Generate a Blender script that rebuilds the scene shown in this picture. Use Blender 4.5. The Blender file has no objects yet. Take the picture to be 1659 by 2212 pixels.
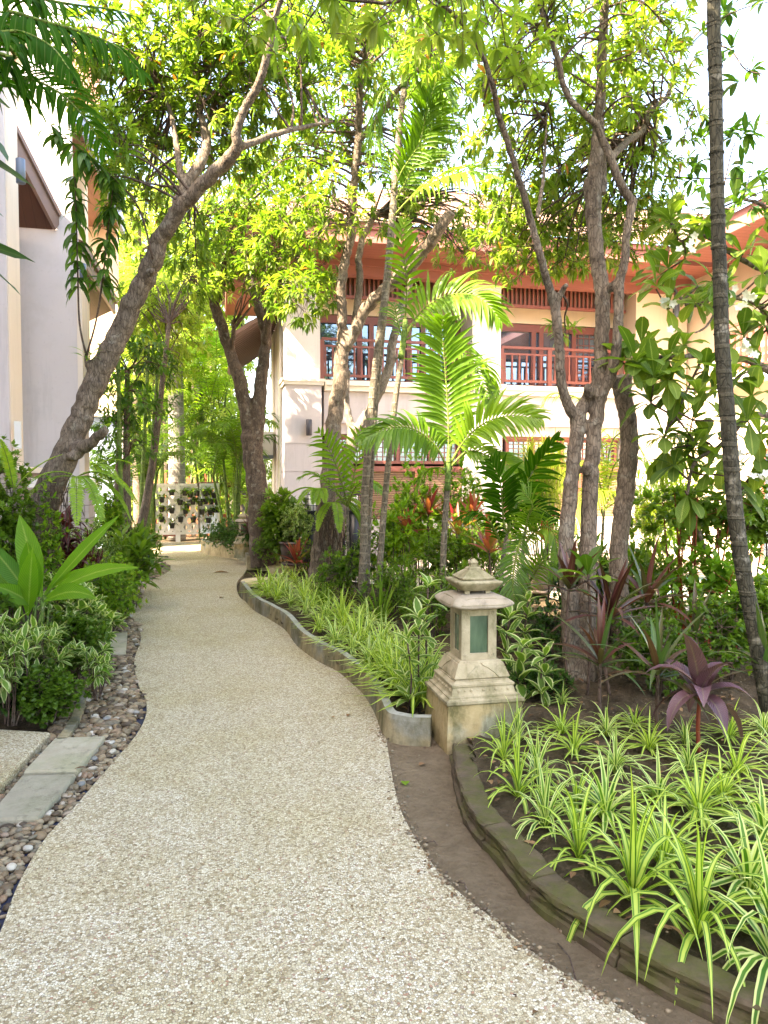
import bpy, math, random
import numpy as np
from mathutils import Vector
R = math.radians
rng = np.random.default_rng(7)
random.seed(7)
sc = bpy.context.scene
col = sc.collection

# ---------------- camera, sky, sun, exposure ----------------
F, CU, CV = 1597.0, 829.5, 1106.0            # focal length and centre in the 1659 x 2212 measuring grid
YAW, PITCH, EYE = R(12.5), R(2.37), 1.5
cam_d = bpy.data.cameras.new('camera'); cam = bpy.data.objects.new('camera', cam_d); col.objects.link(cam)
cam.location = (0, 0, EYE); cam.rotation_euler = (math.pi/2 - PITCH, 0, -YAW)
cam_d.sensor_fit = 'VERTICAL'; cam_d.sensor_height = 36; cam_d.lens = 36 * F / 2212.0
cam_d.clip_start = 0.05; cam_d.clip_end = 600
sc.camera = cam

SUN_EL, SUN_AZ = R(46), R(-118)              # azimuth clockwise from +Y: light comes from the left and a little behind
world = bpy.data.worlds.new('World'); sc.world = world; world.use_nodes = True
wn = world.node_tree.nodes; wl = world.node_tree.links
sky = wn.new('ShaderNodeTexSky'); sky.sky_type = 'NISHITA'; sky.sun_disc = False
sky.sun_elevation = SUN_EL; sky.sun_rotation = SUN_AZ; sky.air_density = 1.0; sky.dust_density = 2.5; sky.ozone_density = 1.0
wl.new(sky.outputs[0], wn['Background'].inputs[0]); wn['Background'].inputs[1].default_value = 0.15
sun_d = bpy.data.lights.new('sun', 'SUN'); sun = bpy.data.objects.new('sun', sun_d); col.objects.link(sun)
sun_d.energy = 4.2; sun_d.angle = R(0.6); sun_d.color = (1, .94, .84)
sdir = Vector((math.sin(SUN_AZ)*math.cos(SUN_EL), math.cos(SUN_AZ)*math.cos(SUN_EL), math.sin(SUN_EL)))
sun.rotation_euler = sdir.to_track_quat('Z', 'Y').to_euler()
sc.view_settings.view_transform = 'Standard'; sc.view_settings.look = 'None'
sc.view_settings.gamma = 1.0; sc.view_settings.use_curve_mapping = False
sc.view_settings.exposure = 3.5
sc.view_settings.use_white_balance = True; sc.view_settings.white_balance_temperature = 7900; sc.view_settings.white_balance_tint = 14
sc.cycles.max_bounces = 8; sc.cycles.diffuse_bounces = 4; sc.cycles.transmission_bounces = 6
sc.cycles.transparent_max_bounces = 6; sc.cycles.caustics_reflective = False; sc.cycles.caustics_refractive = False

# ---------------- placing helpers ----------------
_f = np.array([math.sin(YAW)*math.cos(PITCH), math.cos(YAW)*math.cos(PITCH), -math.sin(PITCH)])
_r = np.array([math.cos(YAW), -math.sin(YAW), 0.0])
_u = np.cross(_r, _f)
CAM = np.array([0, 0, EYE])
def ray(u, v): return _r*((u-CU)/F) + _u*(-(v-CV)/F) + _f
def P(u, v, d): return CAM + ray(u, v)*d
def G(u, v, z=0.0):
    r = ray(u, v); return CAM + r*((z-EYE)/r[2])
def PY(u, v, Y): r = ray(u, v); return CAM + r*(Y/r[1])
def PX(u, v, X): r = ray(u, v); return CAM + r*(X/r[0])
def nrm(a): a = np.asarray(a, float); return a/np.maximum(np.linalg.norm(a, axis=-1, keepdims=True), 1e-9)
def PP(l, d=None):
    out = []
    for p in l: out.append(P(p[0], p[1], p[2] if len(p) > 2 else d))
    return np.array(out)

def tag(o, label=None, cat=None, group=None, kind=None):
    if label: o['label'] = label
    if cat: o['category'] = cat
    if group: o['group'] = group
    if kind: o['kind'] = kind
    return o
def empty(name, loc, label=None, cat=None, group=None):
    o = bpy.data.objects.new(name, None); o.location = Vector([float(x) for x in loc]); col.objects.link(o)
    o.empty_display_size = 0.1
    return tag(o, label, cat, group)
def wloc(o):
    v = Vector(o.location)
    return v if o.parent is None else v + wloc(o.parent)
def kids(o): return [c for c in KIDS.get(o.name, [])]
KIDS = {}
def setpar(c, p):
    c.parent = p; KIDS.setdefault(p.name, []).append(c)
def dup(o, loc=None, rz=None, s=None, label=None, group=None, parent=None):
    c = o.copy(); col.objects.link(c)
    if parent is not None: setpar(c, parent)
    for k in kids(o): dup(k, parent=c)
    if loc is not None: c.location = Vector([float(x) for x in loc])
    if rz is not None: c.rotation_euler = (0, 0, rz)
    if s is not None: c.scale = (s, s, s) if not hasattr(s, '__len__') else s
    if label: c['label'] = label
    if group: c['group'] = group
    return c

# ---------------- mesh collector ----------------
class MB:
    def __init__(s): s.v = []; s.q = []; s.t = []; s.n = 0; s.tint = []; s.uv = []; s.qm = []; s.tm = []
    def add(s, v, quads=None, tris=None, tint=0.5, uv=None, m=0):
        v = np.asarray(v, float).reshape(-1, 3); k = len(v)
        s.v.append(v)
        s.tint.append(np.full(k, tint) if np.isscalar(tint) else np.asarray(tint, float))
        s.uv.append(np.zeros((k, 2)) if uv is None else np.asarray(uv, float))
        if quads is not None and len(quads): a = np.asarray(quads, int).reshape(-1, 4) + s.n; s.q.append(a); s.qm.append(np.full(len(a), m))
        if tris is not None and len(tris): a = np.asarray(tris, int).reshape(-1, 3) + s.n; s.t.append(a); s.tm.append(np.full(len(a), m))
        s.n += k
    def box(s, a, b, tint=.5, m=0):
        x0, y0, z0 = [min(a[i], b[i]) for i in range(3)]; x1, y1, z1 = [max(a[i], b[i]) for i in range(3)]
        v = [(x0,y0,z0),(x1,y0,z0),(x1,y1,z0),(x0,y1,z0),(x0,y0,z1),(x1,y0,z1),(x1,y1,z1),(x0,y1,z1)]
        s.add(v, [(0,3,2,1),(4,5,6,7),(0,1,5,4),(1,2,6,5),(2,3,7,6),(3,0,4,7)], tint=tint, m=m)
    def hexa(s, v8, tint=.5, m=0):
        s.add(v8, [(0,3,2,1),(4,5,6,7),(0,1,5,4),(1,2,6,5),(2,3,7,6),(3,0,4,7)], tint=tint, m=m)
    def bar(s, p0, p1, w, h, up=(0,0,1), tint=.5, m=0):
        p0 = np.asarray(p0, float); p1 = np.asarray(p1, float); d = nrm(p1-p0); a = nrm(np.cross(d, up)); b = np.cross(a, d)
        o = [(-1,-1),(1,-1),(1,1),(-1,1)]
        v = [p0 + a*w/2*x + b*h/2*y for x, y in o] + [p1 + a*w/2*x + b*h/2*y for x, y in o]
        s.add(v, [(0,1,2,3),(7,6,5,4),(0,4,5,1),(1,5,6,2),(2,6,7,3),(3,7,4,0)], tint=tint, m=m)
    def tube(s, pts, rad, sides=8, tint=.5, m=0, cap=True, rough=0.0, freq=9.0):
        pts = np.asarray(pts, float); n = len(pts); rad = np.broadcast_to(np.asarray(rad, float), (n,))
        t = nrm(np.gradient(pts, axis=0))
        a = np.zeros((n, 3)); ref = np.array([0, 0, 1.0]) if abs(t[0][2]) < .9 else np.array([1.0, 0, 0])
        a[0] = nrm(np.cross(t[0], ref))
        for i in range(1, n):
            x = a[i-1] - t[i]*np.dot(a[i-1], t[i]); a[i] = nrm(x)
        b = np.cross(t, a)
        th = np.arange(sides)*2*math.pi/sides
        rr = rad[:, None]*np.ones((n, sides))
        if rough:
            z = np.arange(n)[:, None]
            ph = rng.uniform(0, 6.28, 4)
            rr = rr*(1 + rough*(np.sin(th[None]*2+z*.31+ph[0])*.5 + np.sin(th[None]*3-z*.53+ph[1])*.4 + np.sin(z*1.1+ph[2]+th[None])*.35) + rough*.35*rng.standard_normal((n, sides)))
        v = pts[:, None] + (a[:, None]*np.cos(th)[None, :, None] + b[:, None]*np.sin(th)[None, :, None])*rr[..., None]
        L = np.concatenate([[0], np.cumsum(np.linalg.norm(np.diff(pts, axis=0), axis=1))])
        uv = np.stack([np.broadcast_to(th/6.283, (n, sides)), np.broadcast_to(L[:, None], (n, sides))], -1).reshape(-1, 2)
        i = np.arange(n-1)[:, None]*sides; j = np.arange(sides)[None]; j2 = (j+1) % sides
        q = np.stack([i+j, i+j2, i+sides+j2, i+sides+j], -1).reshape(-1, 4)
        tr = []
        v = v.reshape(-1, 3)
        if cap:
            k = len(v); v = np.vstack([v, pts[0], pts[-1]]); uv = np.vstack([uv, [.5, 0], [.5, L[-1]]])
            tr = [(k, (x+1) % sides, x) for x in range(sides)] + [(k+1, (n-1)*sides+x, (n-1)*sides+(x+1) % sides) for x in range(sides)]
        s.add(v, q, tr, tint=tint, uv=uv, m=m)
    def leaves(s, base, d, up, L, W, droop, prof, tint, fold=0.15, m=0, wave=0.0, floor=None):
        """batch of curved, folded blades"""
        base = np.atleast_2d(base).astype(float); N = len(base)
        d = nrm(np.broadcast_to(d, (N, 3))); up = np.broadcast_to(up, (N, 3))
        L = np.broadcast_to(L, (N,)).astype(float); W = np.broadcast_to(W, (N,)).astype(float); droop = np.broadcast_to(droop, (N,)).astype(float)
        tint = np.broadcast_to(tint, (N,))
        side = np.cross(d, up); bad = np.linalg.norm(side, axis=1) < 1e-3
        side[bad] = np.cross(d[bad], [1.0, .1, .2]); side = nrm(side)
        K = len(prof); pos = base.copy(); dr = d.copy()
        V = []; U = []
        for k in range(K):
            f = k/(K-1)
            if k:
                dr = nrm(dr + np.array([0, 0, -1.0])*(droop/(K-1)*(.5+f))[:, None])
                pos = pos + dr*(L/(K-1))[:, None]
                if floor is not None:
                    low = pos[:, 2] < floor; pos[low, 2] = floor + rng.uniform(0, .006, low.sum()); dr[low, 2] = np.maximum(dr[low, 2], -.05); dr = nrm(dr)
            nn = nrm(np.cross(side, dr)); w = (W*prof[k]/2)[:, None]
            ri = nn*w*fold*2
            if wave: ri = ri + nn*(np.sin(f*9+tint*40)*wave)[:, None]*w
            V += [pos - side*w + ri, pos, pos + side*w + ri]
            U += [np.tile([0, f], (N, 1)), np.tile([.5, f], (N, 1)), np.tile([1, f], (N, 1))]
        V = np.stack(V, 1); U = np.stack(U, 1)           # N, 3K, 3
        q = []
        for k in range(K-1):
            q += [(3*k, 3*k+1, 3*k+4, 3*k+3), (3*k+1, 3*k+2, 3*k+5, 3*k+4)]
        q = np.array(q)[None] + (np.arange(N)*3*K)[:, None, None]
        s.add(V.reshape(-1, 3), q.reshape(-1, 4), tint=np.repeat(tint, 3*K), uv=U.reshape(-1, 2), m=m)
    def build(s, name, mats, parent=None, origin=None, smooth=True):
        if not isinstance(mats, (list, tuple)): mats = [mats]
        v = np.concatenate(s.v) if s.v else np.zeros((0, 3))
        if parent is not None: off = np.array(wloc(parent))
        elif origin is not None: off = np.asarray(origin, float)
        else: off = np.zeros(3)
        v = v - off
        me = bpy.data.meshes.new(name)
        q = np.concatenate(s.q) if s.q else np.zeros((0, 4), int); t = np.concatenate(s.t) if s.t else np.zeros((0, 3), int)
        me.vertices.add(len(v)); me.vertices.foreach_set('co', v.astype(np.float32).ravel())
        me.loops.add(q.size + t.size); me.loops.foreach_set('vertex_index', np.concatenate([q.ravel(), t.ravel()]).astype(np.int32))
        me.polygons.add(len(q)+len(t))
        me.polygons.foreach_set('loop_start', np.concatenate([np.arange(len(q))*4, q.size+np.arange(len(t))*3]).astype(np.int32))
        me.polygons.foreach_set('material_index', np.concatenate(s.qm + s.tm).astype(np.int32) if (s.qm or s.tm) else np.zeros(0, np.int32))
        me.polygons.foreach_set('use_smooth', np.full(len(q)+len(t), smooth))
        me.update(calc_edges=True)
        at = me.attributes.new('tint', 'FLOAT', 'POINT'); at.data.foreach_set('value', np.concatenate(s.tint).astype(np.float32))
        uvl = me.uv_layers.new(name='UVMap'); uvp = np.concatenate(s.uv)
        li = np.concatenate([q.ravel(), t.ravel()]); uvl.data.foreach_set('uv', uvp[li].astype(np.float32).ravel())
        for m_ in mats: me.materials.append(m_)
        o = bpy.data.objects.new(name, me); col.objects.link(o)
        if parent is not None: setpar(o, parent)
        elif origin is not None: o.location = Vector([float(x) for x in origin])
        return o
def smooth_path(p, n):
    """Catmull-Rom through p (any columns), n samples per span"""
    p = np.asarray(p, float); q = np.vstack([2*p[0]-p[1], p, 2*p[-1]-p[-2]]); out = []
    for i in range(1, len(q)-2):
        t = np.linspace(0, 1, n, endpoint=False)[:, None]
        a, b, c, d = q[i-1], q[i], q[i+1], q[i+2]
        out.append(.5*((2*b)+(-a+c)*t+(2*a-5*b+4*c-d)*t**2+(-a+3*b-3*c+d)*t**3))
    return np.vstack(out + [p[-1:]])
def inpoly(p, poly):
    x, y = p[:, 0], p[:, 1]; c = np.zeros(len(p), bool); n = len(poly); j = n-1
    for i in range(n):
        xi, yi = poly[i][:2]; xj, yj = poly[j][:2]
        k = ((yi > y) != (yj > y)) & (x < (xj-xi)*(y-yi)/(yj-yi+1e-12)+xi)
        c ^= k; j = i
    return c
def sheet(mb, poly, z, tint=.5, m=0, thick=None):
    """flat polygon, triangulated"""
    from mathutils.geometry import tessellate_polygon
    pl = [Vector((p[0], p[1], 0)) for p in poly]
    tr = tessellate_polygon([pl]); k = len(pl)
    tr2 = []
    for a, b, c in tr:
        s_ = (pl[b]-pl[a]).cross(pl[c]-pl[a]).z
        tr2.append((a, b, c) if s_ > 0 else (a, c, b))
    mb.add([(p.x, p.y, z) for p in pl], None, tr2, tint=tint, m=m)
    if thick:
        A = sum(pl[i].x*pl[(i+1) % k].y-pl[(i+1) % k].x*pl[i].y for i in range(k))
        v = [(p.x, p.y, z) for p in pl] + [(p.x, p.y, z-thick) for p in pl]
        q = [(i, k+i, k+(i+1) % k, (i+1) % k) for i in range(k)]
        if A < 0: q = [x[::-1] for x in q]
        mb.add(v, q, tint=tint, m=m)

# ---------------- materials ----------------
class N_:
    def __init__(s, name):
        s.m = bpy.data.materials.new(name); s.m.use_nodes = True; s.t = s.m.node_tree; s.t.nodes.clear()
        s.out = s.n('ShaderNodeOutputMaterial')
    def n(s, k, **kw):
        x = s.t.nodes.new(k)
        for a, b in kw.items(): setattr(x, a, b)
        return x
    def l(s, a, b): s.t.links.new(a, b)
    def coord(s, k='Object'): return s.n('ShaderNodeTexCoord').outputs[k]
    def mapping(s, c, scale): m = s.n('ShaderNodeMapping'); m.inputs['Scale'].default_value = scale; s.l(c, m.inputs[0]); return m.outputs[0]
    def noise(s, scale, c=None, detail=4, rough=.55):
        x = s.n('ShaderNodeTexNoise'); x.inputs['Scale'].default_value = scale; x.inputs['Detail'].default_value = detail; x.inputs['Roughness'].default_value = rough
        if c is not None: s.l(c, x.inputs['Vector'])
        return x.outputs['Fac']
    def vor(s, scale, c=None, feature='F1', out='Distance', rnd=1.0):
        x = s.n('ShaderNodeTexVoronoi'); x.feature = feature; x.inputs['Scale'].default_value = scale; x.inputs['Randomness'].default_value = rnd
        if c is not None: s.l(c, x.inputs['Vector'])
        return x.outputs[out]
    def ramp(s, fac, stops, interp='LINEAR'):
        x = s.n('ShaderNodeValToRGB'); e = x.color_ramp.elements; x.color_ramp.interpolation = interp
        while len(e) < len(stops): e.new(.5)
        for i, (p, c) in enumerate(stops): e[i].position = p; e[i].color = (*c, 1) if len(c) == 3 else c
        s.l(fac, x.inputs[0]); return x.outputs[0]
    def mix(s, fac, a, b, mode='MIX'):
        x = s.n('ShaderNodeMix', data_type='RGBA', blend_type=mode)
        for i, v in ((0, fac), (6, a), (7, b)):
            if isinstance(v, (int, float)): x.inputs[i].default_value = v
            elif isinstance(v, tuple): x.inputs[i].default_value = (*v, 1)
            else: s.l(v, x.inputs[i])
        return x.outputs[2]
    def math(s, op, a, b=0.0):
        x = s.n('ShaderNodeMath', operation=op)
        for i, v in ((0, a), (1, b)):
            if isinstance(v, (int, float)): x.inputs[i].default_value = v
            else: s.l(v, x.inputs[i])
        return x.outputs[0]
    def attr(s, name='tint'): x = s.n('ShaderNodeAttribute'); x.attribute_name = name; return x.outputs['Fac']
    def bump(s, h, strength=.5, dist=.01):
        x = s.n('ShaderNodeBump'); x.inputs['Strength'].default_value = strength; x.inputs['Distance'].default_value = dist; s.l(h, x.inputs['Height']); return x.outputs[0]
    def bsdf(s, color, rough=.8, spec=.3, normal=None, metal=0.0, **kw):
        metal = kw.pop('Metallic', metal)
        b = s.n('ShaderNodeBsdfPrincipled')
        if isinstance(color, tuple): b.inputs['Base Color'].default_value = (*color, 1)
        else: s.l(color, b.inputs['Base Color'])
        if isinstance(rough, (int, float)): b.inputs['Roughness'].default_value = rough
        else: s.l(rough, b.inputs['Roughness'])
        b.inputs['Specular IOR Level'].default_value = spec; b.inputs['Metallic'].default_value = metal
        for k, v in kw.items(): b.inputs[k.replace('_', ' ')].default_value = v
        if normal is not None: s.l(normal, b.inputs['Normal'])
        return b.outputs[0]
    def done(s, sh): s.l(sh, s.out.inputs[0]); return s.m

def leaf_mat(name, stops, trans=.45, rough=.45, stripes=None, vein=.12, tgain=1.6, spec=.35, ribs=0):
    """stops: ramp over the per-leaf tint.  stripes: (list of ramp stops over leaf width)"""
    n = N_(name); t = n.attr(); c = n.ramp(t, stops)
    uvn = n.n('ShaderNodeUVMap'); sep = n.n('ShaderNodeSeparateXYZ'); n.l(uvn.outputs[0], sep.inputs[0])
    u = sep.outputs[0]
    a = n.math('ABSOLUTE', n.math('SUBTRACT', u, .5))
    if stripes:
        mask = n.ramp(a, stripes[0], 'LINEAR'); c = n.mix(mask, c, stripes[1])
    elif vein:
        vm = n.ramp(a, [(0, (1,1,1)), (.07, (0,0,0))]); c = n.mix(n.math('MULTIPLY', vm, vein*2.2), c, n.mix(.5, c, (.55,.6,.2)))
    if ribs:
        ph = n.math('ADD', n.math('MULTIPLY', sep.outputs[1], ribs), n.math('MULTIPLY', a, -ribs*.35)); sn = n.math('SINE', ph); c = n.mix(n.ramp(sn, [(.35, (0,0,0)), (.95, (.45,)*3)]), c, n.mix(1, c, (1.5,1.4,1.2), 'MULTIPLY')); bn = n.bump(sn, .35, .004)
    else: bn = None
    nz = n.noise(14, n.coord(), 3); c = n.mix(n.math('MULTIPLY', nz, .35), c, n.mix(1, c, (.45,.5,.35), 'MULTIPLY'))
    b = n.bsdf(c, rough, spec, bn)
    tr = n.n('ShaderNodeBsdfTranslucent')
    tc = n.mix(1, c, (tgain*.86, tgain*.95, tgain*.42), 'MULTIPLY'); n.l(tc, tr.inputs[0])
    mx = n.n('ShaderNodeMixShader'); mx.inputs[0].default_value = trans; n.l(b, mx.inputs[1]); n.l(tr.outputs[0], mx.inputs[2])
    return n.done(mx.outputs[0])
g = lambda r, gg, b: (r, gg, b)
M = {}
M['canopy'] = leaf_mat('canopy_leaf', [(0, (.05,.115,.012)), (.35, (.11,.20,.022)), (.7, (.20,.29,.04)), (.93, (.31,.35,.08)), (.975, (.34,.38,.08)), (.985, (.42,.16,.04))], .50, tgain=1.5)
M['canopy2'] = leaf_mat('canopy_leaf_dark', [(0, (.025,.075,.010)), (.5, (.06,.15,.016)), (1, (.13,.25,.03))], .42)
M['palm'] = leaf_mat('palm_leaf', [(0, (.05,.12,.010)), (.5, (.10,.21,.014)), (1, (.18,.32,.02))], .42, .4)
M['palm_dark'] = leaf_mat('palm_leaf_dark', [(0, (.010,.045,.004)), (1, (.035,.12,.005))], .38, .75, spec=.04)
M['palm_yellow'] = leaf_mat('palm_leaf_yellow', [(0, (.16,.24,.02)), (1, (.36,.40,.04))], .5, .5)
M['lime'] = leaf_mat('lime_leaf', [(0, (.08,.20,.015)), (.5, (.17,.32,.025)), (1, (.34,.42,.05))], .5)
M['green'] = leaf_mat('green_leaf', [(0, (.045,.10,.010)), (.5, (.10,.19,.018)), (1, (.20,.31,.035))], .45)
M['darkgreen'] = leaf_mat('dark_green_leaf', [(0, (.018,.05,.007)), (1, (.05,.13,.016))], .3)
M['frangipani'] = leaf_mat('frangipani_leaf', [(0, (.06,.12,.015)), (.6, (.12,.20,.025)), (1, (.22,.30,.05))], .45, .5, vein=.3, ribs=110)
M['ginger'] = leaf_mat('ginger_leaf', [(0, (.06,.19,.015)), (1, (.15,.32,.02))], .5, .45, vein=.3, ribs=150)
M['white_edge'] = leaf_mat('cream_edged_leaf', [(0, (.08,.17,.02)), (1, (.16,.28,.04))], .42, .5, stripes=([(0, (0,0,0)), (.30, (0,0,0)), (.38, (1,1,1))], (.58,.62,.30)))
M['ribbon_a'] = leaf_mat('ribbon_leaf_cream_margin', [(0, (.045,.15,.015)), (1, (.12,.27,.02))], .35, .38, stripes=([(0, (0,0,0)), (.20, (0,0,0)), (.27, (1,1,1))], (.60,.66,.24)))
M['ribbon_b'] = leaf_mat('ribbon_leaf_yellow_centre', [(0, (.045,.15,.015)), (1, (.12,.27,.02))], .35, .38, stripes=([(0, (1,1,1)), (.20, (1,1,1)), (.27, (0,0,0)), (.42, (0,0,0)), (.46, (.8,.8,.8))], (.52,.62,.11)))
M['cordyline'] = leaf_mat('cordyline_purple_leaf', [(0, (.05,.014,.012)), (.45, (.12,.035,.030)), (.7, (.07,.075,.025)), (1, (.055,.13,.03))], .25, .32, vein=.1, spec=.5)
M['cordyline_red'] = leaf_mat('cordyline_red_leaf', [(0, (.22,.02,.03)), (.5, (.35,.08,.05)), (1, (.20,.22,.03))], .45, .35, vein=.1)
M['dark_red'] = leaf_mat('dark_red_leaf', [(0, (.05,.008,.01)), (1, (.14,.02,.02))], .35, .35)
M['purple'] = leaf_mat('purple_strap_leaf', [(0, (.06,.020,.028)), (1, (.15,.075,.095))], .25, .34, vein=.1, spec=.5, ribs=140)
M['fern'] = leaf_mat('fern_leaf', [(0, (.14,.28,.02)), (1, (.33,.46,.05))], .5)
M['thicket'] = leaf_mat('thicket_leaf', [(0, (.13,.22,.03)), (.5, (.28,.37,.07)), (1, (.50,.53,.18))], .58, tgain=1.7)

def bark_mat(name, dark, light, sx=30, rings=False):
    n = N_(name); uvn = n.n('ShaderNodeUVMap'); co = n.coord()
    st = n.mapping(co, (1, 1, .28)); nz = n.noise(sx, st, 6, .65); n2 = n.noise(5, co, 3)
    c = n.ramp(n.math('ADD', n.math('MULTIPLY', nz, .7), n.math('MULTIPLY', n2, .35)), [(.30, dark), (.52, tuple((a+b)/2 for a, b in zip(dark, light))), (.72, light)])
    lich = n.ramp(n.noise(11, co, 5), [(.58, (0,0,0)), (.68, (1,1,1))]); c = n.mix(n.math('MULTIPLY', lich, .45), c, (.30,.28,.22))
    cr = n.ramp(n.vor(48, n.mapping(n.mix(.03, co, n.noise(12, co)), (1, 1, .30)), 'DISTANCE_TO_EDGE'), [(0, (0,0,0)), (.12, (1,1,1))]); c = n.mix(n.math('MULTIPLY', n.math('SUBTRACT', 1.0, cr), .6), c, tuple(x*.5 for x in dark))
    h = n.math('ADD', nz, n.math('MULTIPLY', cr, .5))
    if rings:
        w = n.n('ShaderNodeTexWave', wave_type='BANDS', bands_direction='Z'); w.inputs['Scale'].default_value = rings; w.inputs['Distortion'].default_value = 1.2; w.inputs['Detail'].default_value = 1
        n.l(co, w.inputs[0]); rm = n.ramp(w.outputs['Fac'], [(.90, (0,0,0)), (.96, (1,1,1))]); c = n.mix(n.math('MULTIPLY', rm, .55), c, light); h = n.math('ADD', h, rm)
    return n.done(n.bsdf(c, .85, .2, n.bump(h, .7, .012)))
M['bark'] = bark_mat('bark_grey_brown', (.042,.029,.020), (.25,.195,.14), 34)
M['bark_pale'] = bark_mat('bark_pale', (.07,.055,.04), (.34,.28,.22), 34)
M['bark_dark'] = bark_mat('bark_dark', (.028,.019,.013), (.15,.11,.075), 26)
M['twig'] = bark_mat('twig_bark', (.05,.032,.024), (.16,.11,.08), 40)
M['palm_stem'] = bark_mat('palm_stem', (.014,.014,.008), (.075,.068,.045), 22, rings=2.2)
M['palm_stem_mid'] = bark_mat('palm_stem_mid', (.05,.042,.028), (.24,.20,.14), 22, rings=3.0)
M['palm_stem_big'] = bark_mat('palm_stem_grey', (.12,.11,.09), (.36,.33,.28), 14, rings=2.0)
M['green_stem'] = bark_mat('green_stem', (.05,.10,.02), (.16,.24,.05), 14, rings=1.6)
M['rachis'] = bark_mat('rachis', (.09,.14,.02), (.20,.26,.05), 20)

def plain(name, colr, rough=.7, spec=.3, var=.25, ns=6, bump=.1, dist=.004, metal=0.0, dirt=None, streak=0):
    n = N_(name); co = n.coord(); nz = n.noise(ns, co, 5)
    c = n.mix(n.math('MULTIPLY', n.ramp(nz, [(.35, (0,0,0)), (.7, (1,1,1))]), var), colr, tuple(x*.55 for x in colr))
    if dirt: c = n.mix(n.math('MULTIPLY', n.ramp(n.noise(dirt[0], co, 6, .7), [(.5, (0,0,0)), (.66, (1,1,1))]), dirt[1]), c, dirt[2])
    if streak:
        st = n.ramp(n.noise(5, n.mapping(co, (1, 1, .09)), 7, .7), [(.50, (0,0,0)), (.68, (1,1,1))]); c = n.mix(n.math('MULTIPLY', st, streak), c, tuple(x*.55 for x in colr))
        sp = n.ramp(n.noise(16, co, 5, .7), [(.60, (0,0,0)), (.68, (1,1,1))]); c = n.mix(n.math('MULTIPLY', sp, streak*.6), c, tuple(x*.6 for x in colr))
    return n.done(n.bsdf(c, rough, spec, n.bump(n.noise(ns*12, co, 4), bump, dist), metal))
M['wall_lilac'] = plain('stucco_lilac_white', (.55,.49,.475), .9, .2, .12, 1.2, .3, .004, dirt=(2.2, .2, (.38,.33,.29)), streak=.35)
M['wall_white'] = plain('stucco_white', (.74,.70,.66), .9, .2, .10, 1.0, .2, .003, dirt=(1.8, .15, (.5,.47,.42)), streak=.3)
M['wall_cream'] = plain('stucco_cream', (.72,.58,.42), .9, .2, .10, 1.0, .2, .003, streak=.25)
M['wall_peach'] = plain('stucco_peach', (.66,.56,.46), .9, .2, .10, 1.0, .2, .003, streak=.25)
M['wall_blue'] = plain('panel_blue_grey', (.30,.36,.46), .8, .3, .10, 1.5, .1, .002)
M['cornice'] = plain('moulding_cream_white', (.78,.72,.62), .8, .3, .08, 2, .1, .002)
M['red_wood'] = plain('red_brown_painted_wood', (.23,.072,.052), .45, .4, .25, 8, .2, .002)
M['red_soffit'] = plain('red_orange_soffit', (.30,.115,.09), .6, .3, .2, 4, .2, .002)
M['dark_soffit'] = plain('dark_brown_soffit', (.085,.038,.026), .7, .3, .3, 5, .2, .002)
M['fascia'] = plain('fascia_brown', (.20,.125,.10), .6, .3, .2, 6, .2, .002)
M['white_paint'] = plain('white_paint_weathered', (.84,.82,.80), .6, .3, .15, 9, .2, .002, dirt=(8, .35, (.33,.25,.18)))
M['black_plastic'] = plain('black_plastic', (.02,.02,.022), .4, .4, .1)
M['dark_metal'] = plain('dark_metal', (.06,.055,.065), .45, .5, .1)
M['grey_metal'] = plain('grey_blue_metal', (.10,.13,.17), .4, .5, .1)
M['fence_red'] = plain('red_fence_wood', (.30,.10,.05), .7, .3, .35, 9, .2, .003)
M['blue_plastic'] = plain('blue_plastic', (.01,.12,.55), .4, .5, .1)
M['glazed'] = plain('dark_glazed_clay', (.05,.028,.026), .3, .6, .3, 5)
M['clay_grey'] = plain('grey_brown_clay', (.15,.11,.09), .6, .4, .25, 6)
M['ac'] = plain('offwhite_plastic', (.66,.64,.60), .5, .4, .1)
M['petal'] = leaf_mat('white_petal', [(0, (.75,.74,.66)), (1, (.82,.80,.74))], .3, .6, vein=0, tgain=1.0)
M['water'] = N_('pool_water').m
def _w():
    n = N_('pool_turquoise_water'); co = n.coord(); c = n.ramp(n.noise(1.5, co), [(.3, (.02,.30,.34)), (.7, (.08,.48,.48))])
    return n.done(n.bsdf(c, .06, .6, n.bump(n.noise(6, co), .3, .02)))
M['water'] = _w()
def _glass():
    n = N_('window_glass'); co = n.coord(); c = n.ramp(n.noise(2, co), [(.3, (.10,.15,.20)), (.7, (.20,.30,.40))])  # blue tint puts a reflected blue sky into the glass colour
    return n.done(n.bsdf(c, .03, 1.0, n.bump(n.noise(.8, co, 1), .04, .02), Metallic=.75, Coat_Weight=.6, Coat_Roughness=.02))
M['glass'] = _glass()
def _lglass():
    n = N_('lantern_green_glass'); co = n.coord(); c = n.ramp(n.noise(9, n.mapping(co, (1,1,.3))), [(.3, (.03,.06,.035)), (.7, (.14,.19,.12))])
    return n.done(n.bsdf(c, .12, .8, n.bump(n.noise(10, co), .08, .01)))
M['lglass'] = _lglass()
def _blind():
    n = N_('bamboo_blind'); co = n.coord(); w = n.n('ShaderNodeTexWave', wave_type='BANDS', bands_direction='Z'); w.inputs['Scale'].default_value = 9; w.inputs['Distortion'].default_value = .4; n.l(co, w.inputs[0])
    c = n.ramp(w.outputs['Fac'], [(.2, (.10,.055,.035)), (.6, (.30,.19,.12))]); return n.done(n.bsdf(c, .8, .2, n.bump(w.outputs['Fac'], .6, .01)))
M['blind'] = _blind()
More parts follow.
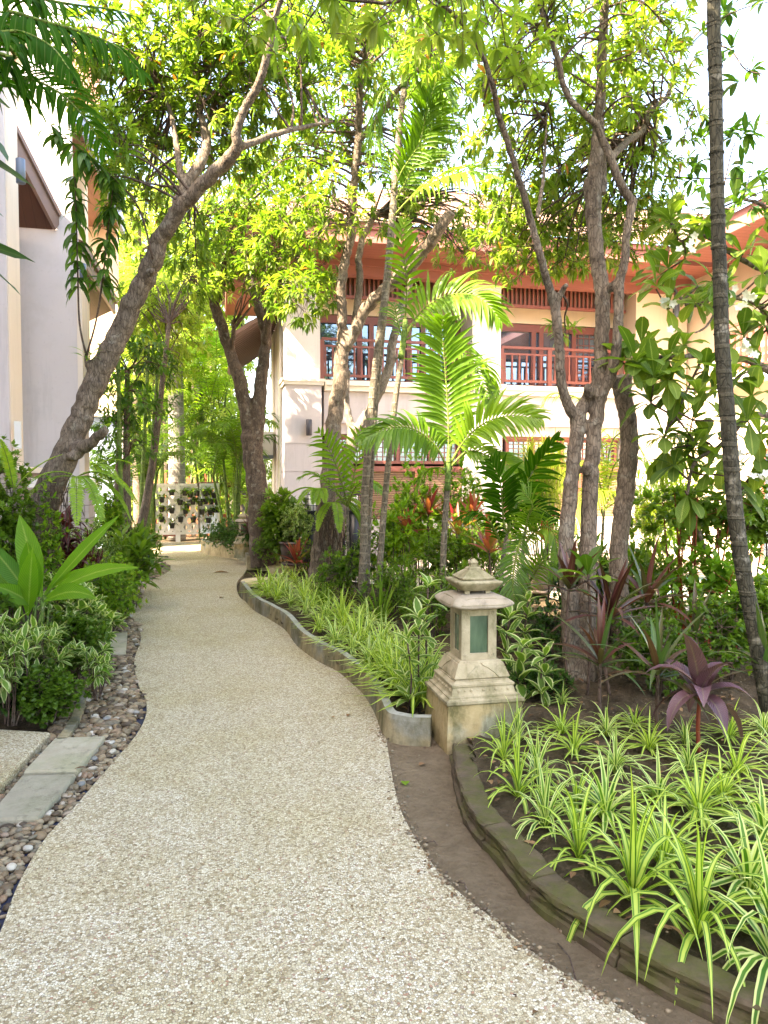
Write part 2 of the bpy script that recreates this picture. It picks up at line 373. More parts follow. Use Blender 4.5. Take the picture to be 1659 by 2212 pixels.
def _tiles(name, c0, c1):
    n = N_(name); co = n.coord(); br = n.n('ShaderNodeTexBrick'); br.inputs['Scale'].default_value = 1; br.inputs['Brick Width'].default_value = .28; br.inputs['Row Height'].default_value = .16; br.inputs['Mortar Size'].default_value = .012
    br.inputs['Color1'].default_value = (*c0, 1); br.inputs['Color2'].default_value = (*c1, 1); br.inputs['Mortar'].default_value = (.07,.04,.03,1)
    n.l(n.mapping(co, (1, 1, 1)), br.inputs[0]); c = n.mix(n.math('MULTIPLY', n.noise(8, co), .4), br.outputs[0], (.18,.10,.08))
    return n.done(n.bsdf(c, .75, .3, n.bump(br.outputs['Fac'], -.6, .02)))
M['tiles'] = _tiles('roof_tiles', (.42,.30,.22), (.34,.20,.15))
def _planks(name, c0, sc_, d='X'):
    n = N_(name); co = n.coord(); w = n.n('ShaderNodeTexWave', wave_type='BANDS', bands_direction=d, wave_profile='SAW'); w.inputs['Scale'].default_value = sc_; w.inputs['Distortion'].default_value = 0; n.l(co, w.inputs[0])
    line = n.ramp(w.outputs['Fac'], [(0, (0,0,0)), (.06, (1,1,1))]); c = n.mix(line, tuple(x*.35 for x in c0), n.mix(n.math('MULTIPLY', n.noise(5, n.mapping(co, (6, 1, 1))), .6), c0, tuple(x*.6 for x in c0)))
    return n.done(n.bsdf(c, .6, .3, n.bump(line, .5, .005)))
M['soffit_red'] = _planks('soffit_planks_red', (.32,.115,.085), 2.2, 'Y')
M['soffit_dark'] = _planks('soffit_planks_dark', (.10,.042,.028), 2.2, 'X')
M['soffit_brown'] = _planks('soffit_planks_brown', (.26,.13,.09), 2.2, 'X')
M['soffit_peach'] = _planks('siding_peach', (.55,.28,.18), 2.0, 'X')
def _blocks():
    n = N_('sandstone_cladding'); co = n.coord(); br = n.n('ShaderNodeTexBrick'); br.inputs['Brick Width'].default_value = .34; br.inputs['Row Height'].default_value = .17; br.inputs['Scale'].default_value = 1; br.inputs['Mortar Size'].default_value = .006
    br.inputs['Color1'].default_value = (.50,.42,.37,1); br.inputs['Color2'].default_value = (.38,.31,.27,1); br.inputs['Mortar'].default_value = (.2,.17,.15,1)
    cx = n.n('ShaderNodeSeparateXYZ'); n.l(co, cx.inputs[0]); cm = n.n('ShaderNodeCombineXYZ'); n.l(n.math('ADD', cx.outputs[0], cx.outputs[1]), cm.inputs[0]); n.l(cx.outputs[2], cm.inputs[1]); n.l(cm.outputs[0], br.inputs[0])
    c = n.mix(n.math('MULTIPLY', n.noise(7, co, 6), .6), br.outputs[0], (.30,.24,.20)); return n.done(n.bsdf(c, .9, .2, n.bump(n.math('ADD', n.noise(30, co), br.outputs['Fac']), .5, .008)))
M['blocks'] = _blocks()

def _path():
    n = N_('exposed_aggregate'); co = n.coord()
    col_ = n.n('ShaderNodeTexVoronoi'); col_.inputs['Scale'].default_value = 118; n.l(co, col_.inputs[0])
    wn_ = n.n('ShaderNodeSeparateColor'); n.l(col_.outputs['Color'], wn_.inputs[0])
    c = n.ramp(wn_.outputs[0], [(0, (.20,.145,.075)), (.14, (.34,.27,.155)), (.38, (.45,.385,.25)), (.62, (.53,.465,.325)), (.85, (.61,.555,.42)), (.955, (.68,.64,.50)), (.975, (.33,.17,.10)), (1, (.28,.25,.20))])
    e = n.vor(118, co, 'DISTANCE_TO_EDGE'); em = n.ramp(e, [(.0, (0,0,0)), (.12, (1,1,1))]); c = n.mix(em, (.17,.135,.08), c)
    big = n.ramp(n.noise(.9, co, 6, .65), [(.42, (0,0,0)), (.62, (1,1,1))])
    c = n.mix(n.math('MULTIPLY', big, .45), c, n.mix(1, c, (.80,.74,.48), 'MULTIPLY'))
    b2 = n.ramp(n.noise(4.5, co, 6, .7), [(.45, (0,0,0)), (.7, (1,1,1))])
    c = n.mix(n.math('MULTIPLY', b2, .35), c, n.mix(1, c, (.70,.66,.54), 'MULTIPLY'))
    h = n.math('ADD', em, n.math('MULTIPLY', wn_.outputs[1], .5))
    return n.done(n.bsdf(c, n.ramp(wn_.outputs[2], [(0, (.35,)*3), (1, (.8,)*3)]), .4, n.bump(h, .5, .004)))
M['path'] = _path()
def _stone(name, c0, c1, moss, mamt, fine=60, mscale=3.0, bmp=.35, grey=None):
    n = N_(name); co = n.coord(); c = n.ramp(n.noise(7, co, 7, .65), [(.3, c0), (.7, c1)])
    if grey: c = n.mix(n.math('MULTIPLY', n.ramp(n.noise(2.3, co, 4), [(.50, (0,0,0)), (.58, (1,1,1))]), .8), c, grey)
    mm = n.ramp(n.noise(mscale, n.mapping(co, (1,1,.6)), 7, .7), [(.44, (0,0,0)), (.62, (1,1,1))])
    c = n.mix(n.math('MULTIPLY', mm, mamt), c, moss)
    dk = n.ramp(n.noise(15, n.mapping(co, (1,1,.35)), 6, .7), [(.55, (0,0,0)), (.7, (1,1,1))]); c = n.mix(n.math('MULTIPLY', dk, .45), c, (.07,.055,.035))
    return n.done(n.bsdf(c, .9, .2, n.bump(n.math('ADD', n.noise(fine, co, 5), n.math('MULTIPLY', n.noise(12, co, 4), 1.5)), bmp, .006)))
M['kerb'] = _stone('old_render_kerb', (.20,.16,.085), (.32,.27,.16), (.085,.075,.03), .85, 50, 4.6, .6, (.19,.195,.165))
M['kerb_top'] = _stone('kerb_top_cement', (.22,.22,.175), (.33,.325,.265), (.15,.17,.09), .5, 50, 3, .5)
M['pedestal'] = _stone('yellow_stained_render', (.30,.21,.09), (.46,.36,.19), (.09,.08,.025), .9, 40, 4.4, .6, (.25,.26,.19))
M['lantern'] = _stone('carved_sandstone', (.27,.22,.125), (.45,.38,.25), (.12,.11,.045), .85, 70, 4, .4)
M['lantern_roof'] = _stone('pink_grey_sandstone', (.29,.235,.165), (.40,.335,.25), (.17,.145,.08), .4, 70, 4, .3)
M['edging'] = _stone('mossy_edging_stone', (.05,.036,.022), (.13,.095,.06), (.06,.068,.010), .7, 45, 6, 1.0)
M['slab'] = _stone('grey_green_slab', (.30,.26,.18), (.40,.36,.27), (.20,.21,.10), .5, 120, 3, .3)
M['slab_agg'] = M['path']
M['slab2'] = _stone('grey_slab_cooler', (.235,.21,.15), (.32,.29,.215), (.16,.16,.09), .5, 120, 5, .3)
M['sandstep'] = _stone('yellow_sandstone_step', (.50,.40,.22), (.62,.52,.32), (.35,.28,.14), .5, 60, 3, .3)
M['rock'] = _stone('tan_rock', (.30,.23,.15), (.45,.36,.25), (.16,.15,.08), .5, 30, 3, .8)
def _soil(name, a, b, litter=.5):
    n = N_(name); co = n.coord(); c = n.ramp(n.noise(9, co, 8, .7), [(.3, a), (.7, b)])
    lt = n.ramp(n.vor(26, co, 'F1', 'Color'), [(.0, (.04,.03,.02)), (.5, (.12,.085,.055)), (1, (.22,.16,.10))])
    mk = n.ramp(n.noise(20, co, 5, .7), [(.52, (0,0,0)), (.6, (1,1,1))]); c = n.mix(n.math('MULTIPLY', mk, litter), c, lt)
    return n.done(n.bsdf(c, .95, .15, n.bump(n.math('ADD', n.noise(70, co, 8, .8), n.math('MULTIPLY', n.vor(38, co), .8)), 1.0, .02)))
M['soil'] = _soil('dark_garden_soil', (.040,.028,.015), (.125,.090,.052))
M['dirt'] = _soil('bare_dirt_strip', (.165,.118,.068), (.255,.19,.118), .22)
M['pave'] = plain('courtyard_paving_pale', (.55,.48,.38), .8, .3, .2, 2)
def _pebble():
    n = N_('river_pebbles'); c = n.ramp(n.attr(), [(0, (.045,.03,.018)), (.2, (.12,.08,.045)), (.4, (.22,.15,.08)), (.6, (.14,.118,.08)), (.78, (.30,.235,.145)), (.92, (.20,.12,.07)), (.985, (.46,.42,.34)), (1, (.15,.155,.15))])
    co = n.coord(); c = n.mix(n.math('MULTIPLY', n.noise(60, co, 5), .5), c, n.mix(1, c, (.5,.5,.45), 'MULTIPLY'))
    return n.done(n.bsdf(c, .6, .35, n.bump(n.noise(90, co, 3), .25, .004)))
M['pebble'] = _pebble()
M['litter'] = leaf_mat('fallen_leaf', [(0, (.10,.045,.02)), (.5, (.22,.11,.05)), (1, (.34,.20,.10))], .2, .7)
M['membrane'] = plain('dark_blue_membrane', (.018,.022,.045), .7, .3, .3, 30)
# ================= GROUND =================
def struct(name, mb, mat, smooth=False):
    o = mb.build(name, mat, smooth=smooth); return tag(o, kind='structure')
b = MB(); b.box((-90, -60, -.6), (110, 150, -.03)); struct('ground', b, M['soil'])
def GX(l, z=0.0): return [tuple(G(u, v, z)[:2]) for u, v in l]

path_left = [(-160,2300),(-40,2085),(0,2027),(39,1923),(96,1824),(156,1758),(213,1691),(270,1625),(298,1589),(314,1557),(317,1532),(313,1511),(302,1493),(293,1461),(290,1435),(293,1419),(302,1395),(304,1379),(297,1352),(283,1339),(279,1325),(287,1312),(305,1292),(310,1272),(328,1255),(357,1240),(368,1229),(360,1222),(337,1214),(300,1203),(290,1190),(330,1172)]
path_right = [(1560,2330),(1460,2265),(1364,2205),(1305,2167),(1224,2119),(1144,2065),(1069,2001),(994,1941),(951,1899),(913,1845),(870,1770),(849,1694),(835,1609),(828,1595),(826,1579),(816,1552),(800,1522),(783,1499),(760,1479),(733,1455),(696,1437),(663,1415),(640,1395),(620,1365),(593,1347),(573,1335),(553,1324),(535,1306),(516,1290),(512,1262),(530,1238),(534,1216),(527,1213),(480,1203),(438,1194),(440,1172)]
def dense(l, n=6): return [tuple(p) for p in smooth_path(np.array(l, float), n)]
PL = GX(dense(path_left)); PR = GX(dense(path_right))
near = [(PR[0][0]+1.2, -1.5), (PL[0][0]-.8, -1.5)]
pathpoly = PL + PR[::-1] + [(PR[0][0], -1.5), (PL[0][0], -1.5)]
b = MB(); sheet(b, pathpoly, .02, thick=.06); struct('path', b, M['path'])

# bare dirt strip along the path on the right
border_bottom = [(972,1641),(976,1680),(983,1716),(999,1775),(1026,1818),(1074,1872),(1133,1950),(1192,2001),(1235,2033),(1364,2119),(1466,2178),(1540,2215),(1700,2290)]
BB = GX(dense(border_bottom))
k0 = 13*6-10
strip = [p for p in GX(dense([(1560,2330)]+path_right[1:14]))]
b = MB()
dp = [(p[0]-.04, p[1]) for p in strip] + [G(930, 1590)[:2]] + [G(985, 1590)[:2]] + [(p[0]+.10, p[1]) for p in BB] + [(BB[-1][0]+.3, -1.2), (PR[0][0]-.1, -1.2)]
sheet(b, dp, .006); struct('bare_dirt', b, M['dirt'])

# ---- planting beds: soil sheets with gentle lumps
def bed(name, poly, z, amp=.026, step=.04, mat='soil'):
    poly = [tuple(map(float, p[:2])) for p in poly]
    b = MB(); xs = [p[0] for p in poly]; ys = [p[1] for p in poly]
    X = np.arange(min(xs), max(xs)+step, step); Y = np.arange(min(ys), max(ys)+step, step)
    gx, gy = np.meshgrid(X, Y, indexing='ij'); pts = np.stack([gx.ravel(), gy.ravel()], 1)
    ins = inpoly(pts, poly).reshape(gx.shape)
    h = z + amp*(np.sin(gx*7.1+gy*3.3)*.4+np.sin(gx*15.7-gy*11.9)*.3+np.sin(gx*3.1-gy*5.7)*.5) + rng.normal(0, amp*.35, gx.shape)
    v = np.stack([gx, gy, h], -1).reshape(-1, 3); ny = gx.shape[1]; q = []
    a, c_ = np.nonzero(ins[:-1, :-1] & ins[1:, :-1] & ins[1:, 1:] & ins[:-1, 1:])
    i0 = a*ny+c_; q = np.stack([i0, i0+ny, i0+ny+1, i0+1], 1)
    b.add(v, q); return struct(name, b, M[mat], smooth=True)
RB = [(p[0]+.09, p[1]+.02) for p in BB]
right_bed = [G(972, 1590)[:2]] + RB + [(4.4, .3), (7.5, 3.0), (7.0, 7.2), (3.4, 7.2), (1.5, 9.6), tuple(G(640,1300)[:2])] + [tuple(G(u, v, .12)[:2]) for u, v in [(553,1300),(620,1345),(663,1385),(733,1430),(783,1468),(816,1515),(835,1550),(905,1565)]]
bed('right_bed_soil', right_bed, .075)
left_bed = [(-1.9, 1.2), (-1.55, 3.4), (-1.7,5),(-1.9,7),(-1.8,10),(-1.7,13),(-1.5,19),(-4.5,19),(-4.5,.5)]
bed('left_bed_soil', [(p[0]-.15, p[1]) for p in left_bed], .03, .02, .1)
b = MB(); sheet(b, [(2.6, 9.8), (14, 9.8), (14, 13.8), (1.4, 13.8), (1.4, 11.5)], .012); sheet(b, [(7.2, 3.0), (14, 3.0), (14, 9.8), (7.2, 9.8)], .012); struct('courtyard_paving', b, M['pave'])
pool = [(4.6,7.6),(6.8,7.4),(7.15,8.6),(6.9,9.9),(5.2,10.2),(4.3,9.2)]
pool = [tuple(p) for p in smooth_path(np.array(pool+[pool[0]], float), 6)[:-1]]
b = MB(); sheet(b, pool, .045); struct('pool_water', b, M['water'])
b = MB(); c0 = np.mean(np.array(pool), axis=0)
for i in range(len(pool)):
    p, q = np.array(pool[i]), np.array(pool[(i+1) % len(pool)]); o1 = p+(p-c0)*.09; o2 = q+(q-c0)*.09
    b.hexa([(*p, .0), (*o1, .0), (*o2, .0), (*q, .0), (*p, .075), (*o1, .075), (*o2, .075), (*q, .075)])
tag(b.build('pool_coping', M['pave'], smooth=False), kind='structure')

# ---- gravel
grav_left = [(-160,2160),(-60,1840),(-35,1800),(60,1640),(105,1592),(140,1530),(170,1470),(195,1400),(215,1340),(240,1290),(262,1255),(290,1225),(300,1206)]
gl = GX(dense([(-700,2300)]+[(-420,1900),(-250,1700),(-60,1625),(60,1612)]+grav_left[4:], 4)); gp = gl + [p for p in GX(dense(path_left[:-2], 3))][::-1]
b = MB(); sheet(b, [(p[0], p[1]) for p in gp], .004); struct('gravel_bedding', b, M['membrane'])
def ico():
    t = (1+5**.5)/2; v = [(-1,t,0),(1,t,0),(-1,-t,0),(1,-t,0),(0,-1,t),(0,1,t),(0,-1,-t),(0,1,-t),(t,0,-1),(t,0,1),(-t,0,-1),(-t,0,1)]
    f = [(0,11,5),(0,5,1),(0,1,7),(0,7,10),(0,10,11),(1,5,9),(5,11,4),(11,10,2),(10,7,6),(7,1,8),(3,9,4),(3,4,2),(3,2,6),(3,6,8),(3,8,9),(4,9,5),(2,4,11),(6,2,10),(8,6,7),(9,8,1)]
    v = [np.array(p)/np.linalg.norm(p) for p in v]
    for _ in range(1):
        cache = {}; nf = []
        def mid(a, c):
            k = (min(a, c), max(a, c))
            if k not in cache: m_ = v[a]+v[c]; v.append(m_/np.linalg.norm(m_)); cache[k] = len(v)-1
            return cache[k]
        for a, c, d in f:
            x, y, z = mid(a, c), mid(c, d), mid(d, a); nf += [(a, x, z), (c, y, x), (d, z, y), (x, y, z)]
        f = nf
    return np.array(v), np.array(f)
IV, IF = ico()
SLABS = {'s1': [(48,1692),(119,1614),(231,1610),(169,1689)], 's2': [(-35,1797),(48,1694),(169,1691),(84,1792)], 's0': [(-300,1590),(0,1597),(119,1604),(0,1733),(-300,1960)],
         's3': [(200,1426),(220,1377),(277,1375),(274,1424)], 's4': [(250,1279),(253,1260),(308,1259),(300,1277)], 's5': [(322,1236),(327,1224),(347,1224),(345,1235)]}
slabp = {k: GX([(np.mean([a for a, _ in v])+(a-np.mean([a for a, _ in v]))*.955, np.mean([q for _, q in v])+(q-np.mean([q for _, q in v]))*.955) for a, q in v]) for k, v in SLABS.items()}
b = MB(); cnt = 0
xs = [p[0] for p in gp]; ys = [p[1] for p in gp]
y = 0.9
while y < max(ys):
    sp = .030 if y < 4.5 else .040 if y < 8 else .055
    X = np.arange(min(xs), max(xs), sp); pts = np.stack([X+rng.uniform(-.5, .5, len(X))*sp, y+rng.uniform(-.5, .5, len(X))*sp], 1)
    pts = pts[inpoly(pts, gp)]
    # stay in view and off the slabs; thin out next to the path edge where the membrane shows
    d = np.min(np.linalg.norm(pts[:, None]-np.array(GX(dense(path_left, 3)))[None], axis=2), axis=1) if len(pts) else np.zeros(0)
    for p, dd in zip(pts, d):
        if p[0] < -p[1]*.42-.25: continue
        if any(inpoly(p[None], slabp[s_])[0] for s_ in ('s0','s1','s2','s3','s4')): continue
        if dd < .012 or (dd < .035 and rng.random() < .5): continue
        for layer in range(1 if dd < .06 else 2):
            s_ = sp*rng.uniform(.42, .78)*(1.25 if rng.random() < .12 else 1); e = np.array([s_*rng.uniform(.9, 1.35), s_*rng.uniform(.65, 1), s_*rng.uniform(.38, .65)])
            v = IV*e*(1+rng.normal(0, .05, IV.shape)); a, ti = rng.uniform(0, 6.28), rng.normal(0, .35)
            ca, sa, ct, st = math.cos(a), math.sin(a), math.cos(ti), math.sin(ti)
            v = v @ np.array([[1,0,0],[0,ct,-st],[0,st,ct]]) @ np.array([[ca,-sa,0],[sa,ca,0],[0,0,1]])
            b.add(v + [p[0]+(rng.uniform(-.3,.3)*sp if layer else 0), p[1]+(rng.uniform(-.3,.3)*sp if layer else 0), e[2]*.6+layer*.014+.004], None, IF, tint=float(rng.random())); cnt += 1
    y += sp*.8
print('pebbles', cnt)
tag(b.build('gravel', M['pebble']), 'rounded brown and tan river pebbles beside the path', 'gravel', kind='stuff')

# ---- stepping slabs
def slab(key, mat, z, th, label, name='stepping_slab'):
    pts = GX(SLABS[key], z) if False else slabp[key]; c = np.mean(np.array(pts), axis=0)
    inner = [tuple(c+(np.array(p)-c)*.97) for p in pts]
    b = MB(); k = len(pts)
    o_ = [(*p, z-.012) for p in pts]; i_ = [(*p, z) for p in inner]; lo = [(*p, z-th) for p in pts]
    A = sum(pts[i][0]*pts[(i+1) % k][1]-pts[(i+1) % k][0]*pts[i][1] for i in range(k))
    q = [(i, (i+1) % k, k+(i+1) % k, k+i) for i in range(k)] + [(2*k+i, 2*k+(i+1) % k, (i+1) % k, i) for i in range(k)]
    if A < 0: q = [x[::-1] for x in q]
    b.add(o_+i_+lo, q); sheet(b, inner, z)
    o = b.build(name, mat, origin=(c[0], c[1], 0), smooth=False)
    for w in o.data.vertices: pass
    return tag(o, label, 'paving slab', 'stepping slabs beside the path')
slab('s0', M['slab_agg'], .075, .09, 'thick pebble-finish slab at the left edge of the view')
slab('s1', M['slab'], .060, .08, 'grey slab with a dead leaf, farther of the pair by the pebble-finish slab')
slab('s2', M['slab2'], .052, .08, 'grey slab nearest the camera, touching the pebble-finish slab')
slab('s3', M['slab'], .050, .05, 'pale square slab half under shrubs, in the pebbles')
slab('s4', M['slab'], .050, .05, 'pale flat slab in the pebbles at the second bend of the path')
slab('s5', M['slab'], .045, .04, 'small bluish slab in the pebbles near the blue scoop')
# curved strip of edging in the pebbles
b = MB(); ep = smooth_path(np.array([G(172,1490,.03), G(176,1515,.03), G(170,1545,.03), G(155,1575,.03), G(134,1606,.03)]), 5)
for i in range(len(ep)-1): b.bar(ep[i], ep[i+1]+(ep[i+1]-ep[i])*.1, .055, .06)
tag(b.build('edging_strip', M['kerb'], origin=ep[0], smooth=False), 'narrow curved concrete edging strip in the pebbles', 'edging')

# ---- raised kerb on the right
def wallrun(pts, h0, h1, w, side, name, mat, topmat, label, z0=0, cat='low wall', wobble=.0015):
    pts = np.array(pts, float)[:, :2]
    for _ in range(4): pts[1:-1] = pts[1:-1]*.5+(pts[:-2]+pts[2:])*.25
    n = len(pts); t = nrm(np.gradient(pts, axis=0)); nn = np.stack([-t[:, 1], t[:, 0]], 1)*side
    h = np.linspace(h0, h1, n) + np.sin(np.arange(n)*.9)*wobble
    ww = np.full(n, w); o = pts; i = pts+nn*ww[:, None]
    ob = pts - nn*.015
    rows = [np.c_[ob, np.full(n, z0)], np.c_[o, h*.85], np.c_[o+nn*.008, h], np.c_[i-nn*.008, h+.002], np.c_[i, h*.8], np.c_[i, np.full(n, z0)]]
    V = np.stack(rows, 1)
    b = MB(); q = []; m_ = []
    for k in range(5):
        qq = [(a*6+k, a*6+k+1, (a+1)*6+k+1, (a+1)*6+k) for a in range(n-1)]
        if side > 0: qq = [x[::-1] for x in qq]
        b.add(V.reshape(-1, 3), qq, m=1 if k == 2 else 0)
    for e in (0, n-1): b.add(V[e], [(0, 1, 4, 5), (1, 2, 3, 4)])
    o_ = b.build(name, [mat, topmat], origin=(*pts[0], 0)); return tag(o_, label, cat)
kp = [G(u, v) for u, v in dense([(519,1283),(535,1306),(553,1324),(573,1335),(593,1347),(620,1365),(640,1395),(663,1415),(696,1437),(733,1455),(760,1479),(783,1499),(800,1522),(816,1552),(826,1582),(836,1600),(870,1610),(930,1614)], 5)]
wallrun(kp, .17, .165, .065, 1, 'raised_kerb', M['kerb'], M['kerb_top'], 'serpentine low cement kerb, stained, holding back the striped plants by the lantern')
fp = [G(u, v) for u, v in dense([(470,1183),(438,1190),(436,1195),(455,1201),(480,1205),(505,1210),(530,1216)], 5)]
wallrun(fp, .27, .27, .09, 1, 'raised_planter_wall', M['kerb'], M['kerb_top'], 'low cement planter wall in front of the far dark hedge')
bed('far_bed_soil', [G(470,1183)[:2], G(440,1190)[:2], G(505,1208)[:2], (1.0, 12.2), (1.1, 16.5), (0.3,18)], .20, .02, .1)
# square pot-like planter at the bend, round step, sandstone steps
c = G(541, 1232); b = MB()
b.box((c[0]-.06, c[1], 0), (c[0]+.40, c[1]+.05, .24)); b.box((c[0]-.06, c[1]+.05, 0), (c[0]-.01, c[1]+.8, .24)); b.box((c[0]-.01, c[1]+.06, 0), (c[0]+.4, c[1]+.8, .19), m=1)
tag(b.build('concrete_planter', [M['kerb'], M['soil']], origin=c, smooth=False), 'small square cement planter box at the bend of the path', 'planter')
c = G(553, 1262); b = MB()
b.tube([c+[.12,0,0], c+[.12,0,.05], c+[.12,0,.06]], [.34, .34, .33], 36)
tag(b.build('round_step', M['sandstep'], origin=c, smooth=False), 'round tan step at the path edge beside the sandstone steps', 'step')
b = MB(); c = G(562, 1232)
b.box(c+[0,.35,0], c+[.62,.43,.34]); b.box(c+[0,-.1,0], c+[.45,.35,.12]); b.box(c+[.30,-.25,0], c+[.40,.34,.20]); b.box(c+[.40,-.25,0], c+[.85,.05,.17])
b.box(c+[.12,-.55,0], c+[.50,-.1,.10])
tag(b.build('sandstone_steps', M['sandstep'], origin=c, smooth=False), 'yellow sandstone steps and upright slab in front of the potted shrubs', 'steps')

# ---- moulded edging stones round the right bed
eb = smooth_path(np.array([G(u, v) for u, v in border_bottom]), 8)[:, :2]
L = np.concatenate([[0], np.cumsum(np.linalg.norm(np.diff(eb, axis=0), axis=1))])
prof = [(0, 0), (0, .028), (.014, .034), (.014, .052), (.026, .057), (.026, .066), (.012, .070), (.012, .086), (.022, .092), (.11, .092), (.12, .086), (.12, 0)]
s0 = 0; k = 0
def eat(s_): return np.array([np.interp(s_, L, eb[:, 0]), np.interp(s_, L, eb[:, 1])])
elabels = ['pale mossy edging stone at the foot of the lantern pedestal', 'edging stone with a chipped corner, second from the lantern', 'plain brown edging stone, third from the lantern', 'dark edging stone overhung by long striped leaves, fourth from the lantern', 'edging stone with a green moss patch, fifth from the lantern', 'long mossy edging stone, second nearest the camera', 'edging stone nearest the camera at the bottom edge', 'edging stone just past the bottom edge']
while s0 < L[-1]-.1:
    ln = [.62, .36, .42, .40, .44, .5, .52, .5][k % 8]; s1 = min(s0+ln, L[-1]); ss = np.linspace(s0+.004, s1-.004, 9); pp = np.array([eat(x) for x in ss])
    t = nrm(np.gradient(pp, axis=0)); nn = np.stack([-t[:, 1], t[:, 0]], 1)
    if np.dot(nn[0], np.array([3.0, 3.0])-pp[0]) < 0: nn = -nn
    dz = rng.normal(0, .004); V = []
    for i in range(9):
        for a, z in prof: V.append([*(pp[i]+nn[i]*(a+rng.normal(0, .0026))), z+dz+rng.normal(0, .0024)])
    m_ = len(prof); q = [(i*m_+j, i*m_+j+1, (i+1)*m_+j+1, (i+1)*m_+j) for i in range(8) for j in range(m_-1)]
    b = MB(); b.add(V, q); b.add(V[:m_], [(0,1,10,11),(1,2,9,10)], [(2,3,9),(3,4,9),(4,5,9),(5,6,9),(6,7,9),(7,8,9)]); b.add(V[-m_:], [(0,1,10,11),(1,2,9,10)], [(2,3,9),(3,4,9),(4,5,9),(5,6,9),(6,7,9),(7,8,9)])
    o = b.build('edging_stone', M['edging'], origin=(*pp[0], 0), smooth=False); tag(o, elabels[min(k, 7)], 'edging stone', 'moulded edging stones round the right bed')
    s0 = s1; k += 1

# ================= BUILDING BEHIND (right) =================
YF = 13.9
def bx(u, Y=YF): return float(PY(u, 1000, Y)[0])
def bz(v, Y=YF, u=900): return float(PY(u, v, Y)[2])
def house(name, loc, label): return empty(name, loc, label, 'building')
def SPL(b, name, mat, parent):
    for v, q, t_, u in zip(b.v, b.q, b.tint, b.uv):
        c_ = MB(); c_.add(v, q-q.min(), tint=t_, uv=u); c_.build(name, mat, parent, smooth=False)
BLD = house('villa', (1.2, YF, 0), 'cream two storey villa with red balconies and columns behind the garden')
X0, X1 = bx(617), bx(695); X2, X3 = bx(1018), bx(1083); X4, X5 = bx(1352, YF+.2), bx(1476)
zled = 3.42; ztop = 5.62; YW = YF+.75
print('villa x', X0, X1, X2, X3, X4, X5)
def pier(x0, x1, y0, y1, mat_lo, mat_hi, joints=True):
    b = MB(); z = 0.0
    for zt in ([.62, 1.15, 1.68, 2.20, zled-.12] if joints else [zled-.12]):
        f = (1-z/3.4)*.05; f2 = (1-zt/3.4)*.05
        b.hexa([(x0-f,y0-f,z+.006),(x1+f*.3,y0-f,z+.006),(x1+f*.3,y1,z+.006),(x0-f,y1,z+.006),(x0-f2,y0-f2,zt-.006),(x1+f2*.3,y0-f2,zt-.006),(x1+f2*.3,y1,zt-.006),(x0-f2,y1,zt-.006)])
        b.box((x0+.01,y0+.01,zt-.01),(x1-.01,y1-.01,zt+.01)); z = zt
    b.box((x0+.02, y0+.02, zled), (x1-.02, y1, ztop+.3), m=1)
    b.build('pier', [mat_lo, mat_hi], BLD, smooth=False)
    c_ = MB(); c_.box((x0-.04, y0-.04, zled-.115), (x1+.04, y1, zled-.05)); c_.box((x0-.07, y0-.07, zled-.05), (x1+.07, y1, zled)); c_.build('moulding', M['cornice'], BLD, smooth=False)
pier(X0, X1, YF, YF+.75, M['wall_lilac'], M['wall_white']); pier(X2, X3, YF, YF+.75, M['wall_lilac'], M['wall_white']); pier(X4, X5, YF-.1, YF+1.2, M['wall_lilac'], M['wall_cream'])
b = MB()
for xa, xb in ((X1, X2), (X3, X4)):
    b.box((xa+.08, YF+.22, 2.62), (xb-.08, YW+.2, zled-.20))          # band under the balcony
    b.box((xa+.08, YF+.32, 2.42), (xb-.08, YW+.2, 2.615))
    b.box((xa+.08, YF+.25, 0), (xb-.08, YW+.2, .75))
SPL(b, 'wall', M['wall_lilac'], BLD)
b = MB()
for xa, xb in ((X1, X2), (X3, X4)): b.box((xa+.08, YF+.12, zled-.19), (xb-.08, YW+.2, zled-.10)); b.box((xa+.08, YF+.06, zled-.095), (xb-.08, YW+.2, zled))
SPL(b, 'balcony_ledge', M['cornice'], BLD)
b = MB()
for xa, xb in ((X1, X2), (X3, X4)): b.box((xa-.02, YW+.05, 4.82), (xb+.02, YW+.3, ztop+.4))
SPL(b, 'upper_wall', M['wall_cream'], BLD)
b = MB(); b.box((X0+.05, YF+.76, 0), (X0+.25, YF+4.6, ztop+.2)); b.build('side_wall', M['wall_lilac'], BLD, smooth=False)
b = MB(); b.box((X0+.02, YF+1.6, 0), (X0+.12, YF+2.1, 4.9)); b.box((X0+.0, YF+3.2, 0), (X0+.1, YF+3.6, 4.9)); SPL(b, 'side_pilaster', M['cornice'], BLD)
b = MB(); b.tube([(X0-.0, YF+.9, .1), (X0-.0, YF+.9, 5.2)], .04, 8); b.build('downpipe', M['ac'], BLD)
b = MB(); b.box((X0+.2, YW+.4, 0), (X5, YW+.5, ztop+.2)); b.build('inner_wall', M['dark_soffit'], BLD, smooth=False)
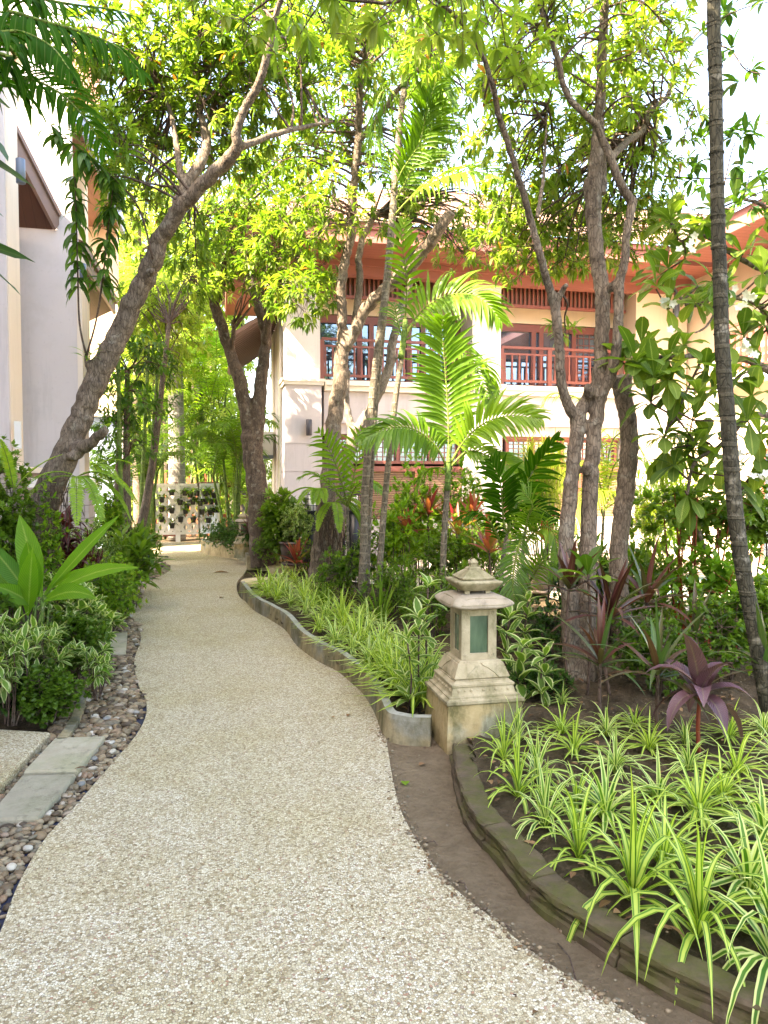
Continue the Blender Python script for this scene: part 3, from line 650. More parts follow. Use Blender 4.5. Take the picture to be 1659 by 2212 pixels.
# upper doors
def glazing(xa, xb, z0, z1, y, divs, fw=.07, muntin=None, name='window'):
    f = MB(); f.box((xa, y-.05, z0), (xb, y+.02, z0+fw)); f.box((xa, y-.05, z1-fw*1.5), (xb, y+.02, z1))
    for d in divs: x = xa+(xb-xa)*d; f.box((x-fw/2, y-.048, z0+fw), (x+fw/2, y+.02, z1-fw*1.5))
    fo = f.build(name, M['red_wood'], BLD, smooth=False)
    p = MB(); p.box((xa+.01, y+.022, z0+.01), (xb-.01, y+.03, z1-.01)); po = p.build('pane', M['glass'], fo, smooth=False)
    po.location = Vector((0, 0, 0)) if False else po.location
    if muntin:
        q_ = MB(); a, c_, nx, nz = muntin; xx0 = xa+(xb-xa)*a; xx1 = xa+(xb-xa)*c_
        for i in range(nx): x = xx0+(xx1-xx0)*(i+.5)/nx; q_.box((x-.008, y+.005, z0+fw), (x+.008, y+.018, z1-fw*1.5))
        for i in range(nz): z = z0+(z1-z0)*(i+.5)/nz; q_.box((xx0, y+.004, z-.008), (xx1, y+.017, z+.008))
        q_.build('lattice', M['red_wood'], fo, smooth=False)
zr = bz(660, YW)
glazing(X1-.02, X2+.02, zled+.02, 4.80, YW+.1, [.01, .30, .38, .64, .74, .99], .10, (.78, .98, 6, 9))
glazing(X3-.02, X4+.02, zled+.02, 4.80, YW+.1, [.02, .09, .36, .42, .62, .68, .98], .10, (.7, .97, 6, 9))
for xa, xb in ((X1, X2), (X3, X4)):
    glazing(xa+.25, xb-.05, 1.85, 2.41, YF+.5, [.02, .25, .5, .75, .98], .06, (.02, .98, 22, 6))
    w_ = MB(); w_.box((xa+.2, YF+.38, 1.70), (xb-.05, YF+.5, 1.80)); w_.box((xa+.2, YF+.38, 2.36), (xb-.05, YF+.46, 2.42)); w_.build('lintel', M['red_wood'], BLD, smooth=False)
    w_ = MB(); w_.box((xa+.25, YF+.45, .75), (xb-.05, YF+.49, 1.70)); w_.build('bamboo_blind', M['blind'], BLD, smooth=False)
    w_ = MB()
    for d in (.33, .66): x = xa+(xb-xa)*d; w_.box((x-.035, YF+.36, .75), (x+.035, YF+.44, 1.70))
    SPL(w_, 'blind_post', M['red_wood'], BLD)
# transom lattice under the eave
for xa, xb in ((X1, X2), (X3, X4)):
    t_ = MB(); t_.box((xa, YF+.28, 5.02), (xb, YF+.34, 5.08)); t_.box((xa, YF+.28, 5.46), (xb, YF+.34, 5.54)); t_.box((xa, YF+.35, 5.10), (xb, YF+.37, 5.45), m=1)
    n_ = int((xb-xa)/.09)
    for i in range(n_): x = xa+(xb-xa)*(i+.5)/n_; t_.box((x-.016, YF+.29, 5.081), (x+.016, YF+.33, 5.459))
    t_.build('transom_lattice', [M['red_wood'], M['soffit_brown']], BLD, smooth=False)
# balcony railings with separate balusters
def railing(p0, p1, z0, z1, nb, parent, posts=(0, .37, 1)):
    p0 = np.array(p0, float); p1 = np.array(p1, float); r_ = MB()
    A = lambda t, z: np.array([*(p0+(p1-p0)*t), z])
    r_.bar(A(0, z1), A(1, z1), .055, .05); r_.bar(A(0, z1-.13), A(1, z1-.13), .045, .035); r_.bar(A(0, z0+.04), A(1, z0+.04), .05, .05)
    for t in posts: r_.bar(A(t, z0-.04), A(t, z1-.026), .085, .085, up=(0,1,0))
    ro = r_.build('railing', M['red_wood'], parent, smooth=False)
    m_ = MB(); m_.bar((0,0,0), (0,0,z1-.15-z0-.06), .032, .032, up=(0,1,0)); m_.bar((0,0,.0), (0,0,.13), .046, .046, up=(0,1,0)); proto = m_.build('baluster', M['red_wood'], None, smooth=False)
    base = Vector(wloc(ro))
    for i in range(nb):
        o = proto if i == 0 else proto.copy()
        if i: col.objects.link(o)
        setpar(o, ro); q_ = A((i+.5)/nb, z0+.065); o.location = Vector([float(x) for x in q_])-base
    return ro
railing((X1+.02, YF+.1), (X2-.02, YF+.1), zled+.05, bz(738), 21, BLD); railing((X3+.02, YF+.1), (X4-.05, YF+.1), zled+.05, bz(740), 18, BLD)
# eaves: fascia, soffit, roof
ez = 5.66; ex0, ex1, ey0 = X0-1.0, X5+.2, YF-1.25
b = MB(); b.box((ex0, ey0+.02, ez), (12.5, YF+.5, ez+.06)); b.box((ex0, YF+.5, ez), (X0+.3, YF+5.2, ez+.06)); b.build('soffit', M['soffit_red'], BLD, smooth=False)
b = MB(); b.box((ex0-.04, ey0-.02, ez-.06), (12.5, ey0+.03, ez+.16)); b.box((ex0-.07, ey0-.06, ez+.161), (12.5, ey0+.03, ez+.26)); b.box((ex0-.04, ey0+.031, ez-.06), (ex0+.01, YF+5.2, ez+.26)); b.build('fascia', M['red_soffit'], BLD, smooth=False)
b = MB(); b.box((X0-.1, YF-.12, ztop-.26), (X5, YF+.10, ez-.002)); b.box((X0-.1, YF-.18, ztop-.10), (X5, YF-.122, ez-.003)); b.build('eave_beam', M['red_soffit'], BLD, smooth=False)
b = MB(); rz_ = ez+.27; run = 4.2; rise = 2.3
b.add([(ex0-.12, ey0-.10, rz_), (12.5, ey0-.10, rz_), (12.5, ey0+run, rz_+rise), (ex0+run, ey0+run, rz_+rise), (ex0-.12, YF+5.4, rz_), (ex0+run, YF+5.4, rz_+rise)], [(0,1,2,3), (4,0,3,5)])
for k in range(16):
    t0 = k/16; y_ = ey0-.10+run*t0; z_ = rz_+rise*t0; b.hexa([(ex0-.12+run*t0*.98, y_-.02, z_-.005), (12.5, y_-.02, z_-.005), (12.5, y_+.26, z_+.13), (ex0-.12+run*t0, y_+.26, z_+.13), (ex0-.12+run*t0*.98, y_-.02, z_+.035), (12.5, y_-.02, z_+.035), (12.5, y_+.26, z_+.15), (ex0-.12+run*t0, y_+.26, z_+.15)])
b.build('roof', M['tiles'], BLD, smooth=False)
# underside of lower side roof, AC unit
b = MB(); sr0, sr1 = YF+.6, YF+5.6
b.hexa([(X0-.95, sr0, 4.25), (X0, sr0, 4.9), (X0, sr1, 4.9), (X0-.95, sr1, 4.25), (X0-.95, sr0, 4.33), (X0, sr0, 4.98), (X0, sr1, 4.98), (X0-.95, sr1, 4.33)])
for k in range(20): y_ = sr0+(sr1-sr0)*(k+.5)/20; b.bar((X0-.98, y_, 4.21), (X0, y_, 4.88), .05, .06)
b.build('side_roof', M['fascia'], BLD, smooth=False)
b = MB(); b.box((X0-.35, YF+3.0, 2.1), (X0-.02, YF+3.8, 2.62)); b.tube([(X0-.36, YF+3.4, 2.36), (X0-.365, YF+3.4, 2.36)], .2, 20, m=1); b.box((X0-.38, YF+2.95, 2.02), (X0-.02, YF+3.85, 2.09), m=1)
tag(b.build('air_conditioner', [M['ac'], M['grey_metal']], origin=(X0-.2, YF+3.4, 2.1), smooth=False), 'off white air conditioner unit on the side wall of the villa', 'air conditioner')
# wall lamps
def walllamp(x, y, z, label, mat, s=1.0):
    r_ = empty('wall_lamp', (x, y, z), label, 'wall lamp', 'cylinder wall lamps on the buildings')
    b = MB(); b.tube([(x, y-.09*s, z-.15*s), (x, y-.09*s, z-.145*s), (x, y-.09*s, z+.145*s), (x, y-.09*s, z+.15*s)], [.045*s, .055*s, .055*s, .045*s], 16); b.build('shade', mat, r_)
    b = MB(); b.box((x-.035*s, y-.05*s, z-.05*s), (x+.035*s, y, z+.05*s)); b.build('bracket', mat, r_, smooth=False); return r_
walllamp(bx(664)+.02, YF-.03, bz(928), 'dark cylinder wall lamp on the column left of the tree trunks', M['dark_metal'])
walllamp(bx(1444)+.02, YF-.09, bz(642), 'grey cylinder wall lamp on the sunlit pier behind the frangipani', M['grey_metal'])
b = MB(); c = PY(1124, 637, YF+.7); b.tube([c, c+[0,-.04,0], c+[0,-.05,0]], [.07,.07,.05], 16)
tag(b.build('wall_vent', M['ac'], origin=c), 'small round vent on the cream upper wall between the trees', 'vent')
b = MB(); c = PY(1012, 922+0, YF); b.box((X3-.1, YF-.25, bz(912)), (X3-.02, YF-.07, bz(890))); 
tag(b.build('security_camera', M['ac'], origin=(X3-.06, YF-.1, bz(900)), smooth=False), 'small white camera on the second column of the villa', 'camera')

# right wing, running toward the viewer
WX = 9.6
WNG = house('villa_wing', (WX, 8, 0), 'cream wing of the villa with red balcony at the right edge')
b = MB(); b.box((WX, 6.5, 0), (WX+.3, YF+2, 3.3)); b.box((WX, 9.0, 3.45), (WX+.3, YF+2, 5.7)); SPL(b, 'wall', M['wall_cream'], WNG)
b = MB(); b.box((WX-.45, 6.5, 3.3), (WX+.3, 12.4, 3.45)); b.build('balcony_slab', M['cornice'], WNG, smooth=False)
b = MB(); b.box((X5+.02, YF+.2, 0), (WX, YF+.5, 5.65)); b.build('return_wall', M['wall_cream'], WNG, smooth=False)
b = MB(); b.box((X5+.35, YF+.02, 0), (X5+.7, YF+.19, 5.6)); b.build('pilaster', M['wall_peach'], WNG, smooth=False)
for y0, y1, z0, z1 in ((10.3, 11.6, 0, 2.1), (10.1, 11.5, 3.5, 4.9)):
    b = MB(); b.box((WX-.03, y0, z0), (WX-.002, y1, z1)); f_ = b.build('door', M['red_wood'], WNG, smooth=False); b = MB(); b.box((WX-.036, y0+.1, z0+.1), (WX-.031, y1-.1, z1-.1)); b.build('pane', M['glass'], f_, smooth=False)
railing((WX-.4, 6.6), (WX-.4, 12.3), 3.5, 4.35, 36, WNG, (0, .35, .7, 1))
b = MB(); b.box((WX-1.3, 5.8, 5.66), (WX+1, ey0-.1, 5.72)); b.build('soffit', M['soffit_red'], WNG, smooth=False)
b = MB(); b.box((WX-1.34, 5.76, 5.60), (WX-1.30, ey0-.1, 5.9)); b.box((WX-1.34, 5.72, 5.60), (WX+1, 5.76, 5.9)); b.build('fascia', M['red_soffit'], WNG, smooth=False)
b = MB(); b.add([(WX-1.45, 5.6, 5.91), (WX-1.45, ey0, 5.91), (WX+2.4, ey0, 8.0), (WX+2.4, 7.0, 8.0), (WX+4, 5.6, 5.91)], [(0, 3, 2, 1)], [(0, 4, 3)]); b.build('roof', M['tiles'], WNG, smooth=False)

# ================= BUILDING ON THE LEFT =================
LB = house('left_villa', (-3.4, 9, 0), 'lilac and cream villa with steep dark eaves along the left edge')
b = MB(); b.box((-5.5, 2.5, 0), (-3.15, 10.70, 7.6)); b.build('near_wall', M['wall_lilac'], LB, smooth=False)  # out of view; length and height chosen for the shade it throws
b = MB(); b.box((-5.5, -8.0, 0), (-3.15, 2.49, 11.2)); b.build('unseen_shade_block', M['wall_lilac'], LB, smooth=False)  # unseen mass, made tall to shade the foreground and right-hand trunks
b = MB(); b.box((-5.5, 11.31, 0), (-3.05, 12.29, 5.2)); b.build('hidden_sun_filler', M['wall_lilac'], LB, smooth=False)  # hidden filler, added to stop sun leaking onto the end wall
b = MB(); b.box((-3.6, 10.705, 0), (-2.70, 11.3, 8.5)); b.build('pillar', M['wall_peach'], LB, smooth=False)
b = MB(); b.box((-3.6, 10.66, 0), (-2.71, 10.704, 8.5)); b.build('pillar_face', M['wall_lilac'], LB, smooth=False)
b = MB(); b.box((-3.65, 10.6, 7.3), (-2.6, 11.4, 7.45)); b.box((-3.7, 10.55, 7.451), (-2.52, 11.45, 7.65)); b.build('pillar_moulding', M['cornice'], LB, smooth=False)
b = MB(); b.box((-5.5, 12.3, 0), (-2.14, 12.55, 5.78)); b.build('end_wall', M['wall_lilac'], LB, smooth=False)
b = MB(); b.box((-2.137, 12.29, 0), (-2.06, 12.75, 5.02)); b.build('corner_trim', M['wall_peach'], LB, smooth=False)
b = MB(); b.box((-5.5, 10.0, 0.0), (-2.62, 12.28, 1.62)); b.build('plinth', M['blocks'], LB, smooth=False)
b = MB(); b.box((-5.5, 9.95, 1.621), (-2.55, 12.28, 1.70)); b.build('plinth_cap', M['cornice'], LB, smooth=False)
eX, eZ = -2.42, 5.72
# small steep roof in front of the end wall, and the eave that runs on behind the corner
b = MB(); b.hexa([(-4.6,11.33,6.22),(-2.80,11.33,6.22),(-2.42,12.28,5.34),(-4.6,12.28,5.34),(-4.6,11.33,6.27),(-2.80,11.33,6.27),(-2.42,12.28,5.39),(-4.6,12.28,5.39)]); b.build('eave_soffit', M['soffit_dark'], LB, smooth=False)
b = MB(); b.bar((-2.785,11.31,6.31), (-2.395,12.30,5.42), .05, .24); b.bar((-2.755,11.30,6.46), (-2.365,12.30,5.57), .06, .07); b.build('fascia', M['fascia'], LB, smooth=False)
b = MB(); b.hexa([(-3.3,12.78,4.50),(-2.17,12.78,5.10),(-2.17,16.6,5.10),(-3.3,16.6,4.50),(-3.3,12.78,4.57),(-2.17,12.78,5.17),(-2.17,16.6,5.17),(-3.3,16.6,4.57)]); b.build('side_eave_soffit', M['soffit_dark'], LB, smooth=False)
b = MB(); b.box((-2.169,12.78,5.03),(-2.12,16.65,5.24)); b.box((-2.169,12.78,5.241),(-2.07,16.65,5.33)); b.build('side_fascia', M['fascia'], LB, smooth=False)
b = MB(); b.add([(-2.06,12.78,5.335),(-2.06,16.7,5.335),(-3.6,16.7,5.9),(-3.6,12.78,5.9)], [(0,1,2,3)]); b.build('lower_roof', M['tiles'], LB, smooth=False)
b = MB(); b.box((-6.5, 12.56, 5.35), (-2.24, 12.75, 12.0)); b.build('gable_wall', M['wall_white'], LB, smooth=False)
# higher eave farther back with brown boards underneath
b = MB(); b.box((-3.6, 12.8, 7.12), (-2.1, 17.58, 7.2)); b.build('upper_soffit', M['soffit_brown'], LB, smooth=False)
b = MB(); b.box((-2.099, 12.8, 7.02), (-2.03, 17.62, 7.36)); b.build('upper_fascia', M['wall_blue'], LB, smooth=False)
b = MB(); b.box((-3.4, 17.6, 0), (-2.2, 17.9, 7.6)); b.box((-2.9, 14.2, 3.0), (-2.3, 14.5, 7.1)); SPL(b, 'back_wall', M['wall_cream'], LB)
b = MB(); b.box((-3.3, 19.0, 10.4), (-2.72, 19.2, 12.2)); b.build('upper_siding', M['soffit_peach'], LB, smooth=False)
b = MB(); b.box((-3.2, 17.0, 0), (-2.17, 17.4, 2.9)); b.build('blue_panel_wall', M['wall_blue'], LB, smooth=False)
b = MB(); b.box((-3.2, 16.9, 2.901), (-2.1, 17.5, 3.02)); b.build('panel_cap', M['cornice'], LB, smooth=False)
b = MB(); b.box((-2.14, 16.99, 0), (-2.05, 17.3, 2.9)); b.build('panel_trim', M['wall_white'], LB, smooth=False)
b = MB(); b.box((-3.12, 2.51, 7.601), (-5.5, 10.7, 7.75)); b.build('parapet_cap', M['cornice'], LB, smooth=False)
b = MB(); b.box((-6.2, -12, 0), (-5.6, -7.2, 7.6)); b.build('unseen_shade_wing', M['wall_lilac'], LB, smooth=False)  # unseen wing behind the camera, added to shade the foreground
# stone clad garden pier with cap
PIER = empty('garden_pier', G(165, 1165), 'stone clad garden pier with white cap behind the leaning tree', 'pier')
gx_, gy_ = float(PY(205, 1060, 10.2)[0]), 10.2
PIER.location = (gx_-.3, gy_, 0)
b = MB(); b.box((gx_-.75, gy_, 0), (gx_-.08, gy_+.5, 1.42)); b.build('shaft', M['blocks'], PIER, smooth=False)
b = MB(); b.box((gx_-.8, gy_-.05, 1.421), (gx_-.02, gy_+.55, 1.51)); b.box((gx_-.76, gy_-.02, 1.511), (gx_-.06, gy_+.52, 1.54)); b.build('cap', M['cornice'], PIER, smooth=False)
walllamp(float(PY(46, 376, 10.6)[0]), 10.66, float(PY(46, 376, 10.66)[2]), 'blue grey cylinder wall lamp high on the left pillar', M['grey_metal'], 1.05)
walllamp(float(PY(181, 592, 12.28)[0]), 12.28, float(PY(181, 592, 12.28)[2]), 'grey blue cylinder wall lamp under the eave beside the hanging leaves', M['grey_metal'], .9)
walllamp(float(PX(228, 1040, -2.04)[0])+.12, 17.2, 1.5, 'small dark wall lamp on the blue grey panel wall', M['grey_metal'], .7)
walllamp(-3.2, 10.2, 1.95, 'tiny off white meter box low on the left pillar', M['ac'], .9) if False else None
b = MB(); c = PY(40, 940, 10.65); b.box(c+[-.04,-.05,-.18], c+[.04,0,.18]); tag(b.build('meter_box', M['ac'], origin=c, smooth=False), 'narrow off white box fixed low on the left pillar', 'utility box')
# ================= STONE LANTERN =================
def sqring(hw, z, lift=0.0, n=8, cut=0.0):
    pts = []
    cs = [(-1,-1),(1,-1),(1,1),(-1,1)]
    for i in range(4):
        a = np.array(cs[i], float); c_ = np.array(cs[(i+1) % 4], float)
        for k in range(n):
            t = k/n; p = a+(c_-a)*t; e = abs(2*t-1)      # 1 at corners, 0 mid-side
            s_ = hw*(1-cut*(1-e**2)); pts.append((p[0]*s_, p[1]*s_, z+lift*e**4))
    return pts
def sqloft(mb, prof, cx, cy, n=8, m=0, cap=True):
    """prof: (z, half width, lift, cut)"""
    V = []; 
    for z, hw, *r in prof: V += [(x+cx, y+cy, zz) for x, y, zz in sqring(hw, z, r[0] if r else 0, n, r[1] if len(r) > 1 else 0)]
    k = 4*n; q = [(i*k+j, i*k+(j+1) % k, (i+1)*k+(j+1) % k, (i+1)*k+j) for i in range(len(prof)-1) for j in range(k)]
    mb.add(V, q, m=m)
    if cap:
        for e, zi in ((len(prof)-1, 0), (0, 1)):
            ring = V[e*k:(e+1)*k]; c_ = np.mean(np.array(ring), axis=0); c_[2] = prof[e][0]
            tr = [(j, (j+1) % k, k) for j in range(k)]
            if zi: tr = [x[::-1] for x in tr]
            mb.add(ring+[tuple(c_)], None, tr, m=m)
def lantern(cx, cy, z0, s, label, detail=True, ped=True, group=None):
    root = empty('stone_lantern', (cx, cy, z0), label, 'stone lantern', group)
    S = lambda pr: [(z0+z*s, h*s, *( (r[0]*s,)+tuple(r[1:]) if r else ())) for z, h, *r in pr]
    if ped:
        b = MB(); sqloft(b, S([(-.05, .228), (0, .226), (.10, .224), (.262, .215), (.27, .211)]), cx, cy); b.build('pedestal', M['pedestal'], root, smooth=False)
    b = MB()
    sqloft(b, S([(.270, .219), (.277, .226), (.292, .226), (.297, .214), (.303, .206), (.311, .206), (.315, .190), (.322, .186), (.356, .178), (.362, .183), (.372, .183), (.376, .172), (.384, .160), (.390, .160), (.393, .150)]), cx, cy)
    if detail:   # frieze of little rosettes
        for sx, sy, ax in ((0, -1, 0), (-1, 0, 1), (1, 0, 1)):
            for t in np.linspace(-.8, .8, 9):
                w_ = .181*s; px, py = (cx+t*w_, cy-w_) if ax == 0 else (cx+sx*w_, cy+t*w_)
                r_ = (.011 if int(round(t*5)) % 2 == 0 else .007)*s
                b.add(IV*[r_, r_*.55 if ax == 0 else r_, r_] * np.array([1,1,1]) + [px, py, z0+.339*s], None, IF)
    b.build('base', M['lantern'], root, smooth=False)
    b = MB(); sqloft(b, S([(.393, .150), (.400, .156), (.425, .150), (.470, .128), (.486, .124), (.490, .118)]), cx, cy)
    if detail:   # corner brackets with arched cut between them
        for sx, sy in ((-1,-1),(1,-1),(1,1),(-1,1)):
            for ax in (0, 1):
                prof_ = [(0, 0), (.062, 0), (.075, .020), (.100, .050), (.125, .064), (.125, .075), (0, .075)]
                for i in range(len(prof_)-3):
                    (a0, h0), (a1, h1) = prof_[i], prof_[i+1]
                    z_l0, z_l1 = z0+(.403+h0)*s, z0+(.403+h1)*s; zt_ = z0+.479*s
                    def pt(a, z, off):
                        f_ = (.158-(z-z0-.403*s)/s*.40+off)*s
                        if ax == 0: return (cx+sx*(f_-a*s), cy+sy*f_, z)
                        return (cx+sx*f_, cy+sy*(f_-a*s), z)
                    v8 = [pt(a0, z_l0, -.004), pt(a1, z_l1, -.004), pt(a1, z_l1, .005), pt(a0, z_l0, .005), pt(a0, zt_, -.004), pt(a1, zt_, -.004), pt(a1, zt_, .005), pt(a0, zt_, .005)]
                    b.hexa(v8)
    b.build('neck', M['lantern'], root, smooth=False)
    # lamp housing with four openings, then panes
    b = MB(); hw = .104; zb, zt = .490, .782; wo, z1, z2 = .054, .528, .740
    for sx, sy in ((-1,-1),(1,-1),(1,1),(-1,1)): b.box((cx+sx*wo*s, cy+sy*wo*s, z0+zb*s), (cx+sx*hw*s, cy+sy*hw*s, z0+zt*s))
    for za, zc in ((zb, z1), (z2, zt)):
        for ax in (0, 1):
            for sg in (-1, 1):
                if ax == 0: b.box((cx-wo*s, cy+sg*(hw-.002)*s, z0+za*s), (cx+wo*s, cy+sg*(hw-.05)*s, z0+zc*s))
                else: b.box((cx+sg*(hw-.002)*s, cy-wo*s, z0+za*s), (cx+sg*(hw-.05)*s, cy+wo*s, z0+zc*s))
    if detail:
        for sx in (-1, 1):
            for zz in (.505, .745):
                for k in range(3): b.box((cx+sx*(.070+.012*k-.008)*s, cy-(hw+.0035)*s, z0+(zz+.004*k)*s), (cx+sx*(.070+.012*k)*s, cy-(hw-.001)*s, z0+(zz+.014+.004*k)*s))
    b.build('lamp_housing', M['lantern'], root, smooth=False)
    for ax in (0, 1):
        for sg in (-1, 1):
            g_ = MB()
            if ax == 0: g_.box((cx-wo*s, cy+sg*(hw-.012)*s, z0+z1*s), (cx+wo*s, cy+sg*(hw-.016)*s, z0+z2*s))
            else: g_.box((cx+sg*(hw-.012)*s, cy-wo*s, z0+z1*s), (cx+sg*(hw-.016)*s, cy+wo*s, z0+z2*s))
            g_.build('glass_pane', M['lglass'], root, smooth=False)
    b = MB(); sqloft(b, S([(.776, .108), (.782, .118), (.786, .150, .008), (.789, .170, .014), (.797, .180, .019), (.806, .178, .016), (.822, .171, .008), (.838, .157, .002), (.850, .136), (.858, .112), (.862, .098)]), cx, cy, 12); b.build('lower_roof', M['lantern_roof'], root)
    if detail:
        b = MB()   # raised outline panel on each roof slope
        for ax, sg in ((0, -1), (1, -1), (1, 1), (0, 1)):
            pr = [(-.125, .0), (-.11, .9), (-.06, 1), (.06, 1), (.11, .9), (.125, 0), (.11, -.0), (-.11, -.0), (-.125, 0)]
            L_ = []
            for t, h in pr:
                zz = .812+.034*h; ho = np.interp(zz, [.806, .826, .846, .858], [.180, .172, .145, .112]); t_ = t*(1-.25*h)
                L_.append((cx+t_*s, cy+sg*(ho)*s, z0+zz*s) if ax == 0 else (cx+sg*ho*s, cy+t_*s, z0+zz*s))
            b.tube(smooth_path(np.array(L_), 4), .0018*s, 5)
        b.build('roof_moulding', M['lantern'], root)
    b = MB()
    for sx, sy in ((-1,-1),(1,-1),(1,1),(-1,1)): b.box((cx+(sx*.062-.014)*s, cy+(sy*.062-.014)*s, z0+.855*s), (cx+(sx*.062+.014)*s, cy+(sy*.062+.014)*s, z0+.882*s))
    b.build('spacer_block', M['lantern'], root, smooth=False)
    b = MB(); sqloft(b, S([(.880, .085), (.884, .092), (.900, .106), (.918, .124), (.926, .131, .004), (.934, .130, .004), (.938, .118), (.940, .09)]), cx, cy, 10); b.build('middle_roof', M['lantern'], root)
    b = MB(); sqloft(b, S([(.939, .085), (.943, .096, .006), (.950, .097, .006), (.956, .088, .002), (.968, .076), (.980, .060), (.990, .046), (.992, .040), (1.002, .036), (1.006, .030), (1.010, .020), (1.026, .019), (1.030, .024), (1.036, .022), (1.050, .010), (1.055, .003)]), cx, cy, 6); b.build('cap_roof', M['lantern'], root, smooth=False)
    return root
c = G(967, 1633)
LCX, LCY = float(c[0])+.222, float(c[1])+.226
lantern(LCX, LCY, 0, 1.0, 'large carved sandstone lantern with green glass on a stained pedestal')
for (u, v, d, s, lab) in ((248, 1178, 11.0, .95, 'small pale stone lantern under the round clipped shrub'), (100, 1268, 7.2, .8, 'small pale stone lantern half hidden behind the big light green leaves'), (526, 1215, 13.3, .75, 'small pale stone lantern behind the purple cordyline in the far bed')):
    p = P(u, v, d); zt = {248: float(P(248, 1113, 11.0)[2]), 100: float(P(100, 1168, 7.2)[2]), 526: float(P(526, 1103, 13.3)[2])}[u]
    lantern(float(p[0]), float(p[1]), zt-1.055*s, s, lab, detail=False)

# ================= WHITE LATTICE SCREEN WITH POTS =================
ty = float(G(400, 1172)[1]); tx0, tx1, tx2 = float(PY(333, 1100, ty)[0]), float(PY(429, 1100, ty)[0]), float(PY(452, 1100, ty)[0])
tm = float(PY(384, 1100, ty)[0]); tx3 = float(PY(472, 1100, ty+.25)[0]); zt_, zb_ = float(PY(400, 1047, ty)[2]), float(PY(400, 1150, ty)[2])
print('trellis', ty, tx0, tm, tx1, tx3, zb_, zt_)
SCR = empty('lattice_screen', (tx0, ty, 0), 'white lattice screen hung with small black pots at the end of the path', 'trellis')
def lattice(p0, p1, z0, z1, sp):
    p0 = np.array(p0, float); p1 = np.array(p1, float); w = np.linalg.norm(p1-p0); h = z1-z0; dv = (p1-p0)/w; out = MB(); nv = np.array([-dv[1], dv[0]])
    k = h*.72
    for sgn, off in ((1, .0), (-1, .012)):
        s_ = -h
        while s_ < w+h:
            # line x = s_ + sgn * t * .62, z = t
            a = []; 
            for t in np.linspace(0, h, 60):
                x = s_ + (t*.62 if sgn > 0 else (h-t)*.62)
                if 0 <= x <= w: a.append((x, t))
            if len(a) > 1:
                (xa, ta), (xb, tb) = a[0], a[-1]; A = p0+dv*xa+nv*off; B_ = p0+dv*xb+nv*off
                out.bar((*A, z0+ta), (*B_, z0+tb), .06, .008, up=(*nv, 0)) if False else out.bar((*A, z0+ta), (*B_, z0+tb), .010, .062, up=(*nv, 0)) if False else None
                d_ = nrm(np.array([*(B_-A), tb-ta])); n3 = np.array([*nv, 0.0]); sd = np.cross(d_, n3); w2 = .041
                A3 = np.array([*A, z0+ta]); B3 = np.array([*B_, z0+tb])
                out.hexa([A3-sd*w2-n3*.004, A3+sd*w2-n3*.004, A3+sd*w2+n3*.004, A3-sd*w2+n3*.004, B3-sd*w2-n3*.004, B3+sd*w2-n3*.004, B3+sd*w2+n3*.004, B3-sd*w2+n3*.004])
            s_ += sp
    return out
for (a, c_, yb) in (((tx0, ty), (tm-.03, ty), 0), ((tm+.03, ty), (tx1, ty), 0), ((tx1+.02, ty), (tx3, ty+.55), 0)):
    lattice(a, c_, zb_, zt_, .19).build('lattice_panel', M['white_paint'], SCR, smooth=False)
    f_ = MB(); A = np.array(a); B_ = np.array(c_)
    for z in (zb_-.02, zt_): f_.bar((*A, z), (*B_, z), .05, .06)
    for q in (A, B_): f_.bar((*q, zb_-.02), (*q, zt_+.03), .05, .05, up=(0,1,0))
    f_.build('frame', M['white_paint'], SCR, smooth=False)
b = MB(); b.bar((tm, ty-.02, 0), (tm, ty-.02, zt_), .11, .06, up=(0,1,0)); b.bar((tx0, ty, 0), (tx0, ty, zt_), .05, .05, up=(0,1,0)); b.build('post', M['white_paint'], SCR, smooth=False)
b = MB(); b.box((tx0+.5, ty-.03, zt_+.031), (tm, ty+.03, zt_+.06)); b.box((tx0-.05, ty-.03, zb_-.05), (tx0-.026, ty+.03, zt_)); b.box((tx0+.2, ty-.03, zb_-.09), (tm, ty+.03, zb_-.051)); b.bar((tx1+.02, ty, zt_+.05), (tx3, ty+.55, zt_+.05), .06, .03); b.build('red_trim', M['red_wood'], SCR, smooth=False)
# pots hanging on it: crop grid -> pixel
pots = [(348,385),(493,385),(550,408),(622,390),(715,395),(808,415),(762,382),(240,460),(440,490),(580,485),(660,500),(718,480),(778,485),(838,492),(515,532),(240,565),(350,580),(500,585),(768,605),(680,595),(800,578),(840,580),(240,675),(445,675),(585,680),(352,742),(748,690)]
pr_ = None
names_r = ['top', 'upper', 'middle', 'lower', 'bottom']
rows_ = {}
for i, (a, c_) in enumerate(pots):
    u = 301.7+a*.1984; v = 987.5+c_*.1984
    p = PY(u, v, ty-.09)
    if u > 432: p = p + np.array([0, (u-432)*.012, 0])
    ro = empty('hanging_pot', p, None, 'plant pot', 'black pots hung on the white lattice')
    b = MB(); b.tube([p+[0,0,-.075], p+[0,0,-.07], p+[0,0,.04], p+[0,0,.055]], [.045, .052, .068, .074], 12); b.build('pot', M['black_plastic'], ro)
    n_ = rng.integers(9, 16); b = MB(); az = rng.uniform(0, 6.28, n_); dd = np.stack([np.cos(az), np.sin(az)*.8-.25, rng.uniform(.1, 1.1, n_)], 1)
    b.leaves(p+[0,0,.05]+rng.normal(0, .03, (n_, 3)), dd, (0,0,1), rng.uniform(.10, .20, n_), rng.uniform(.045, .075, n_), rng.uniform(.8, 2.2, n_), [.1, .8, 1, .6, .02], rng.random(n_), .1)
    b.build('foliage', M['lime'] if rng.random() < .45 else M['green'], ro)
    row = sum(c_ > q for q in (430, 510, 620, 700)); rows_.setdefault(row, []).append((ro, u))
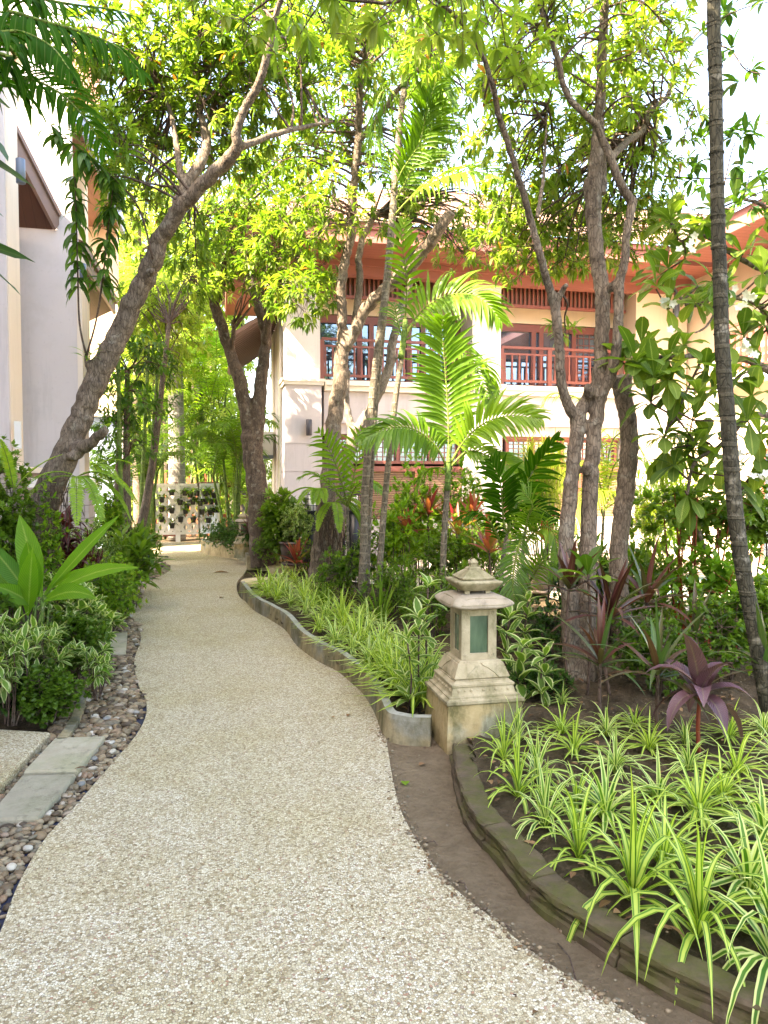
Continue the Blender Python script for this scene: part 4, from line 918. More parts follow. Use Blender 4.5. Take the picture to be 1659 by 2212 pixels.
ordn = ['first', 'second', 'third', 'fourth', 'fifth', 'sixth', 'seventh', 'eighth', 'ninth', 'tenth']
rn = sorted(rows_)
for ri, r_ in enumerate(rn):
    for j, (ro, u) in enumerate(sorted(rows_[r_], key=lambda q: q[1])):
        ro['label'] = f"leafy black pot on the lattice, {ordn[ri]} row down, {ordn[j]} from the left"
# ---- red picket fence behind
fy = ty+2.2; fx0, fx1 = float(PY(325, 1100, fy)[0]), float(PY(505, 1100, fy)[0]); FE = empty('picket_fence', (fx0, fy, 0), 'rusty red wooden picket fence behind the white lattice', 'fence')
b = MB(); x = fx0
while x < fx1: h_ = float(PY(400, 1022, fy)[2])+rng.normal(0, .04); b.box((x, fy, 0), (x+.11, fy+.02, h_)); x += rng.choice([.15, .16, .24])
b.build('pickets', M['fence_red'], FE, smooth=False)
b = MB(); b.box((fx0, fy+.021, .5), (fx1, fy+.06, .6)); b.box((fx0, fy+.021, 1.35), (fx1, fy+.06, 1.45)); b.build('rail', M['fence_red'], FE, smooth=False)

# ================= POTS, BOLLARD LANTERNS, SMALL THINGS =================
def pot(name, c, r, h, mat, label, saucer=True):
    ro = empty(name, c, label, 'plant pot'); c = np.array(c, float)
    b = MB(); b.tube([c+[0,0,z*h] for z in (0, .03, .3, .7, .92, .93, 1.0, 1.0, .90)], [r*.55, r*.62, r*.85, r*.98, r, r*1.06, r*1.06, r*.96, r*.93], 24, cap=True); b.build('bowl', mat, ro)
    b = MB(); b.tube([c+[0,0,h*.88], c+[0,0,h*.9]], [r*.92, r*.92], 24); b.build('soil', M['soil'], ro)
    if saucer: b = MB(); b.tube([c+[0,0,-.03], c+[0,0,0.0], c+[0,0,.01]], [r*.8, r*.95, r*.9], 24); b.build('saucer', mat, ro)
    return ro
POTA = P(1167, 1180, 9.8); POTA[2] = .06
pot('bowl_pot', POTA, .24, .30, M['clay_grey'], 'grey brown bowl pot of tall papyrus on the courtyard paving')
POTB = P(640, 1178, 11.6); POTB[2] = .22
pot('glazed_pot', POTB, .26, .34, M['glazed'], 'dark glazed bowl pot beside the sandstone steps')
for i, (u, lab) in enumerate(((675, 'left of the trunk'), (733, 'right of the trunk'), (766, 'between trunk and bamboo palms'))):
    c = P(u, 1150, 11.6); c[2] = 0; zt = float(P(u, 1057, 11.6)[2])
    ro = empty('cage_bollard', c, 'black cage garden bollard light ' + lab, 'garden light', 'black cage bollard lights by the villa')
    b = MB(); b.tube([c, c+[0,0,zt-.35]], [.09, .09], 14); b.tube([c+[0,0,zt-.35], c+[0,0,zt-.33]], [.12, .12], 14); b.build('body', M['black_plastic'], ro)
    b = MB()
    for k in range(8): a = k*math.pi/4; e = np.array([math.cos(a), math.sin(a), 0]); b.tube([c+e*.11+[0,0,zt-.33], c+e*.11+[0,0,zt-.08], c+e*.07+[0,0,zt-.02], c+[0,0,zt]], .006, 5)
    for z in (.25, .15, .08): b.tube([c+np.array([math.cos(a)*.11, math.sin(a)*.11, zt-z]) for a in np.linspace(0, 6.283, 17)], .006, 5, cap=False)
    b.build('cage', M['black_plastic'], ro)
    b = MB(); b.tube([c+[0,0,zt-.33], c+[0,0,zt-.1]], [.055, .055], 12); b.build('lens', M['white_paint'], ro)
# rocks by the pool
def rock(c, e, label):
    v = IV.copy(); v, f = v, IF
    for _ in range(1):
        pass
    nz = np.array([math.sin(p[0]*3.1+c[0])*math.cos(p[1]*2.7)*.12+math.sin(p[2]*5+c[1])*.08 for p in v])
    vv = v*(1+nz[:, None]+rng.normal(0, .03, (len(v), 1)))*e + c
    b = MB(); b.add(vv, None, f); o = b.build('rock', M['rock'], origin=c); m_ = o.modifiers.new('s', 'SUBSURF'); m_.levels = m_.render_levels = 2
    return tag(o, label, 'rock', 'tan rocks by the pool')
rock(P(1350, 1280, 7.6)*[1,1,0]+[0,0,.2], np.array([.30, .24, .24]), 'large tan rock behind the three trunks by the pool')
rock(P(1415, 1288, 8.0)*[1,1,0]+[0,0,.15], np.array([.25, .2, .18]), 'smaller tan rock right of the large one by the pool')
rock(P(1330, 1160, 9.6)*[1,1,0]+[0,0,.2], np.array([.34, .3, .28]), 'pale rock at the far rim of the pool')
# blue scoop by the path
c = G(322, 1206, .03); ro = empty('garden_scoop', c, 'blue plastic scoop with black handle lying at the path edge', 'scoop')
b = MB(); b.hexa([c+[-.30,-.06,0], c+[.02,-.07,0], c+[.02,.07,0], c+[-.30,.06,0], c+[-.34,-.10,.07], c+[.02,-.09,.06], c+[.02,.09,.06], c+[-.34,.10,.07]]); b.build('pan', M['blue_plastic'], ro, smooth=False)
b = MB(); b.tube([c+[.02,0,.03], c+[.2,0,.035], c+[.36,-.02,.02]], .012, 6); b.build('handle', M['black_plastic'], ro)
# fallen leaves
def fallen(u, v, L, W, mat, label, az=0.3, tint=.6, z=.026):
    c = G(u, v, z); b = MB(); b.leaves(c, [math.cos(az), math.sin(az), .10], (0,0,1), L, W, .25, [.05, .7, 1, .8, .35, .02], tint, .2)
    tag(b.build('fallen_leaf', mat, origin=c), label, 'leaf', 'fallen leaves')
fallen(876, 1696, .055, .045, M['lime'], 'fresh green leaf lying on the bare dirt strip', 1.4, .6, .014)
fallen(462, 1237, .26, .10, M['litter'], 'large orange brown leaf on the far part of the path', .1, .95)
fallen(750, 1547, .045, .03, M['litter'], 'small reddish leaf on the path left of the kerb', .9, .5)
fallen(722, 1550, .04, .02, M['litter'], 'thin yellowish leaf fragment on the path near the kerb', 2, .9)
fallen(475, 1292, .08, .05, M['litter'], 'dark brown curled leaf on the path near the round step', 1, .05)
fallen(577, 1334, .07, .03, M['litter'], 'dark leaf at the foot of the kerb where it starts', .3, .1)
fallen(905, 1653, .05, .03, M['litter'], 'red brown leaf on dirt beside the pedestal corner', .5, .6, .014)
fallen(446, 1210, .05, .04, M['litter'], 'tiny dark leaf on the far path beside the planter wall', 1, .02)
fallen(160, 1661, .07, .02, M['litter'], 'dark thin leaf lying on the grey slab', .2, .02, .068)
fallen(1150, 2188, .02, .014, M['litter'], 'tiny dark leaf on the path near the bottom edge', .2, .1)
fallen(372, 1184, .10, .03, M['white_paint'], 'pale scrap of leaf on the far path', .2, .1)
b = MB(); n_ = 150; uu = rng.uniform(-100, 1500, n_); vv = rng.uniform(1400, 2200, n_); pts = np.array([G(a, c_, .024) for a, c_ in zip(uu, vv)]); k_ = inpoly(pts[:, :2], pathpoly); pts = pts[k_]; n_ = len(pts); az = rng.uniform(0, 6.28, n_)
b.leaves(pts, np.stack([np.cos(az), np.sin(az), np.full(n_, .05)], 1), (0,0,1), rng.uniform(.005, .014, n_), rng.uniform(.003, .008, n_), .1, [.2, 1, .8, .1], rng.uniform(0, .6, n_), .2)
e_ = np.array(PL[60:150]+PR[20:110]); k2 = rng.integers(0, len(e_), 70); p2 = np.c_[e_[k2]+rng.normal(0, .07, (70, 2)), np.full(70, .026)]; p2 = p2[inpoly(p2[:, :2], pathpoly)]; n2 = len(p2); a2 = rng.uniform(0, 6.28, n2)
b.leaves(p2, np.stack([np.cos(a2), np.sin(a2), np.full(n2, .08)], 1), (0,0,1), rng.uniform(.012, .035, n2), rng.uniform(.006, .015, n2), .2, [.1, .8, 1, .5, .05], rng.uniform(0, 1, n2), .2)
tag(b.build('debris', M['litter']), 'tiny dark bits of leaf litter scattered on the path', 'litter', kind='stuff')
# leaf litter on the beds
b = MB(); n_ = 900; pts = np.stack([rng.uniform(.9, 5.5, n_), rng.uniform(2.0, 8.0, n_), np.full(n_, .10)], 1); pts = pts[inpoly(pts[:, :2], right_bed)]
p2 = np.stack([rng.uniform(-2.6, -1.2, 250), rng.uniform(3.6, 9, 250), np.full(250, .06)], 1); pts = np.vstack([pts, p2]); n_ = len(pts); az = rng.uniform(0, 6.28, n_)
b.leaves(pts, np.stack([np.cos(az), np.sin(az), rng.uniform(0, .3, n_)], 1), (0,0,1), rng.uniform(.02, .07, n_), rng.uniform(.01, .03, n_), rng.uniform(0, 1, n_), [.1, .8, 1, .6, .05], rng.random(n_), .2)
tag(b.build('leaf_litter', M['litter']), 'dry brown leaf litter on the dark garden soil', 'litter', kind='stuff')
b = MB()
for (u0, v0, u1, v1) in ((1062, 1995, 1105, 2010), (1205, 2038, 1245, 2120), (920, 1820, 945, 1826), (1100, 2150, 1115, 2165), (985, 1905, 1010, 1925)):
    a = G(u0, v0, .012); c_ = G(u1, v1, .012); mdl = (a+c_)/2+[0.01, 0, .012]; b.tube([a, mdl, c_], .0025, 5)
tag(b.build('twig_debris', M['twig']), 'thin dead twigs on the bare dirt strip', 'litter', kind='stuff')
# ================= PLANT BUILDERS =================
WH = [.12, .62, 1.0, .92, .55, .03]        # lanceolate, widest past the middle
OV = [.10, .75, 1.0, .85, .45, .03]
OB = [.08, .35, .70, 1.0, .85, .25]        # obovate (frangipani)
ST = [.55, .9, 1, .95, .8, .6, .32, .02]   # strap
def tufts(mb, pos, axis, k, L, W, droop, spread=1.1, prof=WH, tlo=0, thi=1, fold=.15, wave=0.0, jit=.25):
    """whorls of k leaves at every pos (N,3) round axis (N,3)"""
    pos = np.atleast_2d(pos); N = len(pos); axis = nrm(np.broadcast_to(axis, (N, 3)))
    ref = np.where(np.abs(axis[:, 2:3]) < .9, np.array([[0, 0, 1.0]]), np.array([[1.0, 0, 0]]))
    a = nrm(np.cross(axis, ref)); b_ = np.cross(axis, a)
    th = (np.arange(k)*2.399)[None] + rng.uniform(0, 6.28, (N, 1)); fr = np.linspace(0, 1, k)[None]
    el = spread*(1.15-.75*fr) + rng.normal(0, jit*.5, (N, k))           # angle off the axis
    d = axis[:, None]*np.cos(el)[..., None] + (a[:, None]*np.cos(th)[..., None]+b_[:, None]*np.sin(th)[..., None])*np.sin(el)[..., None]
    d = d + rng.normal(0, jit*.4, d.shape)
    base = pos[:, None] + axis[:, None]*(fr*L*.12)[..., None]
    t0 = rng.uniform(tlo, thi, (N, 1)); tint = np.clip(t0*.6+rng.uniform(tlo, thi, (N, k))*.4 + (rng.random((N, k)) > .992)*.9, 0, 1)
    ll = L*rng.uniform(.65, 1.15, (N, k)); ww = W*rng.uniform(.8, 1.2, (N, k)); dr = droop*rng.uniform(.5, 1.5, (N, k))
    mb.leaves(base.reshape(-1, 3), d.reshape(-1, 3), (0, 0, 1), ll.ravel(), ww.ravel(), dr.ravel(), prof, tint.ravel(), fold, wave=wave)

NF, LF_ = .92, .80
def grow(root, skels, blobs, mats, leafL, leafW, k=9, twigmat='twig', tlo=0, thi=1, droop=.9, twl=.35, name_f='crown', prof=WH, upb=.25, bough_r=.014):
    """boughs run from the nearest limb to each leafy blob, twigs from the bough to each whorl.
    blob = (centre xyz, (rx, ry, rz), n)"""
    sk = np.vstack(skels); tw = MB(); cr = MB(); L0, W0 = leafL, leafW
    for cen, rad, n in blobs:
        cen = np.asarray(cen, float); rad = np.asarray(rad, float); leafL, leafW = L0, W0
        nb = max(1, int(n/9))
        bt = cen + rng.normal(0, .45, (nb, 3))*rad
        ends = []
        for e in bt:
            i = np.argmin(np.linalg.norm(sk-e, axis=1)+rng.uniform(0, .55*np.mean(rad)+.12, len(sk))); s_ = sk[i]; ln = np.linalg.norm(e-s_)
            mid = (s_+e)/2 + np.array([0, 0, .14*ln]) + rng.normal(0, .06*ln, 3)
            pth = smooth_path(np.array([s_, s_*.4+mid*.6+rng.normal(0, .03*ln, 3), mid*.5+e*.5+[0,0,.06*ln], e]), 3)
            tw.tube(pth, np.linspace(bough_r, .005, len(pth)), 5, cap=False); ends.append(pth)
        allp = np.vstack([p[len(p)//3:] for p in ends])
        n = int(n*NF); leafL = leafL*LF_; leafW = leafW*LF_*.95; u_ = nrm(rng.normal(0, 1, (n, 3)))*rng.random((n, 1))**.36*1.32
        pos = cen + u_*rad
        D = np.linalg.norm(pos[:, None]-allp[None], axis=2); idx = D.argmin(1)
        ax = np.zeros((n, 3))
        for j in range(n):
            s_ = allp[idx[j]]; e = pos[j]; ln = np.linalg.norm(e-s_)
            mid = (s_+e)/2 + np.array([0, 0, -.10*ln]) + rng.normal(0, .08*ln, 3)
            tw.tube(np.array([s_, mid, e]), [.0042, .0034, .0026], 3, cap=False)
            ax[j] = e-mid
        ax = nrm(nrm(ax) + np.array([0, 0, upb]))
        tufts(cr, pos, ax, k, leafL, leafW, droop, 1.15, prof, tlo, thi)
    tw.build('branches', M[twigmat], root)
    cr.build(name_f, mats, root)
def trunk(root, limbs, mat='bark', name='trunk', vox=.014, sides=14, rough=.05, jit=.006, rs=1.0):
    """limbs: list of (points[u,v,d] , radii);   thick ones merged by a remesh so forks join"""
    b = MB(); sk = []
    for pts, rad in limbs:
        pts = np.asarray(pts, float); rad = np.asarray(rad, float)*rs
        if len(rad) != len(pts): rad = np.interp(np.linspace(0, 1, len(pts)), np.linspace(0, 1, len(rad)), rad)
        q = smooth_path(np.c_[pts, rad], 7); n = len(q)
        q[:, :3] += np.cumsum(rng.normal(0, 1, (n, 3)), 0)*0 + rng.normal(0, jit, (n, 3))*(q[:, 3:4]/.06).clip(.2, 1.5)
        b.tube(q[:, :3], np.maximum(q[:, 3], .006), sides, rough=rough); sk.append(q[:, :3])
    o = b.build(name, M[mat], root)
    if vox:
        m_ = o.modifiers.new('r', 'REMESH'); m_.mode = 'VOXEL'; m_.voxel_size = vox; m_.use_smooth_shade = True
        s_ = o.modifiers.new('s', 'SMOOTH'); s_.factor = .5; s_.iterations = 3
        t_ = bpy.data.textures.new('bark_lumps', 'CLOUDS'); t_.noise_scale = .045; t_.noise_depth = 3
        d_ = o.modifiers.new('d', 'DISPLACE'); d_.texture = t_; d_.strength = .007; d_.mid_level = .5; d_.texture_coords = 'LOCAL'
    return sk
def LM(pts, d, r0, r1=None): 
    p = PP(pts, d); return (p, [r0, r1 if r1 is not None else r0])
def knob(p, r, d=(0,0,1)): p = np.asarray(p, float); d = nrm(d); return (np.array([p-d*r, p, p+d*r*.6]), [r*.7, r, r*.5])

def frond(mb, pts, L, W, n, ang=55, nv=None, droop=.6, tint=(0, 1), r0=.012, start=.12, split=.0, hang=0.0, prof=(.25, .85, 1, .8, .4, .03)):
    """pinnate leaf: midrib tube (material 1) + leaflets (material 0) on both sides"""
    q = smooth_path(np.asarray(pts, float), 8); m_ = len(q); mb.tube(q, np.linspace(r0, .002, m_), 6, m=1, cap=False)
    S = np.concatenate([[0], np.cumsum(np.linalg.norm(np.diff(q, axis=0), axis=1))]); t = nrm(np.gradient(q, axis=0))
    f = np.linspace(start, 1, n); s_ = f*S[-1]
    pos = np.stack([np.interp(s_, S, q[:, k]) for k in range(3)], 1); tt = nrm(np.stack([np.interp(s_, S, t[:, k]) for k in range(3)], 1))
    up = np.array([0, 0, 1.0]) if nv is None else np.asarray(nv, float)
    nn = nrm(up - tt*np.sum(tt*up, axis=1, keepdims=True)); sd = np.cross(tt, nn)
    env = np.sin(np.pi*np.clip((f-start)/(1-start)*.86+.10, 0, 1))**.6
    t0, t1 = tint; base_t = rng.uniform(t0, t1)
    for sg in (-1, 1):
        a = R(ang)*(1-.45*f**2) + rng.normal(0, .06, n)
        d = tt*np.cos(a)[:, None] + sd*sg*np.sin(a)[:, None] + nn*.22 - np.array([0, 0, 1.0])*hang
        ti = np.clip(base_t*.6+rng.uniform(t0, t1, n)*.4, 0, 1)
        keep = rng.random(n) > split
        mb.leaves(pos[keep], d[keep], nn[keep], (L*env*rng.uniform(.9, 1.08, n))[keep], W*(.6+.4*env)[keep]*rng.uniform(.85, 1.15, keep.sum()), droop*rng.uniform(.6, 1.4, keep.sum()), prof, ti[keep], .22)
def frond_obj(root, pts, L, W, n, mat='palm', **kw):
    b = MB(); frond(b, pts, L, W, n, **kw); return b.build('frond', [M[mat], M['rachis']], root)
def arch(base, az, length, rise, reach, n=5):
    """simple arched midrib"""
    base = np.asarray(base, float); f = np.linspace(0, 1, n); d = np.array([math.cos(az), math.sin(az), 0])
    return base + d*(reach*f**1.1)[:, None]*1.0 + np.array([0, 0, 1.0])*(rise*np.sin(f*math.pi*.72)/math.sin(math.pi*.5))[:, None]
CL = -_f      # towards the camera, for fronds that face the path

def strapplant(name, n, L, W, droop, mat, stem_h=0, tlo=0, thi=1, elev=(20, 80), curve=1.0, prof=ST, fold=.16, stemr=.012, stemmat='twig', label=None, cat='plant', group=None, loc=(0,0,0), rz=0, floor=False):
    root = empty(name, loc, label, cat, group); l = np.array(loc, float); b = MB()
    az = np.arange(n)*2.399+rng.uniform(-.25, .25, n)+rz; f = np.linspace(0, 1, n); el = R(1)*(elev[0]+(elev[1]-elev[0])*f**1.1)+rng.normal(0, .10, n)
    d = np.stack([np.cos(az)*np.cos(el), np.sin(az)*np.cos(el), np.sin(el)], 1)
    base = l+np.array([0, 0, stem_h])+d*[.012, .012, 0]+np.array([0, 0, 1])*((f-.5)*.05*(1 if stem_h else .3))[:, None]
    dr = droop*(1.15-.6*f)*rng.uniform(.7, 1.3, n); ll = L*rng.uniform(.7, 1.12, n)
    b.leaves(base, d, (0, 0, 1), ll, W*rng.uniform(.8, 1.15, n), dr, prof, rng.uniform(tlo, thi, n), fold, wave=.10, floor=(l[2]+floor if floor else None))
    b.build('leaves', mat, root)
    if stem_h:
        s = MB(); q = smooth_path(np.array([l, l+[.02*rng.normal(), .02*rng.normal(), stem_h*.5], l+[0, 0, stem_h+.02]]), 4); s.tube(q, np.linspace(stemr, stemr*.8, len(q)), 8); s.build('stem', M[stemmat], root)
    return root
def shrub(c, rad, h, ntuft, k, L, W, mat, label, cat='shrub', name='shrub', stems=7, base_clear=.15, droop=.4, spread=1.1, prof=OV, tlo=0, thi=1, group=None, stemmat='twig', stemr=.006, flat=.55, top=False, fold=.12, upb=.6):
    c = np.asarray(c, float); root = empty(name, c, label, cat, group); b = MB(); s = MB()
    rx, ry = (rad, rad) if np.isscalar(rad) else rad
    cen = c+np.array([0, 0, h*(base_clear+(1-base_clear)*.5)]); R3 = np.array([rx, ry, h*(1-base_clear)*.5])
    u_ = nrm(rng.normal(0, 1, (ntuft, 3)))*(rng.random((ntuft, 1))**flat)
    lump = 1+.16*np.sin(u_[:, :1]*5+c[0]*3)+.14*np.sin(u_[:, 1:2]*6+c[1]*5)
    pos = cen+u_*R3*lump
    if top: pos[:, 2] = np.maximum(pos[:, 2], cen[2]-R3[2]*.5)
    sp = []
    for i in range(stems):
        az = rng.uniform(0, 6.28); rr = rng.uniform(.1, .75); e = cen+np.array([math.cos(az)*rx*rr, math.sin(az)*ry*rr, R3[2]*rng.uniform(.1, .7)]); b0 = c+np.array([math.cos(az)*rx*.18, math.sin(az)*ry*.18, -.02])
        q = smooth_path(np.array([b0, b0*.5+e*.5+rng.normal(0, .04, 3)*h, e]), 4); s.tube(q, np.linspace(stemr, stemr*.45, len(q)), 5, cap=False); sp.append(q[len(q)//3:])
    sp = np.vstack(sp)
    for j in range(0, ntuft, max(1, ntuft//90)):
        i = np.argmin(np.linalg.norm(sp-pos[j], axis=1)); s.tube(np.array([sp[i], pos[j]]), [.0028, .0018], 3, cap=False)
    ax = nrm((pos-cen)/R3*.8+rng.normal(0, .35, (ntuft, 3))+[0, 0, upb])
    tufts(b, pos, ax, k, L, W, droop, spread, prof, tlo, thi, fold)
    b.build('foliage', M[mat], root); s.build('stems', M[stemmat], root); return root
def blobs(l): 
    out = []
    for u, v, d, ru, rv, rd, n in l:
        p = P(u, v, d); out.append((p, np.array([ru*d/F, rd, rv*d/F]), n))
    return out
# ================= TREES =================
# --- leaning tree on the left
c = G(62, 1400); T1 = empty('leaning_tree', c, 'thick leaning tree trunk on the left, forking high over the path', 'tree')
L1 = [(50,1430,6.5),(72,1290,6.5),(88,1160,6.5),(105,1060,6.5),(150,965,6.5),(180,890,6.5),(208,820,6.5),(245,745,6.5),(285,660,6.5),(325,575,6.45),(348,515,6.4),(385,455,6.3)]
sk1 = trunk(T1, [
 (PP(L1), [.19,.175,.165,.155,.135,.125,.125,.118,.112,.105,.09,.085]),
 (PP([(385,455,6.3),(430,405,6.2),(480,358,6.1),(512,318,6.0),(508,290,5.95),(530,232,5.9),(560,178,5.8),(582,105,5.7),(600,20,5.6),(640,-80,5.4)]), [.08,.075,.07,.06,.05,.045,.042,.038,.032,.02]),
 (PP([(372,470,6.4),(405,398,6.6),(435,345,6.7),(446,305,6.8),(432,240,6.9),(424,160,6.9),(415,90,6.9),(425,-20,6.9)]), [.07,.065,.06,.05,.042,.038,.034,.02]),
 (PP([(512,322,6.0),(570,298,6.2),(640,278,6.5),(720,262,6.9)]), [.045,.035,.03,.018]),
 (PP([(396,405,6.55),(385,345,6.7),(377,285,6.8),(368,240,6.9),(330,150,7.0)]), [.045,.04,.032,.03,.015]),
 (PP([(446,310,6.8),(470,210,7.2),(560,150,7.6)]), [.04,.03,.015]),
 (PP([(160,975,6.45),(195,958,6.35),(228,926,6.25)]), [.09,.062,.05]),
 (PP([(196,800,6.45),(188,782,6.42),(185,765,6.4)]), [.05,.03,.022]),
 (PP([(150,985,6.35),(162,988,6.28)]), [.06,.035]),
 (PP([(322,590,6.35),(330,585,6.25)]), [.05,.03]),
], 'bark', vox=.016, rs=.80)
e1 = [a for a in sk1[1:6]]
grow(T1, e1+[P(185,765,6.4)[None]], blobs([
 (250,190,7.1,90,110,.7,140), (330,300,7.5,80,90,.6,100), (400,180,7.3,90,110,.6,150), (330,80,6.9,110,80,.7,160), (500,230,7.0,90,110,.5,130), (560,110,6.6,90,90,.6,130),
 (470,50,6.5,100,70,.6,130), (300,430,7.6,60,60,.5,60), (640,200,7.2,80,90,.6,110), (170,120,6.6,60,70,.5,50), (480,330,7.4,70,50,.4,60), (420,520,7.0,50,50,.5,40), (250,330,6.0,40,60,.4,50)]), M['canopy'], .150, .038, 9)
# shoots that hang in front of the lilac wall
b = MB(); s = MB()
for pts, n in (([(186,768,6.3),(172,700,6.2),(168,600,6.1),(165,480,6.0),(160,330,5.9)], 17), ([(187,768,6.3),(208,690,6.2),(222,600,6.1),(235,480,6.0),(246,390,5.9)], 17), ([(330,560,6.2),(300,450,6.0),(240,380,5.8),(180,330,5.6),(110,270,5.5)], 12)):
    q = smooth_path(PP(pts), 6); s.tube(q, np.linspace(.010, .004, len(q)), 5); ii = np.linspace(len(q)*.45, len(q)-1, n).astype(int)
    for i in ii:
        k = 5; az = rng.uniform(0, 6.28, k); b.leaves(q[i]+np.zeros((k, 3)), np.stack([np.cos(az), np.sin(az)*.8, rng.uniform(-.7, .3, k)], 1), (0,0,1), rng.uniform(.14, .23, k), rng.uniform(.04, .055, k), rng.uniform(1.0, 2.2, k), WH, rng.uniform(0, .8, k), .12, wave=.15)
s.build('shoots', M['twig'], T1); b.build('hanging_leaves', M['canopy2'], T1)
b = MB(); az = rng.uniform(0, 6.28, 26); p0 = np.array([P(187,770,6.35)]*16+[P(229,922,6.2)]*10); b.leaves(p0+rng.normal(0,.02,(26,3)), np.stack([np.cos(az), np.sin(az), rng.uniform(.2,1.3,26)], 1), (0,0,1), rng.uniform(.07,.16,26), .02, .8, WH, rng.random(26), .1); b.build('sprout', M['lime'], T1)
# hanging roots on the trunk
b = MB()
for i in range(26):
    p = P(rng.uniform(95, 165), rng.uniform(1030, 1075), 6.32); e = p+[rng.normal(0,.05), -.02, -rng.uniform(.15, .55)]; b.tube(smooth_path(np.array([p, (p+e)/2+rng.normal(0,.03,3), e]), 3), .0035, 4)
b.build('aerial_roots', M['twig'], T1)
# --- two-stemmed tree in the far bed
T2 = empty('twin_stem_tree', P(565,1205,12.4), 'dark tree with two crooked stems beside the villa corner', 'tree')
sk2 = trunk(T2, [
 (PP([(568,1225,12.4),(563,1150,12.4),(558,1080,12.4),(548,1000,12.4),(540,940,12.4)]), [.27,.25,.235,.22,.20]),
 (PP([(540,950,12.4),(530,880,12.4),(516,820,12.3),(497,762,12.3),(478,700,12.2),(463,660,12.2),(470,640,12.2),(484,600,12.1),(478,540,12.0)]), [.16,.15,.14,.125,.115,.105,.09,.07,.05]),
 (PP([(552,960,12.4),(560,880,12.4),(566,800,12.5),(575,730,12.6),(560,670,12.6),(545,620,12.7),(540,580,12.8),(548,500,12.9)]), [.16,.15,.135,.12,.11,.10,.08,.05]),
 (PP([(572,740,12.5),(582,690,12.4),(575,655,12.4),(600,600,12.3)]), [.09,.08,.06,.03]), (PP([(497,762,12.3),(505,720,12.1),(503,690,12.1)]), [.07,.055,.04]),
 (PP([(466,665,12.2),(448,620,12.1),(432,560,12.0),(430,480,11.8)]), [.08,.06,.04,.02])], 'bark_dark', vox=.024, rs=.78)
grow(T2, sk2[1:], blobs([(430,560,11.6,70,50,1.0,90), (520,520,11.5,80,60,1.0,120), (470,420,11.5,110,70,1.2,150), (600,420,11.0,80,50,1.0,110), (560,600,11.2,50,40,.8,60), (440,610,11.2,40,30,.8,40), (640,510,10.5,60,60,.8,90), (640,640,10.2,50,50,.6,80), (590,540,10.6,60,50,.6,80),(700,600,10.2,30,60,.4,40)]), M['canopy'], .20, .05, 9, bough_r=.014)
# --- big forked tree in the middle
T3 = empty('forked_tree', G(692, 1246, .0), 'grey forked tree with sawn off limb in the middle of the picture', 'tree')
sk3 = trunk(T3, [
 (PP([(688,1262,9.9),(692,1200,9.9),(703,1120,9.9),(714,1000,9.9),(724,900,9.9),(733,820,9.9),(742,748,9.9)]), [.19,.165,.155,.14,.135,.13,.125]),
 (PP([(742,755,9.9),(740,700,9.9),(737,620,9.8),(745,560,9.8),(758,510,9.7),(760,440,9.6),(768,370,9.5),(774,305,9.4),(776,230,9.2),(782,150,9.0),(800,60,8.6),(820,-40,8.2)]), [.10,.09,.085,.082,.08,.075,.07,.066,.06,.05,.04,.03]),
 (PP([(745,752,9.9),(765,720,9.85),(788,672,9.8),(830,625,9.6),(880,585,9.4),(912,545,9.2),(945,500,9.0),(974,456,8.9)]), [.10,.10,.10,.10,.10,.098,.095,.085]),
 (PP([(765,722,9.9),(772,660,10.0),(778,600,10.0),(774,560,10.0),(782,520,10.0),(800,480,10.0),(822,456,10.0)]), [.07,.07,.066,.062,.06,.055,.05]),
 (PP([(774,310,9.4),(815,258,9.2),(862,190,9.0),(895,160,8.8),(920,110,8.6),(960,20,8.2)]), [.05,.045,.04,.035,.025,.015]),
 (PP([(840,625,9.8),(870,570,10.2),(910,540,10.4),(948,505,10.6),(970,470,10.8)]), [.075,.08,.075,.07,.06]),
], 'bark', vox=.02, rs=.78)
sk3b = trunk(T3, [
 (PP([(716,1250,10.4),(728,1150,10.4),(742,1050,10.4),(756,975,10.4),(766,925,10.4)]), [.16,.13,.12,.115,.115]),
 (PP([(764,935,10.4),(752,895,10.4),(748,840,10.4),(752,800,10.4)]), [.085,.07,.062,.055]),
 (PP([(768,930,10.4),(792,895,10.4),(818,850,10.3),(840,795,10.2),(848,740,10.1),(860,690,10.0),(872,650,10.0),(890,600,10.0)]), [.09,.09,.09,.088,.085,.075,.07,.05]),
 (PP([(848,780,10.2),(862,772,10.1)]), [.04,.02])], 'bark_pale', name='second_trunk', vox=.02, rs=.76)
grow(T3, [sk3[1][30:], sk3[4], sk3[3][-6:]], blobs([(760,200,9.8,100,100,.7,170), (880,120,9.6,110,90,.7,170), (700,330,10.0,80,80,.6,110), (660,80,8.6,90,80,.8,130), (800,30,8.0,130,60,.9,150), (960,230,8.6,80,80,.8,100), (700,450,9.2,80,60,.8,90), (860,380,9.4,60,50,.6,60), (950,420,9.8,80,50,.8,70), (960,20,6.6,110,60,.8,120),(1010,530,10.2,70,50,.6,80), (1060,470,10.0,70,50,.6,70), (620,330,9.6,70,60,.6,70), (860,480,10.4,70,35,.5,50), (930,350,9.8,70,50,.5,60)]), M['canopy'], .165, .042, 9, bough_r=.02)
# fern and roots on the trunk base
b = MB()
for i in range(34):
    p = P(rng.uniform(684, 735), rng.uniform(1080, 1160), 9.72); e = p+[rng.normal(0,.06), -.03, -rng.uniform(.3, .9)]; b.tube(smooth_path(np.array([p, (p+e)/2+rng.normal(0,.04,3), e]), 3), .005, 4)
b.build('aerial_roots', M['twig'], T3)
